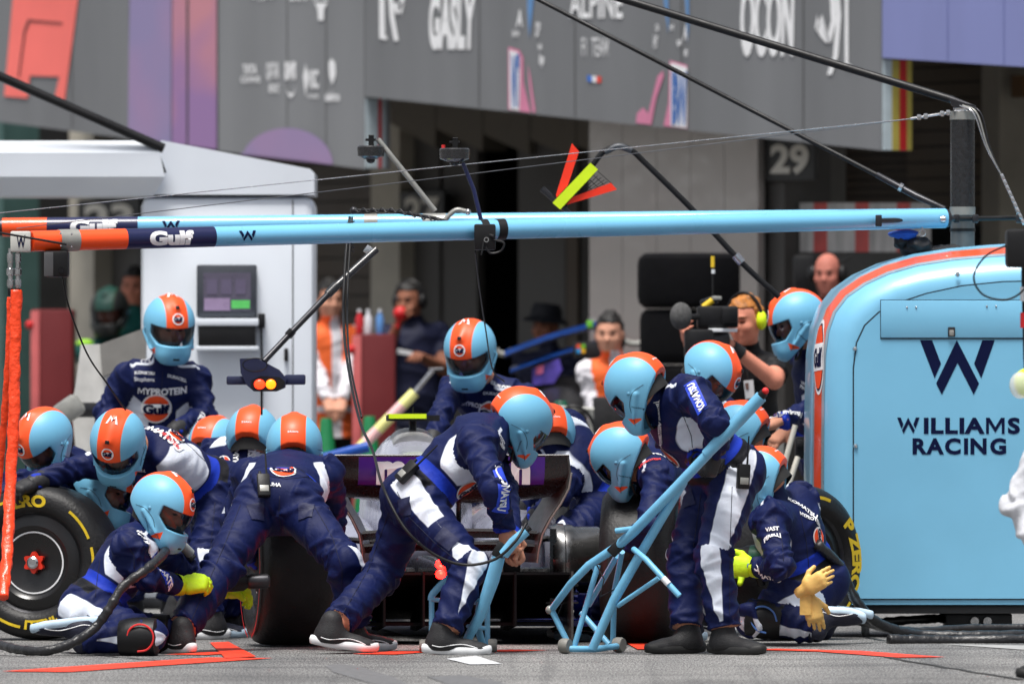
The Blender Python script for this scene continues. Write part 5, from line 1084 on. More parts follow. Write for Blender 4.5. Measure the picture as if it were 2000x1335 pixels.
def helmet_sdf():
    g_ = Grid((-.17, -.20, -.24), (.17, .20, .19), .0046)
    for f, k in ((f_ell((0, -.008, .012), I3, (.128, .150, .143)), .03), (f_ell((0, .045, -.085), I3, (.098, .112, .098)), .06), (f_cone((-.04, .11, -.125), (.04, .11, -.125), .036, .036), .05)): g_.add(f[0], f[1], f[2], k, .05)
    V0 = g_.D.copy()
    g_.add(*f_cone((0, -.03, .140), (0, .09, .118), .014, .010), .03)                      # crown vent ridge
    for sx in (-1, 1): g_.add(*f_cone((sx * .122, -.02, -.035), (sx * .112, .07, -.10), .010, .006), .016)   # visor pivot ridge
    D = g_.D
    X = g_.ax[0][:, None, None]; Y = g_.ax[1][None, :, None]; Z = g_.ax[2][None, None, :]
    D = np.maximum(D, -(V0 + .02))                                                           # hollow
    D = np.maximum(D, -(Z + .115 + np.minimum(.55 * (Y - .02), .075) * 1.0 ) + 0 * X)        # lower rim rises to the nape
    # eye opening
    zt = .024 + 0 * X; zb = -.064 + .9 * np.clip(.098 - Y, 0, .2)
    op = np.maximum(np.maximum(Z - zt, zb - Z), .052 - Y + 0 * Z) + 0 * X
    D = np.maximum(D, -op); g_.D = D.astype(np.float32); V, F = g_.mesh(); E = edges_of(F); V = nbr_smooth(V, E, 1, .35); return V, F
HV, HF = helmet_sdf(); ME_HELM = mesh_from('helmet', HV, HF, [M_helm]); ME_HELMK = mesh_from('helmet_dark', HV, HF, [M_helmk])
def visor_mat():
    m = bpy.data.materials.new('tinted_visor'); m.use_nodes = True; nt = m.node_tree; nt.nodes.clear(); L = nt.links.new
    tr = nt.nodes.new('ShaderNodeBsdfTransparent'); tr.inputs[0].default_value = (.55, .55, .58, 1); gl = nt.nodes.new('ShaderNodeBsdfGlossy'); gl.inputs['Color'].default_value = (.8, .85, .9, 1); gl.inputs['Roughness'].default_value = .06
    fr = nt.nodes.new('ShaderNodeFresnel'); fr.inputs[0].default_value = 1.45; mx = nt.nodes.new('ShaderNodeMixShader'); out = nt.nodes.new('ShaderNodeOutputMaterial'); L(fr.outputs[0], mx.inputs[0]); L(tr.outputs[0], mx.inputs[1]); L(gl.outputs[0], mx.inputs[2]); L(mx.outputs[0], out.inputs[0]); return m
M_visor = visor_mat()
vb = MB(); rows = []
for i in range(9):
    z = .03 - i * .0135; row = []
    for k in range(33):
        a = R(-66 + 132 * k / 32); s = math.sqrt(max(.1, 1 - ((z - .012) / .150) ** 2)); ex = .014 * max(0, (.03 - z) / .12)
        row.append(((.1265 * s + ex * .2) * math.sin(a), -.006 + (.1475 * s + ex) * math.cos(a), z))
    rows.append(row)
for i in range(8): vb.add(rows[i] + rows[i + 1], [(k, k + 1, 34 + k, 33 + k) for k in range(32)])
_v = vb.build('visor', M_visor, None, smooth=180); ME_VISOR = _v.data; bpy.data.objects.remove(_v)
def strip_mesh(b, m, name): o = b.build(name, m, None, smooth=60); me = o.data; bpy.data.objects.remove(o); return me
_lp = [(.100, -.09), (.112, -.02), (.104, .06), (.06, .115), (.004, .128)]; _lv = [(r * math.sin(R(70 + 220 * k / 24)), -.012 + r * math.cos(R(70 + 220 * k / 24)), z) for r, z in _lp for k in range(25)]
ME_LIN = strip_mesh(MB().add(_lv, [(i * 25 + k, i * 25 + k + 1, (i + 1) * 25 + k + 1, (i + 1) * 25 + k) for i in range(4) for k in range(24)]), mat('liner_black', (.01, .01, .01, 1), .8), 'liner')
ME_PIV = [strip_mesh(MB().lathe([(0, .004), (.007, .003), (.009, 0)], (sg * .1265, .0, -.012), (sg, 0, 0), 14), mat('pivot_blue', srgb(90, 150, 180), .4), 'pivot') for sg in (-1, 1)]
ME_VENT = strip_mesh(MB().box((0, .151, -.128), (.034, .02, .012), None, .003), M_black, 'vent'); ME_VENT2 = strip_mesh(MB().box((.0, .098, .126), (.02, .018, .012), Matrix.Rotation(R(-38), 3, 'X'), .003), M_black, 'vent2')
ME_STRAP = strip_mesh(MB().tube(bez([(-.085, .02, -.11), (-.05, .06, -.165), (0, .075, -.178), (.05, .06, -.165), (.085, .02, -.11)]), .006, 6), M_black, 'strap')
def on_helm(shape, c, u, v, n, sc, off):
    vs, fs = shape; bvh = HB; out = []; c = Vector(c); u = Vector(u); v = Vector(v); n = Vector(n).normalized()
    for p in vs:
        q = c + u * p[0] * sc + v * p[1] * sc; h, nn, _, _ = bvh.ray_cast(q + n * .12, -n, .3); out.append((h if h else q) + n * off)
    return out, fs
HB = BVHTree.FromPolygons([Vector(v) for v in HV], [tuple(f) for f in HF.tolist()])
def helm_print(layers, name, m): b = MB(); [b.add(*l) for l in layers]; return strip_mesh(b, m, name)
fo = (0, .13, .075); fu = (-1, 0, 0); fv = (0, -.5, .86); fn_ = (0, .86, .5)
ring_ = [disc_shape(1, 32, .82)]; 
ME_ROUND = helm_print([on_helm(disc_shape(1, 32, .80), fo, fu, fv, fn_, .030, .003), on_helm(poly_shape([[(-.9, -.33), (-.3, -.33), (.3, -.33), (.9, -.33), (.9, .33), (.3, .33), (-.3, .33), (-.9, .33)]]), fo, fu, fv, fn_, .030, .003)], 'roundel', M_print)
_g = T('Gulf', .06); _gs = (_g[0] / _g[0][:, 0].max() * np.array([.78, .9]), _g[1]); ME_GTXT = helm_print([on_helm(_gs, fo, fu, fv, fn_, .030, .0045)], 'roundel_lettering', M_navyprint)
ME_M = helm_print([on_helm(M_LOGO, (0, -.01, .15), (-1, 0, 0), (0, -1, 0), (0, 0, 1), .030, .003)], 'crown_emblem', M_print)
ME_NAME = helm_print([on_helm((T('B.Roberts', .02)[0] * .4, T('B.Roberts', .02)[1]), (0, -.15, .03), (1, 0, 0), (0, .2, .98), (0, -.98, .2), .022, .003)], 'name_lettering', M_print)
def helm_line(pts, r, m, name, sg):
    b = MB()
    if True:
        q = []
        for y, z in pts:
            h, nn, _, _ = HB.ray_cast(Vector((sg * .3, y, z)), Vector((-sg, 0, 0)))
            if h: q.append(h + Vector((sg, 0, 0)) * .0004)
        if len(q) > 2: b.tube(bez(q, 5), r, 5)
    return strip_mesh(b, m, name)
ME_HSEAM = [helm_line([(-.075, -.03), (-.02, -.022), (.03, -.045), (.055, -.075), (.075, -.105), (.095, -.125)], .0013, mat('helmet_seam', srgb(40, 78, 98), .6, noise=0), 'jaw_seam', sg) for sg in (-1, 1)]
_st = T('WILLIAMS RACING', .02); ME_HSIDE = [helm_print([on_helm((_st[0] * np.array([.42, .5]), _st[1]), (sg * .12, .018, -.085), (0, sg * -.5, .86), (0, sg * -.86, -.5), (sg, 0, 0), .012, .002)], 'side_lettering', M_navyprint) for sg in (-1, 1)]
# shoe, local +X toe, +Z up, ankle at origin
def shoe_meshes():
    g_ = Grid((-.12, -.08, -.1), (.23, .08, .07), .0055)
    for f in (f_ell((-.025, 0, -.045), I3, (.06, .041, .055)), f_cone((-.01, 0, -.04), (.10, 0, -.062), .048, .034, (0, 1, 0), .95), f_ell((.135, 0, -.066), I3, (.072, .047, .034)), f_cone((-.005, 0, -.04), (-.012, 0, .025), .046, .047)): g_.add(*f, .035)
    Z = g_.ax[2][None, None, :]; X = g_.ax[0][:, None, None]; Y = g_.ax[1][None, :, None]
    g_.D = np.maximum(g_.D, -(Z + .076) + 0 * X + 0 * Y).astype(np.float32); V, F = g_.mesh(); return V, F
SV, SF = shoe_meshes(); sol = []
ME_SHOE = mesh_from('shoe', SV, SF, [mat('shoe_black', (.011, .011, .013, 1), .65, noise=.2, nscale=40, bump=.3, bscale=200)]); ME_SHOEN = mesh_from('shoe_navy', SV, SF, [mat('shoe_navy', srgb(18, 22, 44), .65, noise=.2, nscale=40, bump=.3, bscale=200)])
def sole_mesh(m, nm):
    b = MB(); rings = []
    for z, e in ((-.094, -.004), (-.090, .002), (-.074, .005), (-.06, .001), (-.056, -.006)):
        r = []
        for k in range(40):
            a = 2 * math.pi * k / 40; x = .055 + (.152 + e) * math.cos(a); w = (.040 if x < .04 else .040 + .012 * min(1, (x - .04) / .08)) + e
            up = .012 * max(0, -(x + .02) / .08) + .010 * max(0, (x - .14) / .07); r.append((x, w * math.copysign(abs(math.sin(a)) ** .75, math.sin(a)), z + (up if z > -.08 else up * .8)))
        rings.append(r)
    b.loft(rings); return strip_mesh(b, m, nm)
ME_SOLEW = sole_mesh(mat('sole_white', srgb(222, 224, 226), .55, noise=.1, nscale=20), 'sole_white'); ME_SOLEK = sole_mesh(mat('sole_black', (.012, .012, .012, 1), .6), 'sole_black'); ME_SOLEB = sole_mesh(mat('sole_blue', srgb(190, 214, 232), .5, noise=.25, nscale=9), 'sole_blue')
def stripe_on_shoe():
    b = MB(); bv = BVHTree.FromPolygons([Vector(v) for v in SV], [tuple(f) for f in SF.tolist()])
    for sg in (-1, 1):
        pts = []
        for x, z in ((-.055, -.052), (-.02, -.058), (.03, -.05), (.075, -.046), (.115, -.052), (.145, -.062)):
            h, n_, _, _ = bv.ray_cast(Vector((x, sg * .2, z)), Vector((0, -sg, 0)))
            if h: pts.append(h + n_ * .0005)
        if len(pts) > 2: b.tube(bez(pts, 5), .0022, 6)
    return strip_mesh(b, M_print, 'shoe_stripe')
ME_SSTR = stripe_on_shoe()
# hands: X along fingers, Z back of the hand, +Y thumb side
def hand_mesh(curl, spread=.012, thick=1.0, thumb=(.62, .62, -.35)):
    g_ = Grid((-.05, -.085, -.13), (.23, .12, .08), .0042)
    g_.add(*f_cone((-.03, 0, 0), (.02, 0, 0), .027 * thick, .03 * thick, (0, 0, 1), .8), .02); g_.add(*f_cone((.03, -.022, 0), (.085, -.026, .002), .021 * thick, .017 * thick), .02); g_.add(*f_cone((.03, .02, 0), (.088, .024, .002), .022 * thick, .018 * thick), .025)
    g_.add(*f_cone((.03, 0, 0), (.092, 0, .004), .02 * thick, .017 * thick), .025)
    for i, (y, L) in enumerate(((.030, .072), (.010, .080), (-.011, .074), (-.030, .058))):
        p = np.array((.088 - abs(i - 1.2) * .004, y, .002)); a = 0; rr = .0098 * thick * (1 - .06 * i)
        for j, fr in enumerate((.45, .32, .23)):
            a += R(curl[j] + (i * 3)); d = np.array((math.cos(a), (y * spread / .02) * .6 * (1 if j == 0 else .3), -math.sin(a))); q = p + d / np.linalg.norm(d) * L * fr; g_.add(*f_cone(p, q, rr, rr * .92), .006, .02); p = q; rr *= .93
    p = np.array((.022, .030, -.006)); t = np.array(thumb); t = t / np.linalg.norm(t); q = p + t * .045; g_.add(*f_cone(p, q, .016 * thick, .0125 * thick), .015); t2 = np.array((t[0] + .35, t[1] - .35, t[2] - .25)); t2 /= np.linalg.norm(t2); q2 = q + t2 * .034; g_.add(*f_cone(q, q2, .0122 * thick, .0105 * thick), .006)
    return g_.mesh()
HANDS = {'relaxed': hand_mesh((22, 24, 14)), 'grip': hand_mesh((52, 62, 40), thumb=(.75, .3, -.6)), 'flat': hand_mesh((8, 8, 6), .02), 'glove': hand_mesh((34, 40, 24), thick=1.22), 'limp': hand_mesh((18, 20, 14), .03, .95)}
def frame(x, z):
    """4x4 rotation with X along x and Z near z"""
    x = Vector(x).normalized(); z = Vector(z); z = (z - x * z.dot(x)).normalized(); y = z.cross(x); return Matrix((x, y, z)).transposed().to_4x4()
# ---- suit materials ------------------------------------------------
def suit_mat(name, base, white, blue, black, skin=srgb(196, 138, 112), hair=srgb(30, 22, 18), rough=.62):
    m = bpy.data.materials.new(name); m.use_nodes = True; nt = m.node_tree; L = nt.links.new; b = nt.nodes['Principled BSDF']
    tc = nt.nodes.new('ShaderNodeTexCoord'); n = nt.nodes.new('ShaderNodeTexNoise'); n.inputs['Scale'].default_value = 9; n.inputs['Detail'].default_value = 5; L(tc.outputs['Object'], n.inputs[0])
    mr = nt.nodes.new('ShaderNodeMapRange'); mr.inputs[1].default_value = .3; mr.inputs[2].default_value = .7; mr.inputs[3].default_value = .9; mr.inputs[4].default_value = 1.1; L(n.outputs[0], mr.inputs[0])
    def fac(att, w=.0022):
        a = nt.nodes.new('ShaderNodeAttribute'); a.attribute_name = att; q = nt.nodes.new('ShaderNodeMapRange'); q.inputs[1].default_value = -w; q.inputs[2].default_value = w; L(a.outputs['Fac'], q.inputs[0]); return q.outputs[0]
    c = base
    for att, col in (('mb', blue), ('mw', white), ('mk', black), ('ms', skin), ('mh', hair)):
        q = nt.nodes.new('ShaderNodeMix'); q.data_type = 'RGBA'; L(fac(att), q.inputs[0])
        if isinstance(c, tuple): q.inputs[6].default_value = c
        else: L(c, q.inputs[6])
        q.inputs[7].default_value = col; c = q.outputs[2]
    q = nt.nodes.new('ShaderNodeMix'); q.data_type = 'RGBA'; q.blend_type = 'MULTIPLY'; q.inputs[0].default_value = 1; L(c, q.inputs[6]); L(mr.outputs[0], q.inputs[7]); L(q.outputs[2], b.inputs['Base Color'])
    n2 = nt.nodes.new('ShaderNodeTexNoise'); n2.inputs['Scale'].default_value = 26; n2.inputs['Detail'].default_value = 6; n2.inputs['Distortion'].default_value = 1.2; L(tc.outputs['Object'], n2.inputs[0])
    n3 = nt.nodes.new('ShaderNodeTexNoise'); n3.inputs['Scale'].default_value = 420; L(tc.outputs['Object'], n3.inputs[0])
    inv = nt.nodes.new('ShaderNodeMath'); inv.operation = 'SUBTRACT'; inv.inputs[0].default_value = 1; L(fac('ms'), inv.inputs[1])
    st1 = nt.nodes.new('ShaderNodeMath'); st1.operation = 'MULTIPLY'; L(inv.outputs[0], st1.inputs[0]); st1.inputs[1].default_value = .5
    bp = nt.nodes.new('ShaderNodeBump'); bp.inputs['Distance'].default_value = .006; L(st1.outputs[0], bp.inputs['Strength']); L(n2.outputs[0], bp.inputs['Height'])
    bp2 = nt.nodes.new('ShaderNodeBump'); bp2.inputs['Strength'].default_value = .25; bp2.inputs['Distance'].default_value = .001; L(n3.outputs[0], bp2.inputs['Height']); L(bp.outputs[0], bp2.inputs['Normal']); L(bp2.outputs[0], b.inputs['Normal'])
    b.inputs['Roughness'].default_value = rough; b.inputs['Specular IOR Level'].default_value = .22; b.inputs['Sheen Weight'].default_value = .0
    b.inputs['Sheen Tint'].default_value = (.5, .6, 1, 1); return m
SUIT = suit_mat('crew_suit', srgb(8, 21, 68), srgb(214, 220, 232), srgb(20, 50, 165), srgb(14, 15, 22))
# ---- person builder --------------------------------------------------
class Pers: pass
def resolve(spec, parent, L):
    if isinstance(spec, Vector): return spec
    px, py, q = spec
    if not isinstance(q, str): return P(px, py, q)
    o = Vector((0, CAM_Y, CAM_Z)); d = Vector(((px - 1000) / FPX, 1, (HOR - py) / FPX)).normalized(); w = parent - o; t = w.dot(d); c2 = w.length_squared - t * t; dd = L * L - c2
    s = math.sqrt(dd) if dd > 0 else 0
    return o + d * (t - s if q == 'n' else t + s)
def A(px, y, z=.094): p = P(px, 0, y); return Vector((p.x, y, z))
SEED = [0]
def person(label, rt, pel, nk, hd, hf, hu=None, kl=None, kr=None, al=None, ar=None, el=None, er=None, wl=None, wr=None, sl=None, sr=None, tl=None, tr=None, dl=(0, 0, 1), dr=(0, 0, 1),
           helmet=True, suit=None, style='crew', h=.0088, size=1.0, gl=None, gr=None, hl=None, hr=None, shoe='W', emblem='front', group='pit crew in blue helmets', girth=1.0, stripe='std', hair=None, belt=True, sleeve=1.0, cat='person', hpl=None, hpr=None):
    SEED[0] += 1; rng = np.random.RandomState(SEED[0]); k = size; p_ = Pers()
    pel = resolve(pel, None, 0); nk = resolve(nk, pel, .5 * k); hd = resolve(hd, nk, .2 * k)
    up = (nk - pel).normalized(); rt = Vector(rt); rt = (rt - up * rt.dot(up)).normalized(); fw = up.cross(rt)
    SR = resolve(sr, nk, .2) if sr else nk + rt * .178 * k - up * .055; SLf = resolve(sl, nk, .2) if sl else nk - rt * .178 * k - up * .055
    rth = Vector((rt.x, rt.y, rt.z)); HR = pel + rth * .088 * k - up * .03; HL = pel - rth * .088 * k - up * .03
    KL = resolve(kl, HL, .44 * k); KR = resolve(kr, HR, .44 * k); AL = resolve(al, KL, .42 * k); AR = resolve(ar, KR, .42 * k)
    EL = resolve(el, SLf, .29 * k); ER = resolve(er, SR, .29 * k); WL = resolve(wl, EL, .25 * k); WR = resolve(wr, ER, .25 * k)
    hf = Vector(hf).normalized(); hu = Vector(hu) if hu else Vector((0, 0, 1)); hu = (hu - hf * hu.dot(hf)).normalized(); hr_ = hf.cross(hu)
    root = empty('person', (pel.x, pel.y, 0), label, cat, group); p_.root = root
    g_ = girth; prims = []                              # (fn, lo, hi, k, pad, mode), bones for masks
    allp = [pel, nk, hd, SR, SLf, EL, ER, WL, WR, KL, KR, AL, AR, HR, HL]
    lo = np.array([min(q[i] for q in allp) for i in range(3)]) - .19; hi = np.array([max(q[i] for q in allp) for i in range(3)]) + .19
    gr_ = Grid(lo, hi, h); add = lambda f, kk=.03, pad=.03, mode='u': gr_.add(f[0], f[1], f[2], kk, pad, mode)
    mid = pel + up * .22 * k; che = nk - up * .10
    w3 = A3(rt)
    add(f_cone(pel - rt * .045, pel + rt * .045, .118 * g_, .118 * g_), .03)
    for s in (-1, 1): add(f_ell(pel + rt * .07 * s - fw * .045 - up * .03, I3, (.098 * g_,) * 3), .05)
    add(f_cone(pel, mid, .108 * g_, .112 * g_, w3, 1.38), .06); add(f_cone(mid, che, .112 * g_, .124 * g_, w3, 1.42), .06)
    for sh in (SR, SLf): add(f_cone(nk - up * .075, sh, .088, .075 * g_), .05)
    if style == 'crew':
        for sh in (SR, SLf): add(f_cone(nk - up * .07, nk + (sh - nk) * .90, .099, .086 * g_, cut=.004), .010)
    add(f_cone(nk - up * .05, nk + (hd - nk) * .22 , .072, .066), .03)
    for hp, kn, an in ((HL, KL, AL), (HR, KR, AR)):
        add(f_cone(hp, kn, .098 * g_, .072 * g_), .045); dirv = (an - kn); an2 = kn + dirv * .93; add(f_cone(kn, an2, .073 * g_, .066 * g_, cut=.0), .03)
        add(f_cone(an2, an, .04, .042), .008)
    for sh, e, w in ((SLf, EL, WL), (SR, ER, WR)):
        add(f_cone(sh, e, .069 * g_ * (1 if sleeve > .5 else 1), (.056 if sleeve > .9 else .043) * g_), .022)
        if sleeve > .9: add(f_cone(e, w, .057 * g_, .044 * g_, cut=.012), .02)
        else: add(f_cone(e, w, .044, .031), .02)
        if sleeve <= .9: mm = sh + (e - sh) * .62; add(f_cone(sh, mm, .07 * g_, .066 * g_, cut=0), .01)
    # head and neck
    Mh = np.array([list(hr_), list(hf), list(hu)]).T
    H = lambda x, y, z: hd + hr_ * x + hf * y + hu * z
    add(f_cone(nk, H(0, -.02, -.06), .055, .05), .02)
    add(f_ell(H(0, -.008, .022), Mh, (.076, .097, .100)), .02); add(f_ell(H(0, .022, -.055), Mh, (.060, .070, .066)), .04)
    add(f_cone(H(0, .085, .006), H(0, .108, -.028), .009, .014), .012); add(f_cone(H(-.03, .078, .022), H(.03, .078, .022), .014, .014), .016); add(f_cone(H(-.016, .078, -.066), H(.016, .078, -.066), .012, .012), .012); add(f_ell(H(0, .066, -.100), Mh, (.028, .024, .022)), .02)
    for s in (-1, 1):
        add(f_cone(H(s * .044, .062, -.028), H(s * .04, .058, -.03), .022, .022), .02)
        if not helmet: add(f_ell(H(s * .080, -.004, -.008), Mh, (.011, .022, .034)), .008)
        add(f_ell(H(s * .031, .096, .002), Mh, (.017, .016, .010)), .008, .03, 'd')
    V, F = gr_.mesh(); E = edges_of(F); V = nbr_smooth(V, E, 1, .3)
    # ---- per-vertex fields
    n = len(V)
    def seg(a, b):
        a = A3(a); b = A3(b); ba = b - a; L = np.linalg.norm(ba); t = np.clip((V - a) @ ba / (L * L), 0, 1); q = V - a - t[:, None] * ba; return t, np.linalg.norm(q, axis=1), q, L, ba / L
    bones = {}
    for nm, a, b, r1, r2 in (('tl', HL, KL, .098, .072), ('tr', HR, KR, .098, .072), ('cl', KL, AL, .073, .066), ('cr', KR, AR, .073, .066), ('ul', SLf, EL, .069, .056), ('ur', SR, ER, .069, .056), ('fl', EL, WL, .057, .044), ('fr', ER, WR, .057, .044), ('to', pel, nk - up * .06, .135, .15), ('hd', nk + (hd - nk) * .32, hd, .05, .1)):
        t, d, q, L, ax = seg(a, b); bones[nm] = (t, d - (r1 + (r2 - r1) * t) * g_, q, L, ax)
    dist = np.stack([bones[b][1] for b in bones]); names = list(bones); near = np.array(dist.argmin(0)); lab = lambda nm: near == names.index(nm)
    N = vnormals(V, F); disp = np.zeros(n)
    for nm in names:
        if nm == 'hd': continue
        m = lab(nm); t, d, q, L, ax = bones[nm]
        if not m.any(): continue
        e1 = np.cross(ax, (0.3, .5, .8)); e1 /= np.linalg.norm(e1); e2 = np.cross(ax, e1); th = np.arctan2(q[m] @ e2, q[m] @ e1); s_ = t[m] * L
        fold = np.zeros(m.sum()); ww = 0
        for j in range(7):
            lam = rng.uniform(.075, .17) * (1.4 if nm == 'to' else 1); mth = rng.choice([-3, -2, -2, -1, 1, 2, 2, 3]); w_ = rng.uniform(.5, 1)
            qq = s_ * 6.283 / lam + mth * th + rng.uniform(0, 6.28) + .7 * np.sin(s_ * rng.uniform(9, 22) + th + rng.uniform(0, 6.28)); rdg = 1.9 * np.exp(-(np.sin(qq * .5) / .40) ** 2) - .65
            env = np.clip(.5 + .9 * np.sin(s_ * rng.uniform(8, 18) + rng.choice([-1, 1]) * th + rng.uniform(0, 6.28)), 0, 1); fold += w_ * rdg * env; ww += w_
        fold /= ww * .42
        je = np.minimum(s_, L - s_) if nm != 'to' else np.minimum(s_ * 1.0, np.abs(L - s_) + .1)
        amp = (.0075 + .0120 * np.exp(-(je / .11) ** 2)) * (1.0 if nm != 'to' else .85)
        if nm[0] == 'c': amp = amp + .004 * np.clip(t[m] * 1.5 - .5, 0, 1)
        if sleeve <= .9 and nm[0] == 'f': amp = amp * 0
        disp[m] = amp * fold
    V0 = V.copy()
    tor = lab('to'); P0 = V - A3(pel); sT = P0 @ A3(up); lat = P0 @ A3(rt); fwd_ = P0 @ A3(fw)
    NEG = np.full(n, -.05)
    mw = NEG.copy(); mb = NEG.copy(); mk = NEG.copy(); mh = NEG.copy()
    dh = np.minimum(bones['hd'][1], 1); do = np.min(np.stack([bones[b][1] for b in names if b != 'hd']), 0)
    ms = np.where(lab('hd'), .02, -.02) if False else np.clip((do - dh) * .8, -.05, .05)
    hv = V - A3(hd); hx, hy, hz = hv @ A3(hr_), hv @ A3(hf), hv @ A3(hu)
    # suit pieces
    def outer(nm, s):    # signed angle distance (m) from the outward side of a leg
        t, d, q, L, ax = bones[nm]; o = A3(rt) * s + A3(fw) * (.25 if stripe != 'front' else .9); o = o - ax * (o @ ax); o /= np.linalg.norm(o); c = np.cross(ax, o); a = np.arctan2(q @ c, q @ o); return np.abs(a) * .085, t * L, L
    legs = lab('tl') | lab('tr') | lab('cl') | lab('cr')
    if style == 'crew':
        for tn, cn_, s in (('tl', 'cl', -1), ('tr', 'cr', 1)):
            a, sl_, L = outer(tn, s); a2, s2, L2 = outer(cn_, s)
            if stripe == 'full' or stripe == 'front':
                f = np.minimum(.040 + .012 * np.sin(sl_ * 7) - a, .5); mw = np.where(lab(tn), np.maximum(mw, f), mw); f = np.minimum(.05 * np.clip(1.12 - s2 / .34, 0, 1) - a2, .3 - s2); mw = np.where(lab(cn_), np.maximum(mw, f), mw)
            else:
                f = np.minimum(.042 - .02 * np.clip(sl_ / .2, 0, 1) * 0 - a, .20 - sl_); f2 = np.minimum(np.clip((sl_ - .33) * .7, 0, .045) - a, .5); mw = np.where(lab(tn), np.maximum(mw, np.maximum(f, f2)), mw)
                f = np.minimum(.048 * np.clip(1 - s2 / .24, 0, 1) - a2, .25 - s2); mw = np.where(lab(cn_), np.maximum(mw, f), mw)
        bs = .075
        pant = tor | lab('tl') | lab('tr')
        wd = .105 * np.clip(np.sin((sT - .12) / .31 * math.pi), 0, 1) ** .7 + .012
        f = np.minimum(np.minimum(wd - np.abs(fwd_ - .012), np.minimum(sT - .15, .40 - sT)), np.abs(lat) - .07); mw = np.where(tor, np.maximum(mw, f), mw)
        f = np.minimum(sT - bs, bs + .062 - sT); mb = np.where(tor, f, mb)
        if belt: f = .021 - np.abs(sT - bs + .012); mk = np.where(tor | ((lab('tl') & (bones['tl'][0] < .08)) | (lab('tr') & (bones['tr'][0] < .08))), f, mk)
        for fn2 in ('fl', 'fr'):
            t, d, q, L, ax = bones[fn2]; mb = np.where(lab(fn2), np.maximum(mb, (t - .88) * L), mb)
        # white shoulder piping
        for s in (-1, 1):
            c = A3(SR if s > 0 else SLf); v2 = V - c; f = np.minimum(.008 - np.abs(v2 @ A3(fw) - .035), np.minimum(.12 - np.abs(v2 @ A3(rt) * s + .06) * 2, v2 @ A3(up) + .0)); mw = np.where(tor | lab('ul') | lab('ur'), np.maximum(mw, f), mw)
    elif style == 'vest':
        mw = np.where(lab('ul') | lab('ur') | lab('fl') | lab('fr'), .02, np.where(tor, np.maximum(.02 - np.abs(sT - .2), np.minimum(.035 - np.abs(lat), fwd_)), -.02)); mk = np.where(legs, .02, np.where(tor, .02 - sT, -.02))
    elif style == 'polo':
        mk = np.where(legs, .02, np.where(tor, .0 - sT, -.02))
    if sleeve <= .9:
        for un, fn2 in (('ul', 'fl'), ('ur', 'fr')):
            t = bones[un][0]; L = bones[un][3]; ms = np.where(lab(un), np.maximum(ms, (t - .64) * L), ms); ms = np.where(lab(fn2), .03, ms)
    an = lab('cl') & (bones['cl'][0] > .93) | lab('cr') & (bones['cr'][0] > .93)
    ms = np.where(an, .02, ms); ms = np.where(lab('cl'), np.maximum(ms, (bones['cl'][0] - .94) * .4), ms); ms = np.where(lab('cr'), np.maximum(ms, (bones['cr'][0] - .94) * .4), ms)
    disp = np.where(ms > -.008, 0, disp); disp = nbr_smooth(disp, E, 1, .5); V = V + N * disp[:, None]
    eyes = np.max(np.stack([.010 - np.sqrt(((hx - s * .031) / 1.5) ** 2 + ((hz - .002) * 1.6) ** 2) for s in (-1, 1)] + [.007 - np.sqrt(((hx - s * .032) / 3.2) ** 2 + (hz - .026) ** 2) for s in (-1, 1)]), 0); eyes = np.where(hy > .05, eyes, -.02); mh = np.where(lab('hd'), eyes, -.02)
    # ---- bare hands joined to the body
    parts = [(V, F)]; fields = [mw, mb, mk, ms, mh]
    def hand_M(W, E_, dvec, dors, side):
        x = Vector(dvec) if dvec else (W - E_); z = Vector(dors) if dors else Vector((0, -.3, 1)); M = frame(x, z); M = Matrix.Translation(W + x.normalized() * .012) @ M
        return M @ Matrix.Diagonal((1, -1 if side == 'l' else 1, 1, 1))
    for side, W, E_, gv, hv2, ps in (('l', WL, EL, gl, hl, hpl), ('r', WR, ER, gr, hr, hpr)):
        hv2 = hv2 or {}; M = hand_M(W, E_, hv2.get('d'), hv2.get('z'), side)
        if gv is None:
            hv_, hf_ = HANDS[ps or 'relaxed']; Mn = np.array(M); vv = hv_ @ Mn[:3, :3].T + Mn[:3, 3]; ff = hf_ if side == 'r' else hf_[:, ::-1]
            parts.append((vv, ff + sum(len(a[0]) for a in parts))); fields = [np.concatenate([a, np.full(len(vv), .03 if i == 3 else -.05)]) for i, a in enumerate(fields)]
        else:
            hv_, hf_ = HANDS[ps or 'glove']; Mn = np.array(M); vv = hv_ @ Mn[:3, :3].T + Mn[:3, 3] - A3(org(root)); ff = hf_ if side == 'r' else hf_[:, ::-1]
            me = mesh_from('glove', vv, ff, [gv]); finish('glove', me, [], root, 0); 
            d_ = (W - E_).normalized(); MB().tube([W - d_ * .055, W + d_ * .0, W + d_ * .03], [.05, .046, .036], 20, cap=False).build('glove_cuff', gv, root, smooth=180)
    VV = np.concatenate([a for a, b in parts]); FF = np.concatenate([b for a, b in parts])
    me = mesh_from('body', VV - A3(org(root)), FF, [suit or SUIT])
    for nm, a in zip(('mw', 'mb', 'mk', 'ms', 'mh'), fields): at = me.attributes.new(nm, 'FLOAT', 'POINT'); at.data.foreach_set('value', a.astype(np.float32))
    p_.body = finish('body', me, [], root, 0); p_.bvh = BVHTree.FromPolygons([Vector(v) for v in VV], FF.tolist())
    # ---- helmet
    Mhd = Matrix.Translation(hd) @ Matrix((hr_, hf, hu)).transposed().to_4x4()
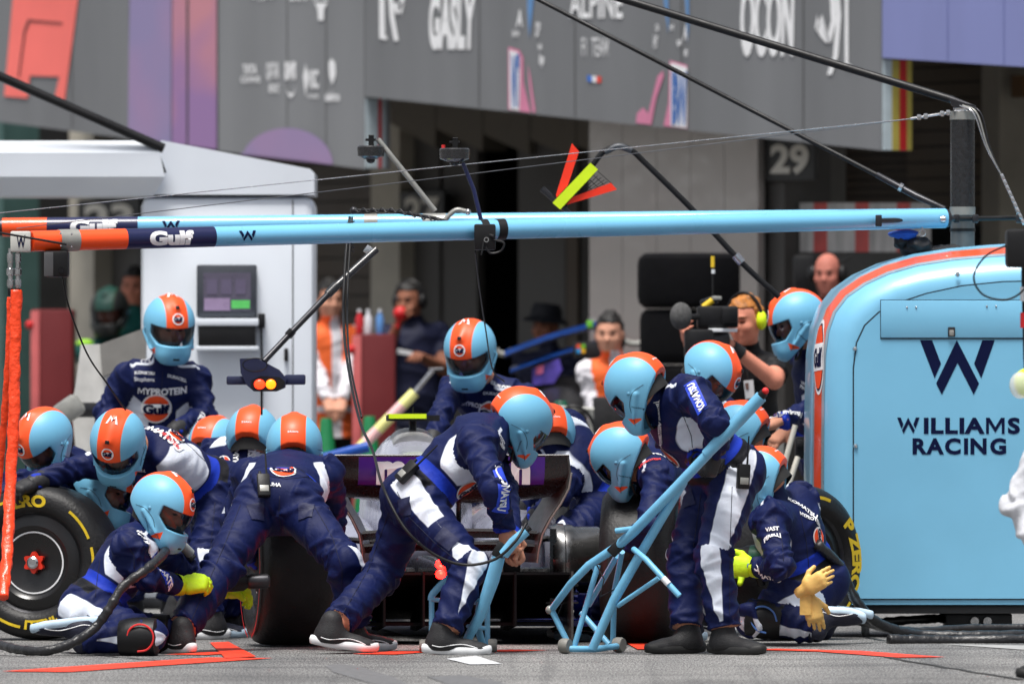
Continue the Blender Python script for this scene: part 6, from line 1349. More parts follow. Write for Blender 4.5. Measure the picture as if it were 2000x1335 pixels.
    if helmet:
        hm = inst('helmet', ME_HELM if helmet is True else ME_HELMK, Mhd, root); ORG[hm] = Vector((0, 0, 0))
        def sub(nm, me_): o = bpy.data.objects.new(nm, me_); COL.objects.link(o); o.parent = hm
        sub('visor', ME_VISOR); sub('chin_vent', ME_VENT); sub('crown_vent', ME_VENT2); sub('strap', ME_STRAP); sub('liner', ME_LIN); [sub('pivot', q) for q in ME_PIV]; [sub('jaw_seam', q) for q in ME_HSEAM]
        if helmet is True: sub('roundel', ME_ROUND); sub('roundel_lettering', ME_GTXT); sub('crown_emblem', ME_M); sub('name_lettering', ME_NAME); [sub('side_lettering', q) for q in ME_HSIDE]
    elif hair:
        hb_ = Grid((-.14, -.16, -.14), (.14, .14, .17), .006); 
        hb_.add(*f_ell((0, -.014, .034), I3, (.082, .102, .100)), .02)
        if hair[1] != 'bald':
            rr = np.random.RandomState(5)
            for _ in range(70):
                v = rr.normal(size=3); v /= np.linalg.norm(v); hb_.add(*f_ell(v * (.078, .098, .097) + np.array((0, -.014, .034)), I3, (.013,) * 3), .012)
        if hair[1] == 'long': hb_.add(*f_ell((0, -.055, -.04), I3, (.088, .07, .10)), .03)
        X = hb_.ax[0][:, None, None]; Y = hb_.ax[1][None, :, None]; Z = hb_.ax[2][None, None, :]
        D = np.maximum(hb_.D, np.minimum(Y - .035 + 0 * X + 0 * Z, np.maximum(-(Z - .068), 0 * Y + 0 * X))) if True else 0
        D = np.maximum(hb_.D, np.maximum(np.minimum(.072 - Z, Y - .02) + 0 * X, (-.05 if hair[1] != 'long' else -.14) - Z + 0 * Y + 0 * X))
        hb_.D = D.astype(np.float32); hv3, hf3 = hb_.mesh(); me = mesh_from('hair', hv3, hf3, [mat('hair_' + hair[0], {'ginger': srgb(178, 112, 48), 'black': srgb(18, 15, 14), 'brown': srgb(52, 36, 26), 'grey': srgb(70, 60, 54)}[hair[0]], .6, noise=.35, nscale=40, bump=.6, bscale=90)]); inst('hair', me, Mhd, root)
    # ---- shoes
    for W, K_, td, dv in ((AL, KL, tl, dl), (AR, KR, tr, dr)):
        td = Vector(td) if td else fw.copy() * 1; 
        if not isinstance(td, Vector): td = Vector(td)
        M = Matrix.Translation(W) @ frame(td, dv)
        sh = inst('shoe', ME_SHOEN if shoe == 'N' else ME_SHOE, M, root); o = bpy.data.objects.new('sole', {'W': ME_SOLEW, 'K': ME_SOLEK, 'N': ME_SOLEB}[shoe]); COL.objects.link(o); o.parent = sh
        if shoe != 'K': o = bpy.data.objects.new('stripe', ME_SSTR); COL.objects.link(o); o.parent = sh
    p_.J = dict(pel=pel, nk=nk, hd=hd, SR=SR, SL=SLf, EL=EL, ER=ER, WL=WL, WR=WR, KL=KL, KR=KR, AL=AL, AR=AR, up=up, rt=rt, fw=fw, hf=hf, hu=hu, hr=hr_)
    return p_
M_patch = mat('sleeve_patch_blue', srgb(28, 62, 190), .6, noise=.1, nscale=12)
def pr(p, s, px, py, h, ang=0, m=None, bold=.04, wid=1.0, shear=0, off=.005):
    if s == 'KOMATSU' and wid < 1:
        w = T(s, bold)[0][:, 0].max() * wid * 1.14; wrap_on(p.bvh, 'sleeve_patch', poly_shape([[(-w, -.9), (w, -.9), (w, .9), (-w, .9)]]), p.root, M_patch, px, py, h, h, ang, .0025)
    return wrap_on(p.bvh, 'lettering', T(s, bold, shear), p.root, m or M_print, px, py, h * wid, h, ang, off)
def roundel(p, px, py, r, ang=0):
    for sh, m, o in ((disc_shape(1, 36), M_print, .004), (disc_shape(.88, 36), M_orprint, .0065), (poly_shape([[(-.97, -.33), (-.5, -.33), (0, -.33), (.5, -.33), (.97, -.33), (.97, .33), (.5, .33), (0, .33), (-.5, .33), (-.97, .33)]]), M_print, .009)): wrap_on(p.bvh, 'emblem', sh, p.root, m, px, py, r, r, ang, o)
    g2 = T('Gulf', .06); wrap_on(p.bvh, 'emblem_lettering', g2, p.root, M_navyprint, px, py, r * .85 / g2[0][:, 0].max(), r * .6, ang, .0115)
def radio(p, px, py, ang=0, label=None):
    h, nn, _, _ = p.bvh.ray_cast(*camray(px, py))
    if h is None: return
    if nn.y > 0: nn = -nn
    upv = Vector((math.sin(R(ang)), 0, math.cos(R(ang)))); upv = (upv - nn * upv.dot(nn)).normalized(); M = Matrix((upv.cross(nn) , nn, upv)).transposed()
    c = h + nn * .022; o = empty('radio', c, label, 'radio', 'radios on belts'); MB().box(c, (.056, .034, .11), M, .006).build('radio_body', M_black, o); MB().tube([c + upv * .05 + M @ Vector((.016, 0, 0)), c + upv * .18 + M @ Vector((.016, 0, 0))], [.005, .003], 8).build('antenna', M_black, o)
    MB().cyl(c + upv * .055 - M @ Vector((.014, 0, 0)), c + upv * .07 - M @ Vector((.014, 0, 0)), .007, n=12).build('knob', M_dark, o); MB().box(c + nn * .0175 - upv * .02, (.04, .002, .03), M, .0008).build('label_plate', M_alu, o)

M_seam2 = mat('seam_navy', srgb(8, 13, 44), .8, noise=0); M_pocket = mat('pocket_navy', srgb(12, 20, 62), .7, noise=.15, nscale=14, bump=.3, bscale=40)
def seam(p, pts, r=.0016, m=None):
    """raised stitching line that follows the cloth"""
    q = []
    for (x0, y0), (x1, y1) in zip(pts, pts[1:]):
        k = max(1, int(math.hypot(x1 - x0, y1 - y0) / 7))
        for i in range(k): q.append((x0 + (x1 - x0) * i / k, y0 + (y1 - y0) * i / k))
    q.append(pts[-1]); out = []
    for x, y in q:
        h, nn, _, _ = p.bvh.ray_cast(*camray(x, y))
        if h is None or (out and (h - out[-1]).length > .09): break
        out.append(h + nn * (.0008 if nn.y < 0 else -.0008))
    if len(out) > 2: MB().tube(out, r, 5).build('seam', m or M_seam2, p.root, smooth=180)
def pocket(p, px, py, w, h_, ang): wrap_on(p.bvh, 'pocket', poly_shape([[(-1, -1), (1, -1), (1, 1), (-1, 1)]]), p.root, M_pocket, px, py, w, h_, ang, .0055)
# ================================================================== THE CREW
GLY = mat('glove_lime', srgb(196, 232, 24), .7, noise=.12, nscale=30, bump=.3, bscale=60); GLK = mat('glove_black', (.012, .012, .014, 1), .6, noise=.2, nscale=30, bump=.3, bscale=60)
V_ = Vector
# bending jackman at the car's tail
p10 = person('crew member bending to grip the small blue jack at the car\'s tail', (.12, -.99, 0), (816, 972, -2.2), (962, 836, -2.15), (1016, 822, -2.05), (.72, .42, -.55), (.5, -.1, .85),
    kr=(918, 1105, 'n'), ar=A(868, -2.62), kl=(748, 1120, -2.05), al=A(652, -2.45, .12), er=(966, 955, 'n'), wr=(986, 1030, 'f'), el=(985, 950, -2.0), wl=(998, 1050, -2.35), sr=(930, 868, -2.38), tr=(1, .05, -.02), tl=(1, .1, -.12),
    hr=dict(d=(.25, -.2, -1), z=(-.7, -.7, .1)), hl=dict(d=(.3, 0, -1), z=(.7, .7, 0)), hpr='grip', hpl='grip', girth=1.13)
pr(p10, 'KOMATSU', 987, 962, 17, -86, wid=.8, shear=.1); pr(p10, 'Dorilton', 978, 868, 8, -8); pr(p10, 'INGENUITY', 978, 854, 5, -8); pr(p10, 'COMMERCE', 978, 861, 5, -8)
roundel(p10, 912, 955, 26, 28)
radio(p10, 800, 926, 45, 'black two-way radio with aerial on the jackman\'s belt')
# man straddling the old rear wheel, seen from behind
p8 = person('crew member seen from behind straddling the worn wheel', (.99, -.14, 0), (545, 985, -1.7), (566, 924, -1.27), (575, 874, -1.22), (.02, .95, -.28), (0, .3, .95),
    kl=(430, 1112, 'n'), al=A(352, -2.35), kr=(672, 1098, 'n'), ar=A(694, -1.95), el=(462, 1015, -1.25), wl=(505, 1100, -1.2), er=(650, 1010, -1.2), wr=(640, 1095, -1.1), tl=(-.55, .6, 0), tr=(.85, .5, 0), gl=GLK, gr=GLK, girth=1.14, stripe='std')
roundel(p8, 552, 922, 26, 3); radio(p8, 514, 952, 0, 'black two-way radio on the belt of the man astride the wheel')
pr(p8, 'PUMA', 534, 946, 8, 0)
# kneeling gun man, left
p4 = person('crew member kneeling before the left tyre with lime gloves on a wheel gun', (.05, -.99, 0), (180, 1188, -2.42), (284, 1040, -2.38), (318, 990, -2.38), (.8, -.38, -.42), (.4, -.1, .9),
    kr=(292, 1244, -2.8), ar=V_((P(155, 0, -2.75).x, -2.75, .075)), kl=(318, 1236, -2.3), al=V_((P(190, 0, -2.25).x, -2.25, .075)), sr=(250, 1066, -2.56), er=(284, 1128, -2.55), wr=(352, 1143, -2.3), el=(370, 1118, -1.95), wl=(436, 1150, -1.75), tr=(-1, 0, -.12), tl=(-1, .1, -.12), dr=(0, 0, -1), dl=(0, 0, -1), gr=GLY, gl=GLY, shoe='N',
    hr=dict(d=(1, -.05, .1), z=(0, -.8, .6)), hl=dict(d=(1, .1, -.2), z=(0, .2, 1)))
pr(p4, 'KOMATSU', 322, 1122, 15, -27, wid=.8); pr(p4, 'Dorilton', 284, 1059, 9, 0); pr(p4, 'INGENUITY', 283, 1046, 5, 0); pr(p4, 'COMMERCE', 283, 1052, 5, 0)
# stooping man reaching over the left tyre
p2 = person('crew member stooping with one arm stretched over the left tyre', (-.25, .95, 0), (408, 948, .55), (282, 868, .3), (230, 864, -.05), (-.26, -.58, -.78), (-.12, -.7, .65),
    sl=(226, 900, .28), el=(138, 918, .15), wl=(66, 944, .0), er=(190, 960, .7), wr=(130, 985, .55), kl=(392, 1092, .25), al=A(410, .2), kr=(440, 1090, .8), ar=A(450, .9), gl=GLK, gr=GLK, tl=(-.9, -.3, 0), tr=(-.9, .1, 0), girth=1.05)
pr(p2, 'KOMATSU', 309, 842, 18, -60); pr(p2, 'MYPROTEIN', 330, 856, 8, -55, M_redprint); roundel(p2, 345, 850, 18, -50); pr(p2, 'DURACELL', 262, 918, 7, -12)
# standing at the front left corner
p5 = person('crew member standing upright before the white gantry pillar', (-.96, -.27, 0), (292, 905, 4.2), (318, 718, 4.02), (331, 636, 3.9), (.32, -.9, -.3), None,
    er=(206, 802, 4.0), wr=(216, 890, 3.75), el=(402, 806, 4.0), wl=(340, 842, 3.75), kr=(262, 1060, 4.1), kl=(330, 1060, 4.1), ar=A(258, 4.2), al=A(336, 4.2), tr=(-.2, -1, 0), tl=(.3, -1, 0), gl=GLK, gr=GLK, girth=1.05, size=1.02)
pr(p5, 'MYPROTEIN', 318, 764, 13, -4); roundel(p5, 305, 798, 30, -2); pr(p5, 'KOMATSU', 283, 728, 6, 0); pr(p5, 'Stephens', 282, 740, 8, -2, bold=.0); pr(p5, 'DURACELL', 346, 738, 6, -8); pr(p5, 'DORILTON', 252, 682, 5, 18); pr(p5, 'DORILTON', 376, 704, 5, -22)
for sh in (disc_shape(1, 30, .84), poly_shape([[(0, .9), (-.1, .06), (.1, .06)], [(-.8, -.45), (-.02, -.1), (.06, .08)], [(.8, -.45), (-.06, .08), (.02, -.1)]])): wrap_on(p5.bvh, 'emblem', sh, p5.root, M_print, 284, 708, 9.5, 9.5, 0, .005)
pr(p5, 'KOMATSU', 384, 826, 9, 30)
# centre, leaning over the cockpit side
p9 = person('crew member leaning forward behind the rear wing with visor towards the camera', (-.9, .42, 0), (985, 905, 3.9), (950, 752, 3.45), (918, 684, 3.2), (-.3, -.8, -.5), None,
    er=(862, 810, 3.1), wr=(842, 866, 2.9), el=(1015, 830, 3.3), wl=(958, 880, 3.0), kr=(950, 1055, 3.8), kl=(1010, 1055, 3.9), ar=A(955, 3.9), al=A(1020, 4.0), tr=(-.4, -1, 0), tl=(.1, -1, 0), gl=GLK, gr=GLK)
pr(p9, 'MYPROTEIN', 930, 790, 9, 0); roundel(p9, 955, 803, 20, -15); pr(p9, 'WILLIAMS', 968, 750, 6, -14); pr(p9, 'DURACELL', 966, 768, 6, -6)
# right rear corner
p11 = person('crew member stooping away on the far side of the rear wing', (.55, .83, 0), (1185, 950, .6), (1090, 872, .4), (1070, 852, .4), (-.25, .88, -.42), None,
    el=(1090, 965, .15), wl=(1045, 1010, .25), er=(1060, 950, .85), wr=(1010, 1000, .85), kl=(1108, 1042, .15), al=A(1150, .35), kr=(1120, 1045, .65), ar=A(1200, .9), gl=GLK, gr=GLK, tl=(-.9, .4, 0), tr=(-.9, .4, 0), stripe='full', girth=1.05)
p13 = person('crew member crouching low behind the large blue jack', (.25, .95, 0), (1338, 1000, -.35), (1258, 902, -.72), (1214, 890, -.82), (-.66, .32, -.66), (-.5, 0, .8),
    sl=(1284, 930, -.95), el=(1268, 1020, 'n'), wl=(1222, 1075, 'f'), er=(1240, 1000, -.35), wr=(1200, 1060, -.35), kl=(1285, 1118, -.75), al=A(1340, -.3), kr=(1240, 1100, -.25), ar=A(1170, -.1), gl=GLK, gr=GLK, tl=(-1, -.1, 0), tr=(-.9, .1, 0), shoe='N')
pr(p13, 'KOMATSU', 1262, 888, 12, 24); pr(p13, 'VAST', 1228, 988, 7, 14); pr(p13, 'MYPROTEIN', 1268, 900, 6, 24, M_redprint)
# the man with the large jack
p12 = person('crew member standing and holding the large blue jack', (-.45, .88, 0), (1412, 918, -2.25), (1302, 778, -2.4), (1244, 757, -2.45), (-.62, .36, -.68), (-.55, .1, .8),
    sl=(1350, 766, -2.60), el=(1402, 826, 'n'), wl=(1398, 880, 'f'), er=(1310, 860, -2.0), wr=(1362, 896, -2.45), kl=(1392, 1085, -2.5), al=A(1418, -2.55), kr=(1338, 1085, -2.3), ar=A(1340, -2.4), tl=(.8, -.6, 0), tr=(-.85, -.5, 0), gl=GLK, gr=GLK, shoe='K', stripe='front', girth=1.16,
    hl=dict(d=(-.3, -.2, -.9), z=(.6, -.7, 0)), hr=dict(d=(.9, -.1, -.1), z=(0, -.5, .9)), hpl='grip', hpr='grip')
pr(p12, 'KOMATSU', 1360, 775, 14, 116, wid=.8); roundel(p12, 1308, 893, 26, -50); pr(p12, 'MYPROTEIN', 1290, 848, 9, 55); pr(p12, 'DURACELL', 1288, 800, 6, 70)
radio(p12, 1448, 930, 4, 'black two-way radio with long aerial on the jack holder\'s belt')
p14 = person('crew member peering down beside the television camera', (-.72, -.68, 0), (1310, 930, 1.5), (1362, 792, 1.25), (1388, 730, 1.1), (.58, -.35, -.72), (.5, -.1, .8),
    er=(1300, 880, 1.0), wr=(1350, 960, .9), el=(1440, 870, 1.4), wl=(1420, 960, 1.2), kr=(1300, 1075, 1.3), kl=(1340, 1075, 1.5), ar=A(1300, 1.5), al=A(1350, 1.7), gl=GLK, gr=GLK, tl=(.5, -.8, 0), tr=(.3, -.9, 0))
p15 = person('crew member stooping half hidden behind the jack pole', (.35, .93, 0), (1398, 1010, 1.0), (1432, 885, .85), (1448, 846, .8), (-.72, .38, -.56), (-.5, .1, .8),
    el=(1380, 960, .6), wl=(1330, 1020, .7), er=(1400, 960, 1.1), wr=(1340, 1020, 1.1), kl=(1360, 1110, .8), al=A(1400, .9), kr=(1380, 1110, 1.2), ar=A(1420, 1.3), gl=GLK, gr=GLK, tl=(-1, .2, 0), tr=(-1, .2, 0))
# kneeling gun man, right
p16 = person('crew member kneeling beside the blue cabinet with pale gloves at his hip', (.6, .8, 0), (1576, 1134, -.8), (1522, 987, -.88), (1487, 938, -.92), (-.58, .30, -.74), (-.6, .1, .75),
    sl=(1504, 1018, -1.10), el=(1526, 1108, 'n'), wl=(1474, 1108, 'f'), er=(1490, 1090, -.6), wr=(1440, 1110, -.8), kl=(1474, 1206, -1.0), al=V_((P(1600, 0, -1.05).x, -1.05, .085)), kr=(1500, 1206, -.55), ar=V_((P(1615, 0, -.6).x, -.6, .085)), tl=(1, 0, -.1), tr=(1, .1, -.1), dl=(0, -.5, -1), dr=(0, 0, -1), gl=GLY, gr=GLY, shoe='N', stripe='full', girth=1.12,
    hl=dict(d=(-1, 0, .1), z=(0, -1, .1)))
pr(p16, 'KOMATSU', 1492, 1124, 11, 8); pr(p16, 'KOMATSU', 1568, 990, 11, -14); pr(p16, 'MYPROTEIN', 1583, 1012, 8, 6); pr(p16, 'VAST', 1508, 1032, 8, 4); pr(p16, 'PIRELLI', 1508, 1046, 8, 4); roundel(p16, 1598, 1048, 20, -80)
p17 = person('crew member standing half hidden by the left side of the blue cabinet', (-.2, .97, 0), (1608, 890, 3.3), (1594, 696, 3.15), (1556, 626, 3.05), (-.92, -.12, -.36), None,
    el=(1586, 800, 'n'), wl=(1524, 822, 'n'), er=(1590, 800, 3.4), wr=(1540, 840, 3.3), kl=(1590, 1050, 3.2), kr=(1615, 1050, 3.4), al=A(1590, 3.3), ar=A(1620, 3.5), tl=(-1, -.2, 0), tr=(-1, .1, 0), stripe='full', hl=dict(d=(-.9, -.2, -.3), z=(0, -.3, 1)))
pr(p17, 'VAST', 1572, 748, 6, 0); pr(p17, 'PIRELLI', 1574, 758, 7, 0); pr(p17, 'KOMATSU', 1545, 804, 9, 20)
# the men behind the left tyre
p1 = person('crew member crouching behind the orange hanging hoses', (-.45, .88, 0), (185, 1010, 1.0), (122, 900, .65), (86, 860, .5), (-.55, -.42, -.74), (-.4, -.4, .8),
    el=(40, 940, .25), wl=(-20, 975, .15), er=(90, 960, 1.0), wr=(40, 1000, .8), kl=(105, 1120, .55), al=A(150, .8), kr=(130, 1110, 1.0), ar=A(190, 1.2), gl=GLK, gr=GLK, tl=(-1, -.3, 0), tr=(-1, 0, 0))
p3 = person('crew member crouching behind the left tyre with black gloves on it', (-.15, -.98, 0), (110, 1110, .8), (152, 1000, .62), (204, 954, .42), (.86, -.3, -.32), (.3, 0, .95),
    er=(140, 1060, .45), wr=(196, 1020, .34), el=(190, 1090, .8), wl=(240, 1100, .6), kr=(160, 1180, .5), ar=A(110, .7), kl=(200, 1160, .9), al=A(160, 1.1), gl=GLK, gr=GLK, tl=(1, 0, 0), tr=(1, 0, 0), hr=dict(d=(-.9, -.2, .35), z=(0, -.5, .8)))
p7 = person('crew member stooping away with white lettering across the back', (.84, -.52, 0), (425, 985, 1.35), (478, 897, 1.32), (494, 856, 1.3), (.18, .92, -.32), None,
    er=(520, 985, 1.0), wr=(520, 1070, 1.1), el=(430, 970, 1.75), wl=(480, 1040, 1.8), kr=(445, 1095, 1.05), ar=A(400, .5), kl=(420, 1090, 1.5), al=A(380, 1.3), gl=GLK, gr=GLK, tl=(.9, .3, 0), tr=(.9, .2, 0), shoe='N')
pr(p7, 'KOMATSU', 488, 915, 15, 84); pr(p7, 'MYPROTEIN', 461, 918, 11, -88); roundel(p7, 437, 905, 16, -70)
p6 = person('crew member with only the helmet top showing over another man\'s back', (.7, -.7, 0), (380, 1000, 2.9), (405, 900, 2.7), (421, 874, 2.6), (.45, .75, -.45), None,
    er=(420, 980, 2.4), wr=(440, 1050, 2.5), el=(360, 970, 3.0), wl=(400, 1050, 3.0), kr=(400, 1090, 2.6), ar=A(370, 2.4), kl=(390, 1090, 3.0), al=A(350, 3.0), gl=GLK, gr=GLK, tl=(1, .3, 0), tr=(1, .3, 0), h=.012)
seam(p8, [(546, 968), (545, 1000), (548, 1030), (552, 1058)]); seam(p8, [(470, 985), (440, 1060), (405, 1140), (372, 1215)]); seam(p8, [(612, 985), (650, 1050), (668, 1110), (668, 1190)]); seam(p8, [(500, 925), (560, 935), (625, 928)]); pocket(p8, 500, 1000, 15, 17, 12); pocket(p8, 598, 998, 15, 17, -8)
seam(p10, [(776, 960), (800, 1010), (850, 1060), (900, 1100)]); seam(p10, [(870, 1130), (858, 1180), (850, 1215)]); seam(p10, [(860, 838), (900, 870), (925, 930)]); seam(p10, [(760, 1000), (720, 1110), (668, 1200)]); pocket(p10, 872, 1052, 22, 15, -38); pocket(p10, 790, 990, 14, 16, 20)
seam(p12, [(1370, 960), (1355, 1060), (1345, 1150), (1340, 1210)]); seam(p12, [(1430, 950), (1425, 1080), (1425, 1200)]); seam(p12, [(1330, 800), (1350, 850), (1355, 895)]); pocket(p12, 1345, 975, 14, 18, 5)
seam(p4, [(196, 1090), (190, 1130), (186, 1165)]); seam(p4, [(170, 1200), (220, 1225), (270, 1245)]); seam(p4, [(240, 1050), (262, 1085), (262, 1110)])
seam(p16, [(1560, 990), (1575, 1060), (1580, 1110)]); seam(p16, [(1515, 1010), (1528, 1060), (1530, 1095)]); seam(p5, [(318, 725), (312, 800), (300, 870)]); seam(p2, [(330, 840), (372, 872), (400, 900)]); seam(p2, [(420, 980), (412, 1060), (410, 1150)])
# ---- kit carried by the crew
def gun(c, d, label):
    d = V_(d).normalized(); o = empty('wheel_gun', c, label, 'wheel gun', 'wheel guns'); c = V_(c); dn = V_((0, 0, -1))
    MB().lathe([(0, -.14), (.045, -.14), (.055, -.12), (.055, -.02), (.045, .0), (.042, .08), (.03, .1), (0, .1)], c, d, 24).build('housing', M_black, o); MB().lathe([(.03, .1), (.034, .11), (.034, .19), (.026, .2), (0, .2)], c, d, 20).build('socket', M_dark, o); MB().lathe([(.0565, -.1), (.058, -.09), (.058, -.05), (.0565, -.04)], c, d, 24).build('band', mat('gun_green', srgb(20, 84, 60), .4), o)
    MB().tube([c - d * .06, c - d * .09 + dn * .13], .02, 12).build('grip', M_black, o); return o
gun(P(440, 1136, -1.9), (1, .2, .02), 'black wheel gun pressed against the worn wheel\'s hub'); gun(P(1450, 1088, -.85), (-1, .25, 0), 'black wheel gun held in lime gloves beside the cabinet')
hose('air_hose', [P(378, 1092, -2.0), P(345, 1066, -2.0), P(330, 1064, -2.2), P(316, 1085, -2.62), P(285, 1112, -2.8), P(240, 1145, -2.85), P(215, 1185, -2.88), P(185, 1225, -2.88), P(140, 1255, -2.95), P(90, 1270, -3.0), P(40, 1268, -2.9), P(0, 1258, -2.7), P(-60, 1240, -2.4)], .021, 'black sleeved hose trailing from the left wheel gun across the kneeling man', amp=.14, seed=11)
MB().tube(bez([P(332, 1058, -2.15), P(350, 1060, -2.1), P(372, 1080, -2.05)]), .022, 14).build('hose_cuff', mat('cuff_grey', srgb(150, 156, 156), .5), None, label='pale grey cuff round the hose by the left wheel gun', cat='cuff')
def kneepad(p, kn, an, m2, label):
    k_ = p.J[kn]; d = (p.J[an] - k_).normalized(); b = MB().lathe([(.05, -.075), (.084, -.06), (.09, 0), (.086, .06), (.078, .1)], k_ + d * .03, d, 24); o = b.build('knee_pad', M_black, p.root, smooth=60)
    ax = V_((0, -1, 0)); c = k_ + d * .04; MB().tube(bez([c + d * (.06 * math.cos(a)) + (V_((0, 0, 1)) * math.sin(a) * .06) + ax * .082 for a in [q * .7 for q in range(8)]], 4), .0045, 6).build('piping', m2, o)
kneepad(p4, 'KR', 'AR', M_redprint, 'x'); kneepad(p16, 'KL', 'AL', M_blp, 'x'); kneepad(p4, 'KL', 'AL', M_redprint, 'x')
# pale latex gloves at the kneeling man's hip
LX = mat('latex_glove', srgb(226, 184, 104), .5, noise=.15, nscale=20, bump=.2, bscale=40); lg = empty('latex_gloves', P(1590, 1190, -1.25), 'pair of pale yellow latex gloves hanging from the kneeling man\'s hip', 'gloves')
for px, py, d, dy in ((1572, 1150, (.75, -.2, .45), 0), (1582, 1168, (.25, -.1, -1), .03)):
    hv_, hf_ = HANDS['limp']; M = Matrix.Translation(P(px, py, -1.28 + dy)) @ frame(d, (.0, -1, .1)); Mn = np.array(M); me = mesh_from('glove', hv_ @ Mn[:3, :3].T + Mn[:3, 3] - A3(org(lg)), hf_, [LX]); finish('glove', me, [], lg, 0)
MB().loft([[P(x, y, -1.27 + d) for x, d in ((1562, -.01), (1584, -.015), (1584, .015), (1562, .012))] for y in (1150, 1175, 1200)]).build('cuff', LX, lg, smooth=60)
pk = empty('belt_pouch', P(1563, 880, 2.9), 'black pouch on the belt of the man beside the cabinet', 'pouch'); MB().bb(P(1553, 896, 2.85), P(1583, 852, 2.95), .012).build('bag', M_black, pk); MB().bb(P(1556, 872, 2.84), P(1581, 858, 2.852), .004).build('flap', M_cloth, pk)
for k, (a, b) in enumerate((((1553, 830), (1520, 950)), ((1558, 892), (1536, 960)))): rod('white_pole', [P(*a, 2.6), P(*b, 2.55), P(b[0] + (b[0] - a[0]) * 1.6, b[1] + (b[1] - a[1]) * 1.6, 2.5)], .014, ['longer white pole leaning beside the cabinet', 'shorter white pole leaning beside the cabinet'][k], mat('pole_white', srgb(205, 200, 188), .5), 'pole')
rod('grey_post', [P(1524, 820, 4.5), P(1522, 1205, 4.5)], .02, 'grey upright post behind the kneeling man', M_alu, 'post')

# ================================================================== BYSTANDERS
SK = lambda nm, base, white, blue, black, **kw: suit_mat(nm, base, white, blue, black, **kw)
c1 = person('television cameraman with ginger hair in a black shirt', (-.7, .66, 0), (1462, 905, 5.2), (1458, 694, 5.1), (1455, 626, 5.0), (-.5, -.85, -.14), None, el=(1512, 742, 4.75), wl=(1422, 672, 4.62), er=(1392, 752, 5.0), wr=(1346, 672, 4.75), kl=(1480, 1050, 5.1), kr=(1440, 1050, 5.2), al=A(1490, 5.2), ar=A(1430, 5.2), tl=(-.5, -.8, 0), tr=(-.6, -.8, 0),
    helmet=False, hair=('ginger', 'short'), suit=SK('cameraman_clothes', srgb(22, 22, 24), WHITE, NAVY, srgb(20, 20, 22), skin=srgb(214, 140, 116), hair=srgb(90, 50, 30)), style='polo', sleeve=.5, h=.0075, group='people before the garages', shoe='K', hl=dict(d=(-.85, -.1, .3), z=(.3, -.8, .5)), hr=dict(d=(-.2, -.5, .6), z=(-.8, -.3, 0)), girth=1.05)
J = c1.J
hs_ = empty('headset', J['hd'], 'lime green ear defenders on the ginger cameraman', 'headset')
for s in (-1, 1): c = J['hd'] + J['hr'] * .09 * s + J['hf'] * -.01; MB().ball(c, (.03, .042, .05), 16).build('ear_cup', M_fluo, hs_); 
MB().tube([J['hd'] + J['hr'] * .1 * math.cos(a) + J['hu'] * (.02 + .125 * math.sin(a)) for a in [math.pi * q / 12 for q in range(13)]], .008, 8).build('headband', M_black, hs_)
MB().tube([J['WL'] - (J['WL'] - J['EL']).normalized() * .09, J['WL'] - (J['WL'] - J['EL']).normalized() * .02], [.041, .037], 16).build('wristband', M_cloth, c1.root)
cm = empty('television_camera', P(1400, 680, 4.6), 'black shoulder television camera with grey furry microphone', 'camera')
MB().bb(P(1362, 640, 4.5), P(1440, 598, 4.75), .012).build('camera_body', M_black, cm); MB().bb(P(1337, 700, 4.42), P(1392, 643, 4.6), .014).build('matte_box', M_black, cm); MB().cyl(P(1380, 668, 4.55), P(1414, 655, 4.6), .055).build('lens', M_dark, cm)
MB().ball(P(1330, 617, 4.45), (.056, .06, .07), 24).build('microphone', mat('mic_grey', (.09, .09, .09, 1), .95, noise=.4, nscale=60, bump=1, bscale=160), cm); MB().cyl(P(1342, 620, 4.47), P(1385, 616, 4.55), .016, n=10).build('mic_mount', M_black, cm)
MB().bb(P(1410, 630, 4.44), P(1440, 600, 4.52), .008).build('viewfinder', M_black, cm); MB().box(P(1385, 590, 4.6), (.09, .05, .05), Matrix.Rotation(R(-20), 3, 'Y'), .01).build('transmitter', M_dark, cm)
MB().cyl(P(1374, 600, 4.58), P(1392, 586, 4.58), .018, n=12).build('yellow_tape', mat('tape_bright', srgb(226, 190, 40), .5), cm); MB().cyl(P(1392, 586, 4.58), P(1392, 524, 4.58), .005, n=8).build('aerial', M_black, cm)
MB().cyl(P(1392, 522, 4.58), P(1392, 500, 4.58), .010, n=10).build('aerial_tip', MATS['tape_bright'], cm); MB().cyl(P(1393, 534, 4.58), P(1393, 526, 4.58), .0095, n=10).build('aerial_band', M_white, cm); MB().box(P(1400, 582, 4.58), (.05, .03, .02), None, .004).build('battery_plate', M_alu, cm)
MB().bb(P(1384, 648, 4.48), P(1440, 641, 4.5), .002).build('label_strip', M_white, cm)
ba = empty('pass_badge', P(1463, 780, 4.85), 'white photo pass hanging on the cameraman\'s lanyard', 'badge'); q_ = P(1463, 757, 4.88); 
MB().prism([P(x, y, 4.86) for x, y in ((1452, 743), (1471, 741), (1474, 776), (1456, 779))], (0, .004, 0)).build('card', M_white, ba); MB().prism([P(x, y, 4.857) for x, y in ((1455, 748), (1462, 747), (1463, 760), (1457, 761))], (0, .002, 0)).build('portrait', mat('portrait', srgb(120, 90, 80), .5), ba); MB().tube([P(1462, 742, 4.865), P(1458, 715, 4.88), P(1450, 695, 4.92)], .004, 6).build('lanyard', M_black, ba)
VEST = SK('marshal_clothes', srgb(232, 104, 50), srgb(214, 212, 218), NAVY, srgb(22, 22, 24), skin=srgb(202, 148, 124), hair=srgb(18, 14, 12)); bg_ = dict(helmet=False, h=.012, group='people before the garages', shoe='K')
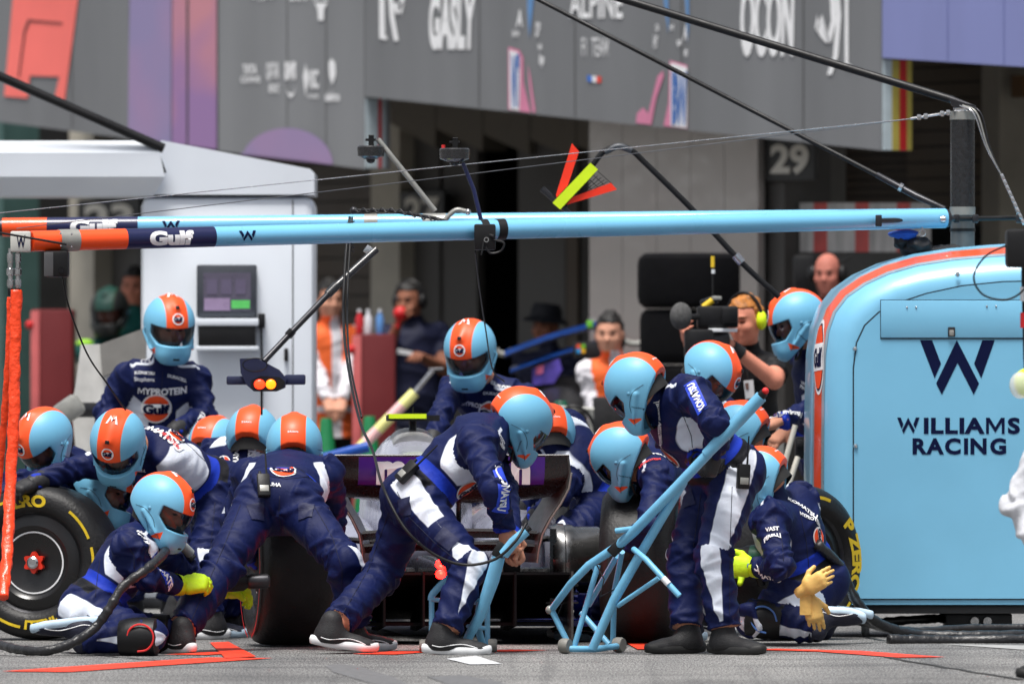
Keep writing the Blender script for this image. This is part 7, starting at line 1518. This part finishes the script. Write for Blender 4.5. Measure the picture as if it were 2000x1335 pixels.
b1_ = person('woman marshal in an orange vest beside the garage car', (-.98, -.15, 0), (1205, 870, 14.0), (1198, 706, 13.95), (1190, 652, 13.9), (-.15, -.97, -.1), None, er=(1160, 790, 13.9), wr=(1172, 860, 13.7), el=(1245, 790, 13.9), wl=(1225, 855, 13.7), kr=(1185, 1010, 14.0), kl=(1222, 1010, 14.0), ar=A(1185, 14.0), al=A(1222, 14.0), tr=(0, -1, 0), tl=(0, -1, 0), suit=VEST, style='vest', hair=('black', 'long'), size=.9, **bg_)
MB().box(P(1190, 815, 13.6), (.2, .05, .25), None, .02).build('shoulder_bag', M_cloth, None, label='black bag held before the woman marshal', cat='bag')
b3_ = person('marshal in an orange vest beside the white pillar', (-.95, -.3, 0), (648, 860, 18.6), (648, 640, 18.6), (645, 585, 18.55), (.3, -.94, -.1), None, er=(618, 720, 18.5), wr=(640, 780, 18.3), el=(685, 720, 18.5), wl=(668, 780, 18.3), kr=(632, 1010, 18.6), kl=(664, 1010, 18.6), ar=A(632, 18.6), al=A(664, 18.6), tr=(0, -1, 0), tl=(0, -1, 0), suit=VEST, style='vest', hair=('black', 'short'), **bg_)
DRK = SK('dark_polo', srgb(24, 28, 52), WHITE, NAVY, srgb(110, 112, 118), skin=srgb(140, 92, 72), hair=srgb(18, 14, 12))
b2_ = person('bearded man in a dark polo speaking into a red microphone', (-.9, -.42, 0), (815, 850, 17.9), (808, 640, 17.9), (800, 588, 17.85), (-.45, -.88, -.08), None, er=(752, 700, 17.6), wr=(776, 636, 17.5), el=(868, 720, 17.8), wl=(828, 700, 17.5), kr=(795, 1000, 17.9), kl=(835, 1000, 17.9), ar=A(795, 17.9), al=A(835, 17.9), tr=(-.3, -1, 0), tl=(.1, -1, 0), suit=DRK, style='polo', sleeve=.5, hair=('black', 'short'), girth=1.12, **bg_)
MB().ball(P(782, 612, 17.45), .046, 16).tube([P(782, 612, 17.45), P(776, 640, 17.45)], .014, 10).build('microphone', M_taper, None, label='red ball microphone in the bearded man\'s hand', cat='microphone')
hd2 = b2_.J; h2_ = empty('headset', hd2['hd'], 'black headset on the bearded man', 'headset')
for s in (-1, 1): MB().ball(hd2['hd'] + hd2['hr'] * .09 * s, (.032, .042, .05), 12).build('ear_cup', M_black, h2_)
MB().tube([hd2['hd'] + hd2['hr'] * .1 * math.cos(a) + hd2['hu'] * (.02 + .115 * math.sin(a)) for a in [math.pi * q / 12 for q in range(13)]], .009, 8).build('headband', M_black, h2_)
MB().prism([P(x, y, 17.4) for x, y in ((776, 680), (806, 686), (806, 694), (776, 690))], (0, .01, 0)).build('note_card', M_white, None, label='white note card in the bearded man\'s hand', cat='card')
GRN = SK('green_kit', srgb(16, 74, 70), srgb(150, 160, 165), NAVY, srgb(20, 22, 24), skin=srgb(170, 110, 90), hair=srgb(20, 16, 14))
b4_ = person('rival crew member in green with a black helmet behind the white stand', (-.9, -.4, 0), (222, 880, 20.7), (215, 668, 20.65), (214, 606, 20.6), (-.25, -.94, -.2), None, er=(186, 720, 20.6), wr=(210, 700, 20.3), el=(250, 720, 20.6), wl=(226, 700, 20.3), kr=(205, 1010, 20.7), kl=(240, 1010, 20.7), ar=A(205, 20.7), al=A(240, 20.7), tr=(0, -1, 0), tl=(0, -1, 0), suit=GRN, style='plain', **dict(bg_, helmet='dark'))
lime = mat('lime_patch', srgb(140, 200, 40), .6)
for s in ('SR', 'SL'): MB().ball(b4_.J[s] + V_((0, -.02, .055)), (.06, .06, .03), 12).build('shoulder_patch', lime, b4_.root)
b5_ = person('man in dark green standing behind the black-helmeted rival', (-.9, -.4, 0), (262, 860, 21.5), (264, 620, 21.5), (262, 560, 21.5), (-.2, -.96, -.1), None, er=(236, 700, 21.5), wr=(240, 780, 21.4), el=(300, 700, 21.5), wl=(296, 780, 21.4), kr=(250, 1000, 21.5), kl=(280, 1000, 21.5), ar=A(250, 21.5), al=A(280, 21.5), tr=(0, -1, 0), tl=(0, -1, 0), suit=GRN, style='plain', hair=('black', 'short'), **bg_)
b6_ = person('balding man with a headset looking over the cabinet', (-.95, -.2, 0), (1630, 860, 13.9), (1622, 605, 13.85), (1616, 535, 13.8), (-.25, -.95, -.1), None, er=(1580, 700, 13.8), wr=(1590, 790, 13.7), el=(1665, 700, 13.8), wl=(1660, 790, 13.7), kr=(1615, 1010, 13.9), kl=(1650, 1010, 13.9), ar=A(1615, 13.9), al=A(1650, 13.9), tr=(0, -1, 0), tl=(0, -1, 0), suit=SK('black_kit', srgb(22, 24, 26), WHITE, NAVY, srgb(20, 20, 22), skin=srgb(186, 116, 101.4), hair=srgb(60, 44, 36)), style='plain', hair=None, **bg_)
j6 = b6_.J; h6 = empty('headset', j6['hd'], 'black headset on the balding man', 'headset'); 
for s in (-1, 1): MB().ball(j6['hd'] + j6['hr'] * .09 * s, (.034, .045, .055), 14).build('ear_cup', M_black, h6)
MB().tube([j6['hd'] + j6['hr'] * .088, j6['hd'] + j6['hr'] * -.15 + j6['hu'] * .1], .006, 6).build('boom_arm', M_black, h6)
MB().box(P(1572, 545, 14.2), (.14, .1, .3), None, .03).build('loudspeaker', M_black, None, label='black box loudspeaker left of the balding man', cat='loudspeaker')
b7_ = person('person in a wide dark hat behind the garage car', (-.9, .3, 0), (1080, 870, 18.3), (1072, 690, 18.3), (1066, 636, 18.3), (-.5, -.85, -.1), None, er=(1040, 760, 18.2), wr=(1050, 830, 18.1), el=(1110, 760, 18.2), wl=(1100, 830, 18.1), kr=(1065, 1010, 18.3), kl=(1095, 1010, 18.3), ar=A(1065, 18.3), al=A(1095, 18.3), tr=(0, -1, 0), tl=(0, -1, 0), suit=DRK, style='plain', **bg_)
MB().lathe([(0, .1), (.08, .095), (.1, .06), (.105, .01), (.155, -.02), (.155, -.026), (.1, 0)], b7_.J['hd'] + V_((0, 0, .045)), (.1, 0, 1), 28).build('sun_hat', mat('hat_navy', srgb(10, 13, 24), .8), None, label='wide dark sun hat on the person behind the garage car', cat='hat')
# person at the right edge, nearer the camera
WHT = SK('white_overall', srgb(206, 208, 214), WHITE, NAVY, srgb(22, 22, 24), skin=srgb(120, 80, 66), hair=srgb(20, 16, 14))
ed = person('person in a white overall cut off by the right edge', (.2, .97, 0), (2095, 1060, -6.4), (2085, 780, -6.4), (2070, 690, -6.4), (-.95, -.1, -.1), None, el=(1990, 985, -6.6), wl=(2030, 1075, -6.7), er=(2080, 930, -6.1), wr=(2040, 1030, -6.0), sl=(2060, 835, -6.6), kl=(2085, 1270, -6.5), kr=(2110, 1270, -6.2), al=A(2085, -6.5), ar=A(2115, -6.2), tl=(-1, 0, 0), tr=(-1, 0, 0), helmet=False, suit=WHT, style='plain', girth=1.15, shoe='K', h=.012, group=None, hair=('black', 'short'))
hc = empty('handheld_monitor', P(1995, 500, -6.5), 'black box with a looped cable at the upper right edge', 'monitor'); MB().bb(P(1966, 522, -6.55), P(2060, 448, -6.4), .015).build('housing', M_black, hc); MB().tube(bez([P(1968, 478, -6.5), P(1925, 500, -6.5), P(1902, 540, -6.5), P(1920, 575, -6.5), P(1965, 585, -6.5), P(2000, 565, -6.5), P(2010, 530, -6.5)]), .004, 8).build('cable', M_black, hc)
MB().tube([P(2000, 515, -6.45), P(2004, 700, -6.4)], .012, 10).build('rod', M_black, hc); MB().cyl(P(2000, 610, -6.46), P(2000, 640, -6.46), .0155).build('red_band', M_taper, hc); MB().cyl(P(2000, 560, -6.46), P(2000, 588, -6.46), .0155).build('white_band', M_white, hc); MB().tube([P(2004, 695, -6.4), P(2014, 900, -6.5)], .012, 8).build('rod_foot', M_black, hc)
lm = empty('yellow_goggles', P(1990, 772, -6.6), 'yellow and clear goggles at the right edge', 'goggles'); MB().ball(P(2004, 748, -6.55), (.05, .05, .06), 18).build('frame', M_fluo, lm); MB().ball(P(1993, 752, -6.6), (.045, .03, .055), 18).build('lens', mat('clear_lens', (.8, .8, .8, 1), .1, noise=0, alpha=.5), lm)
print('people', SEED[0], 'objects', len(bpy.data.objects))
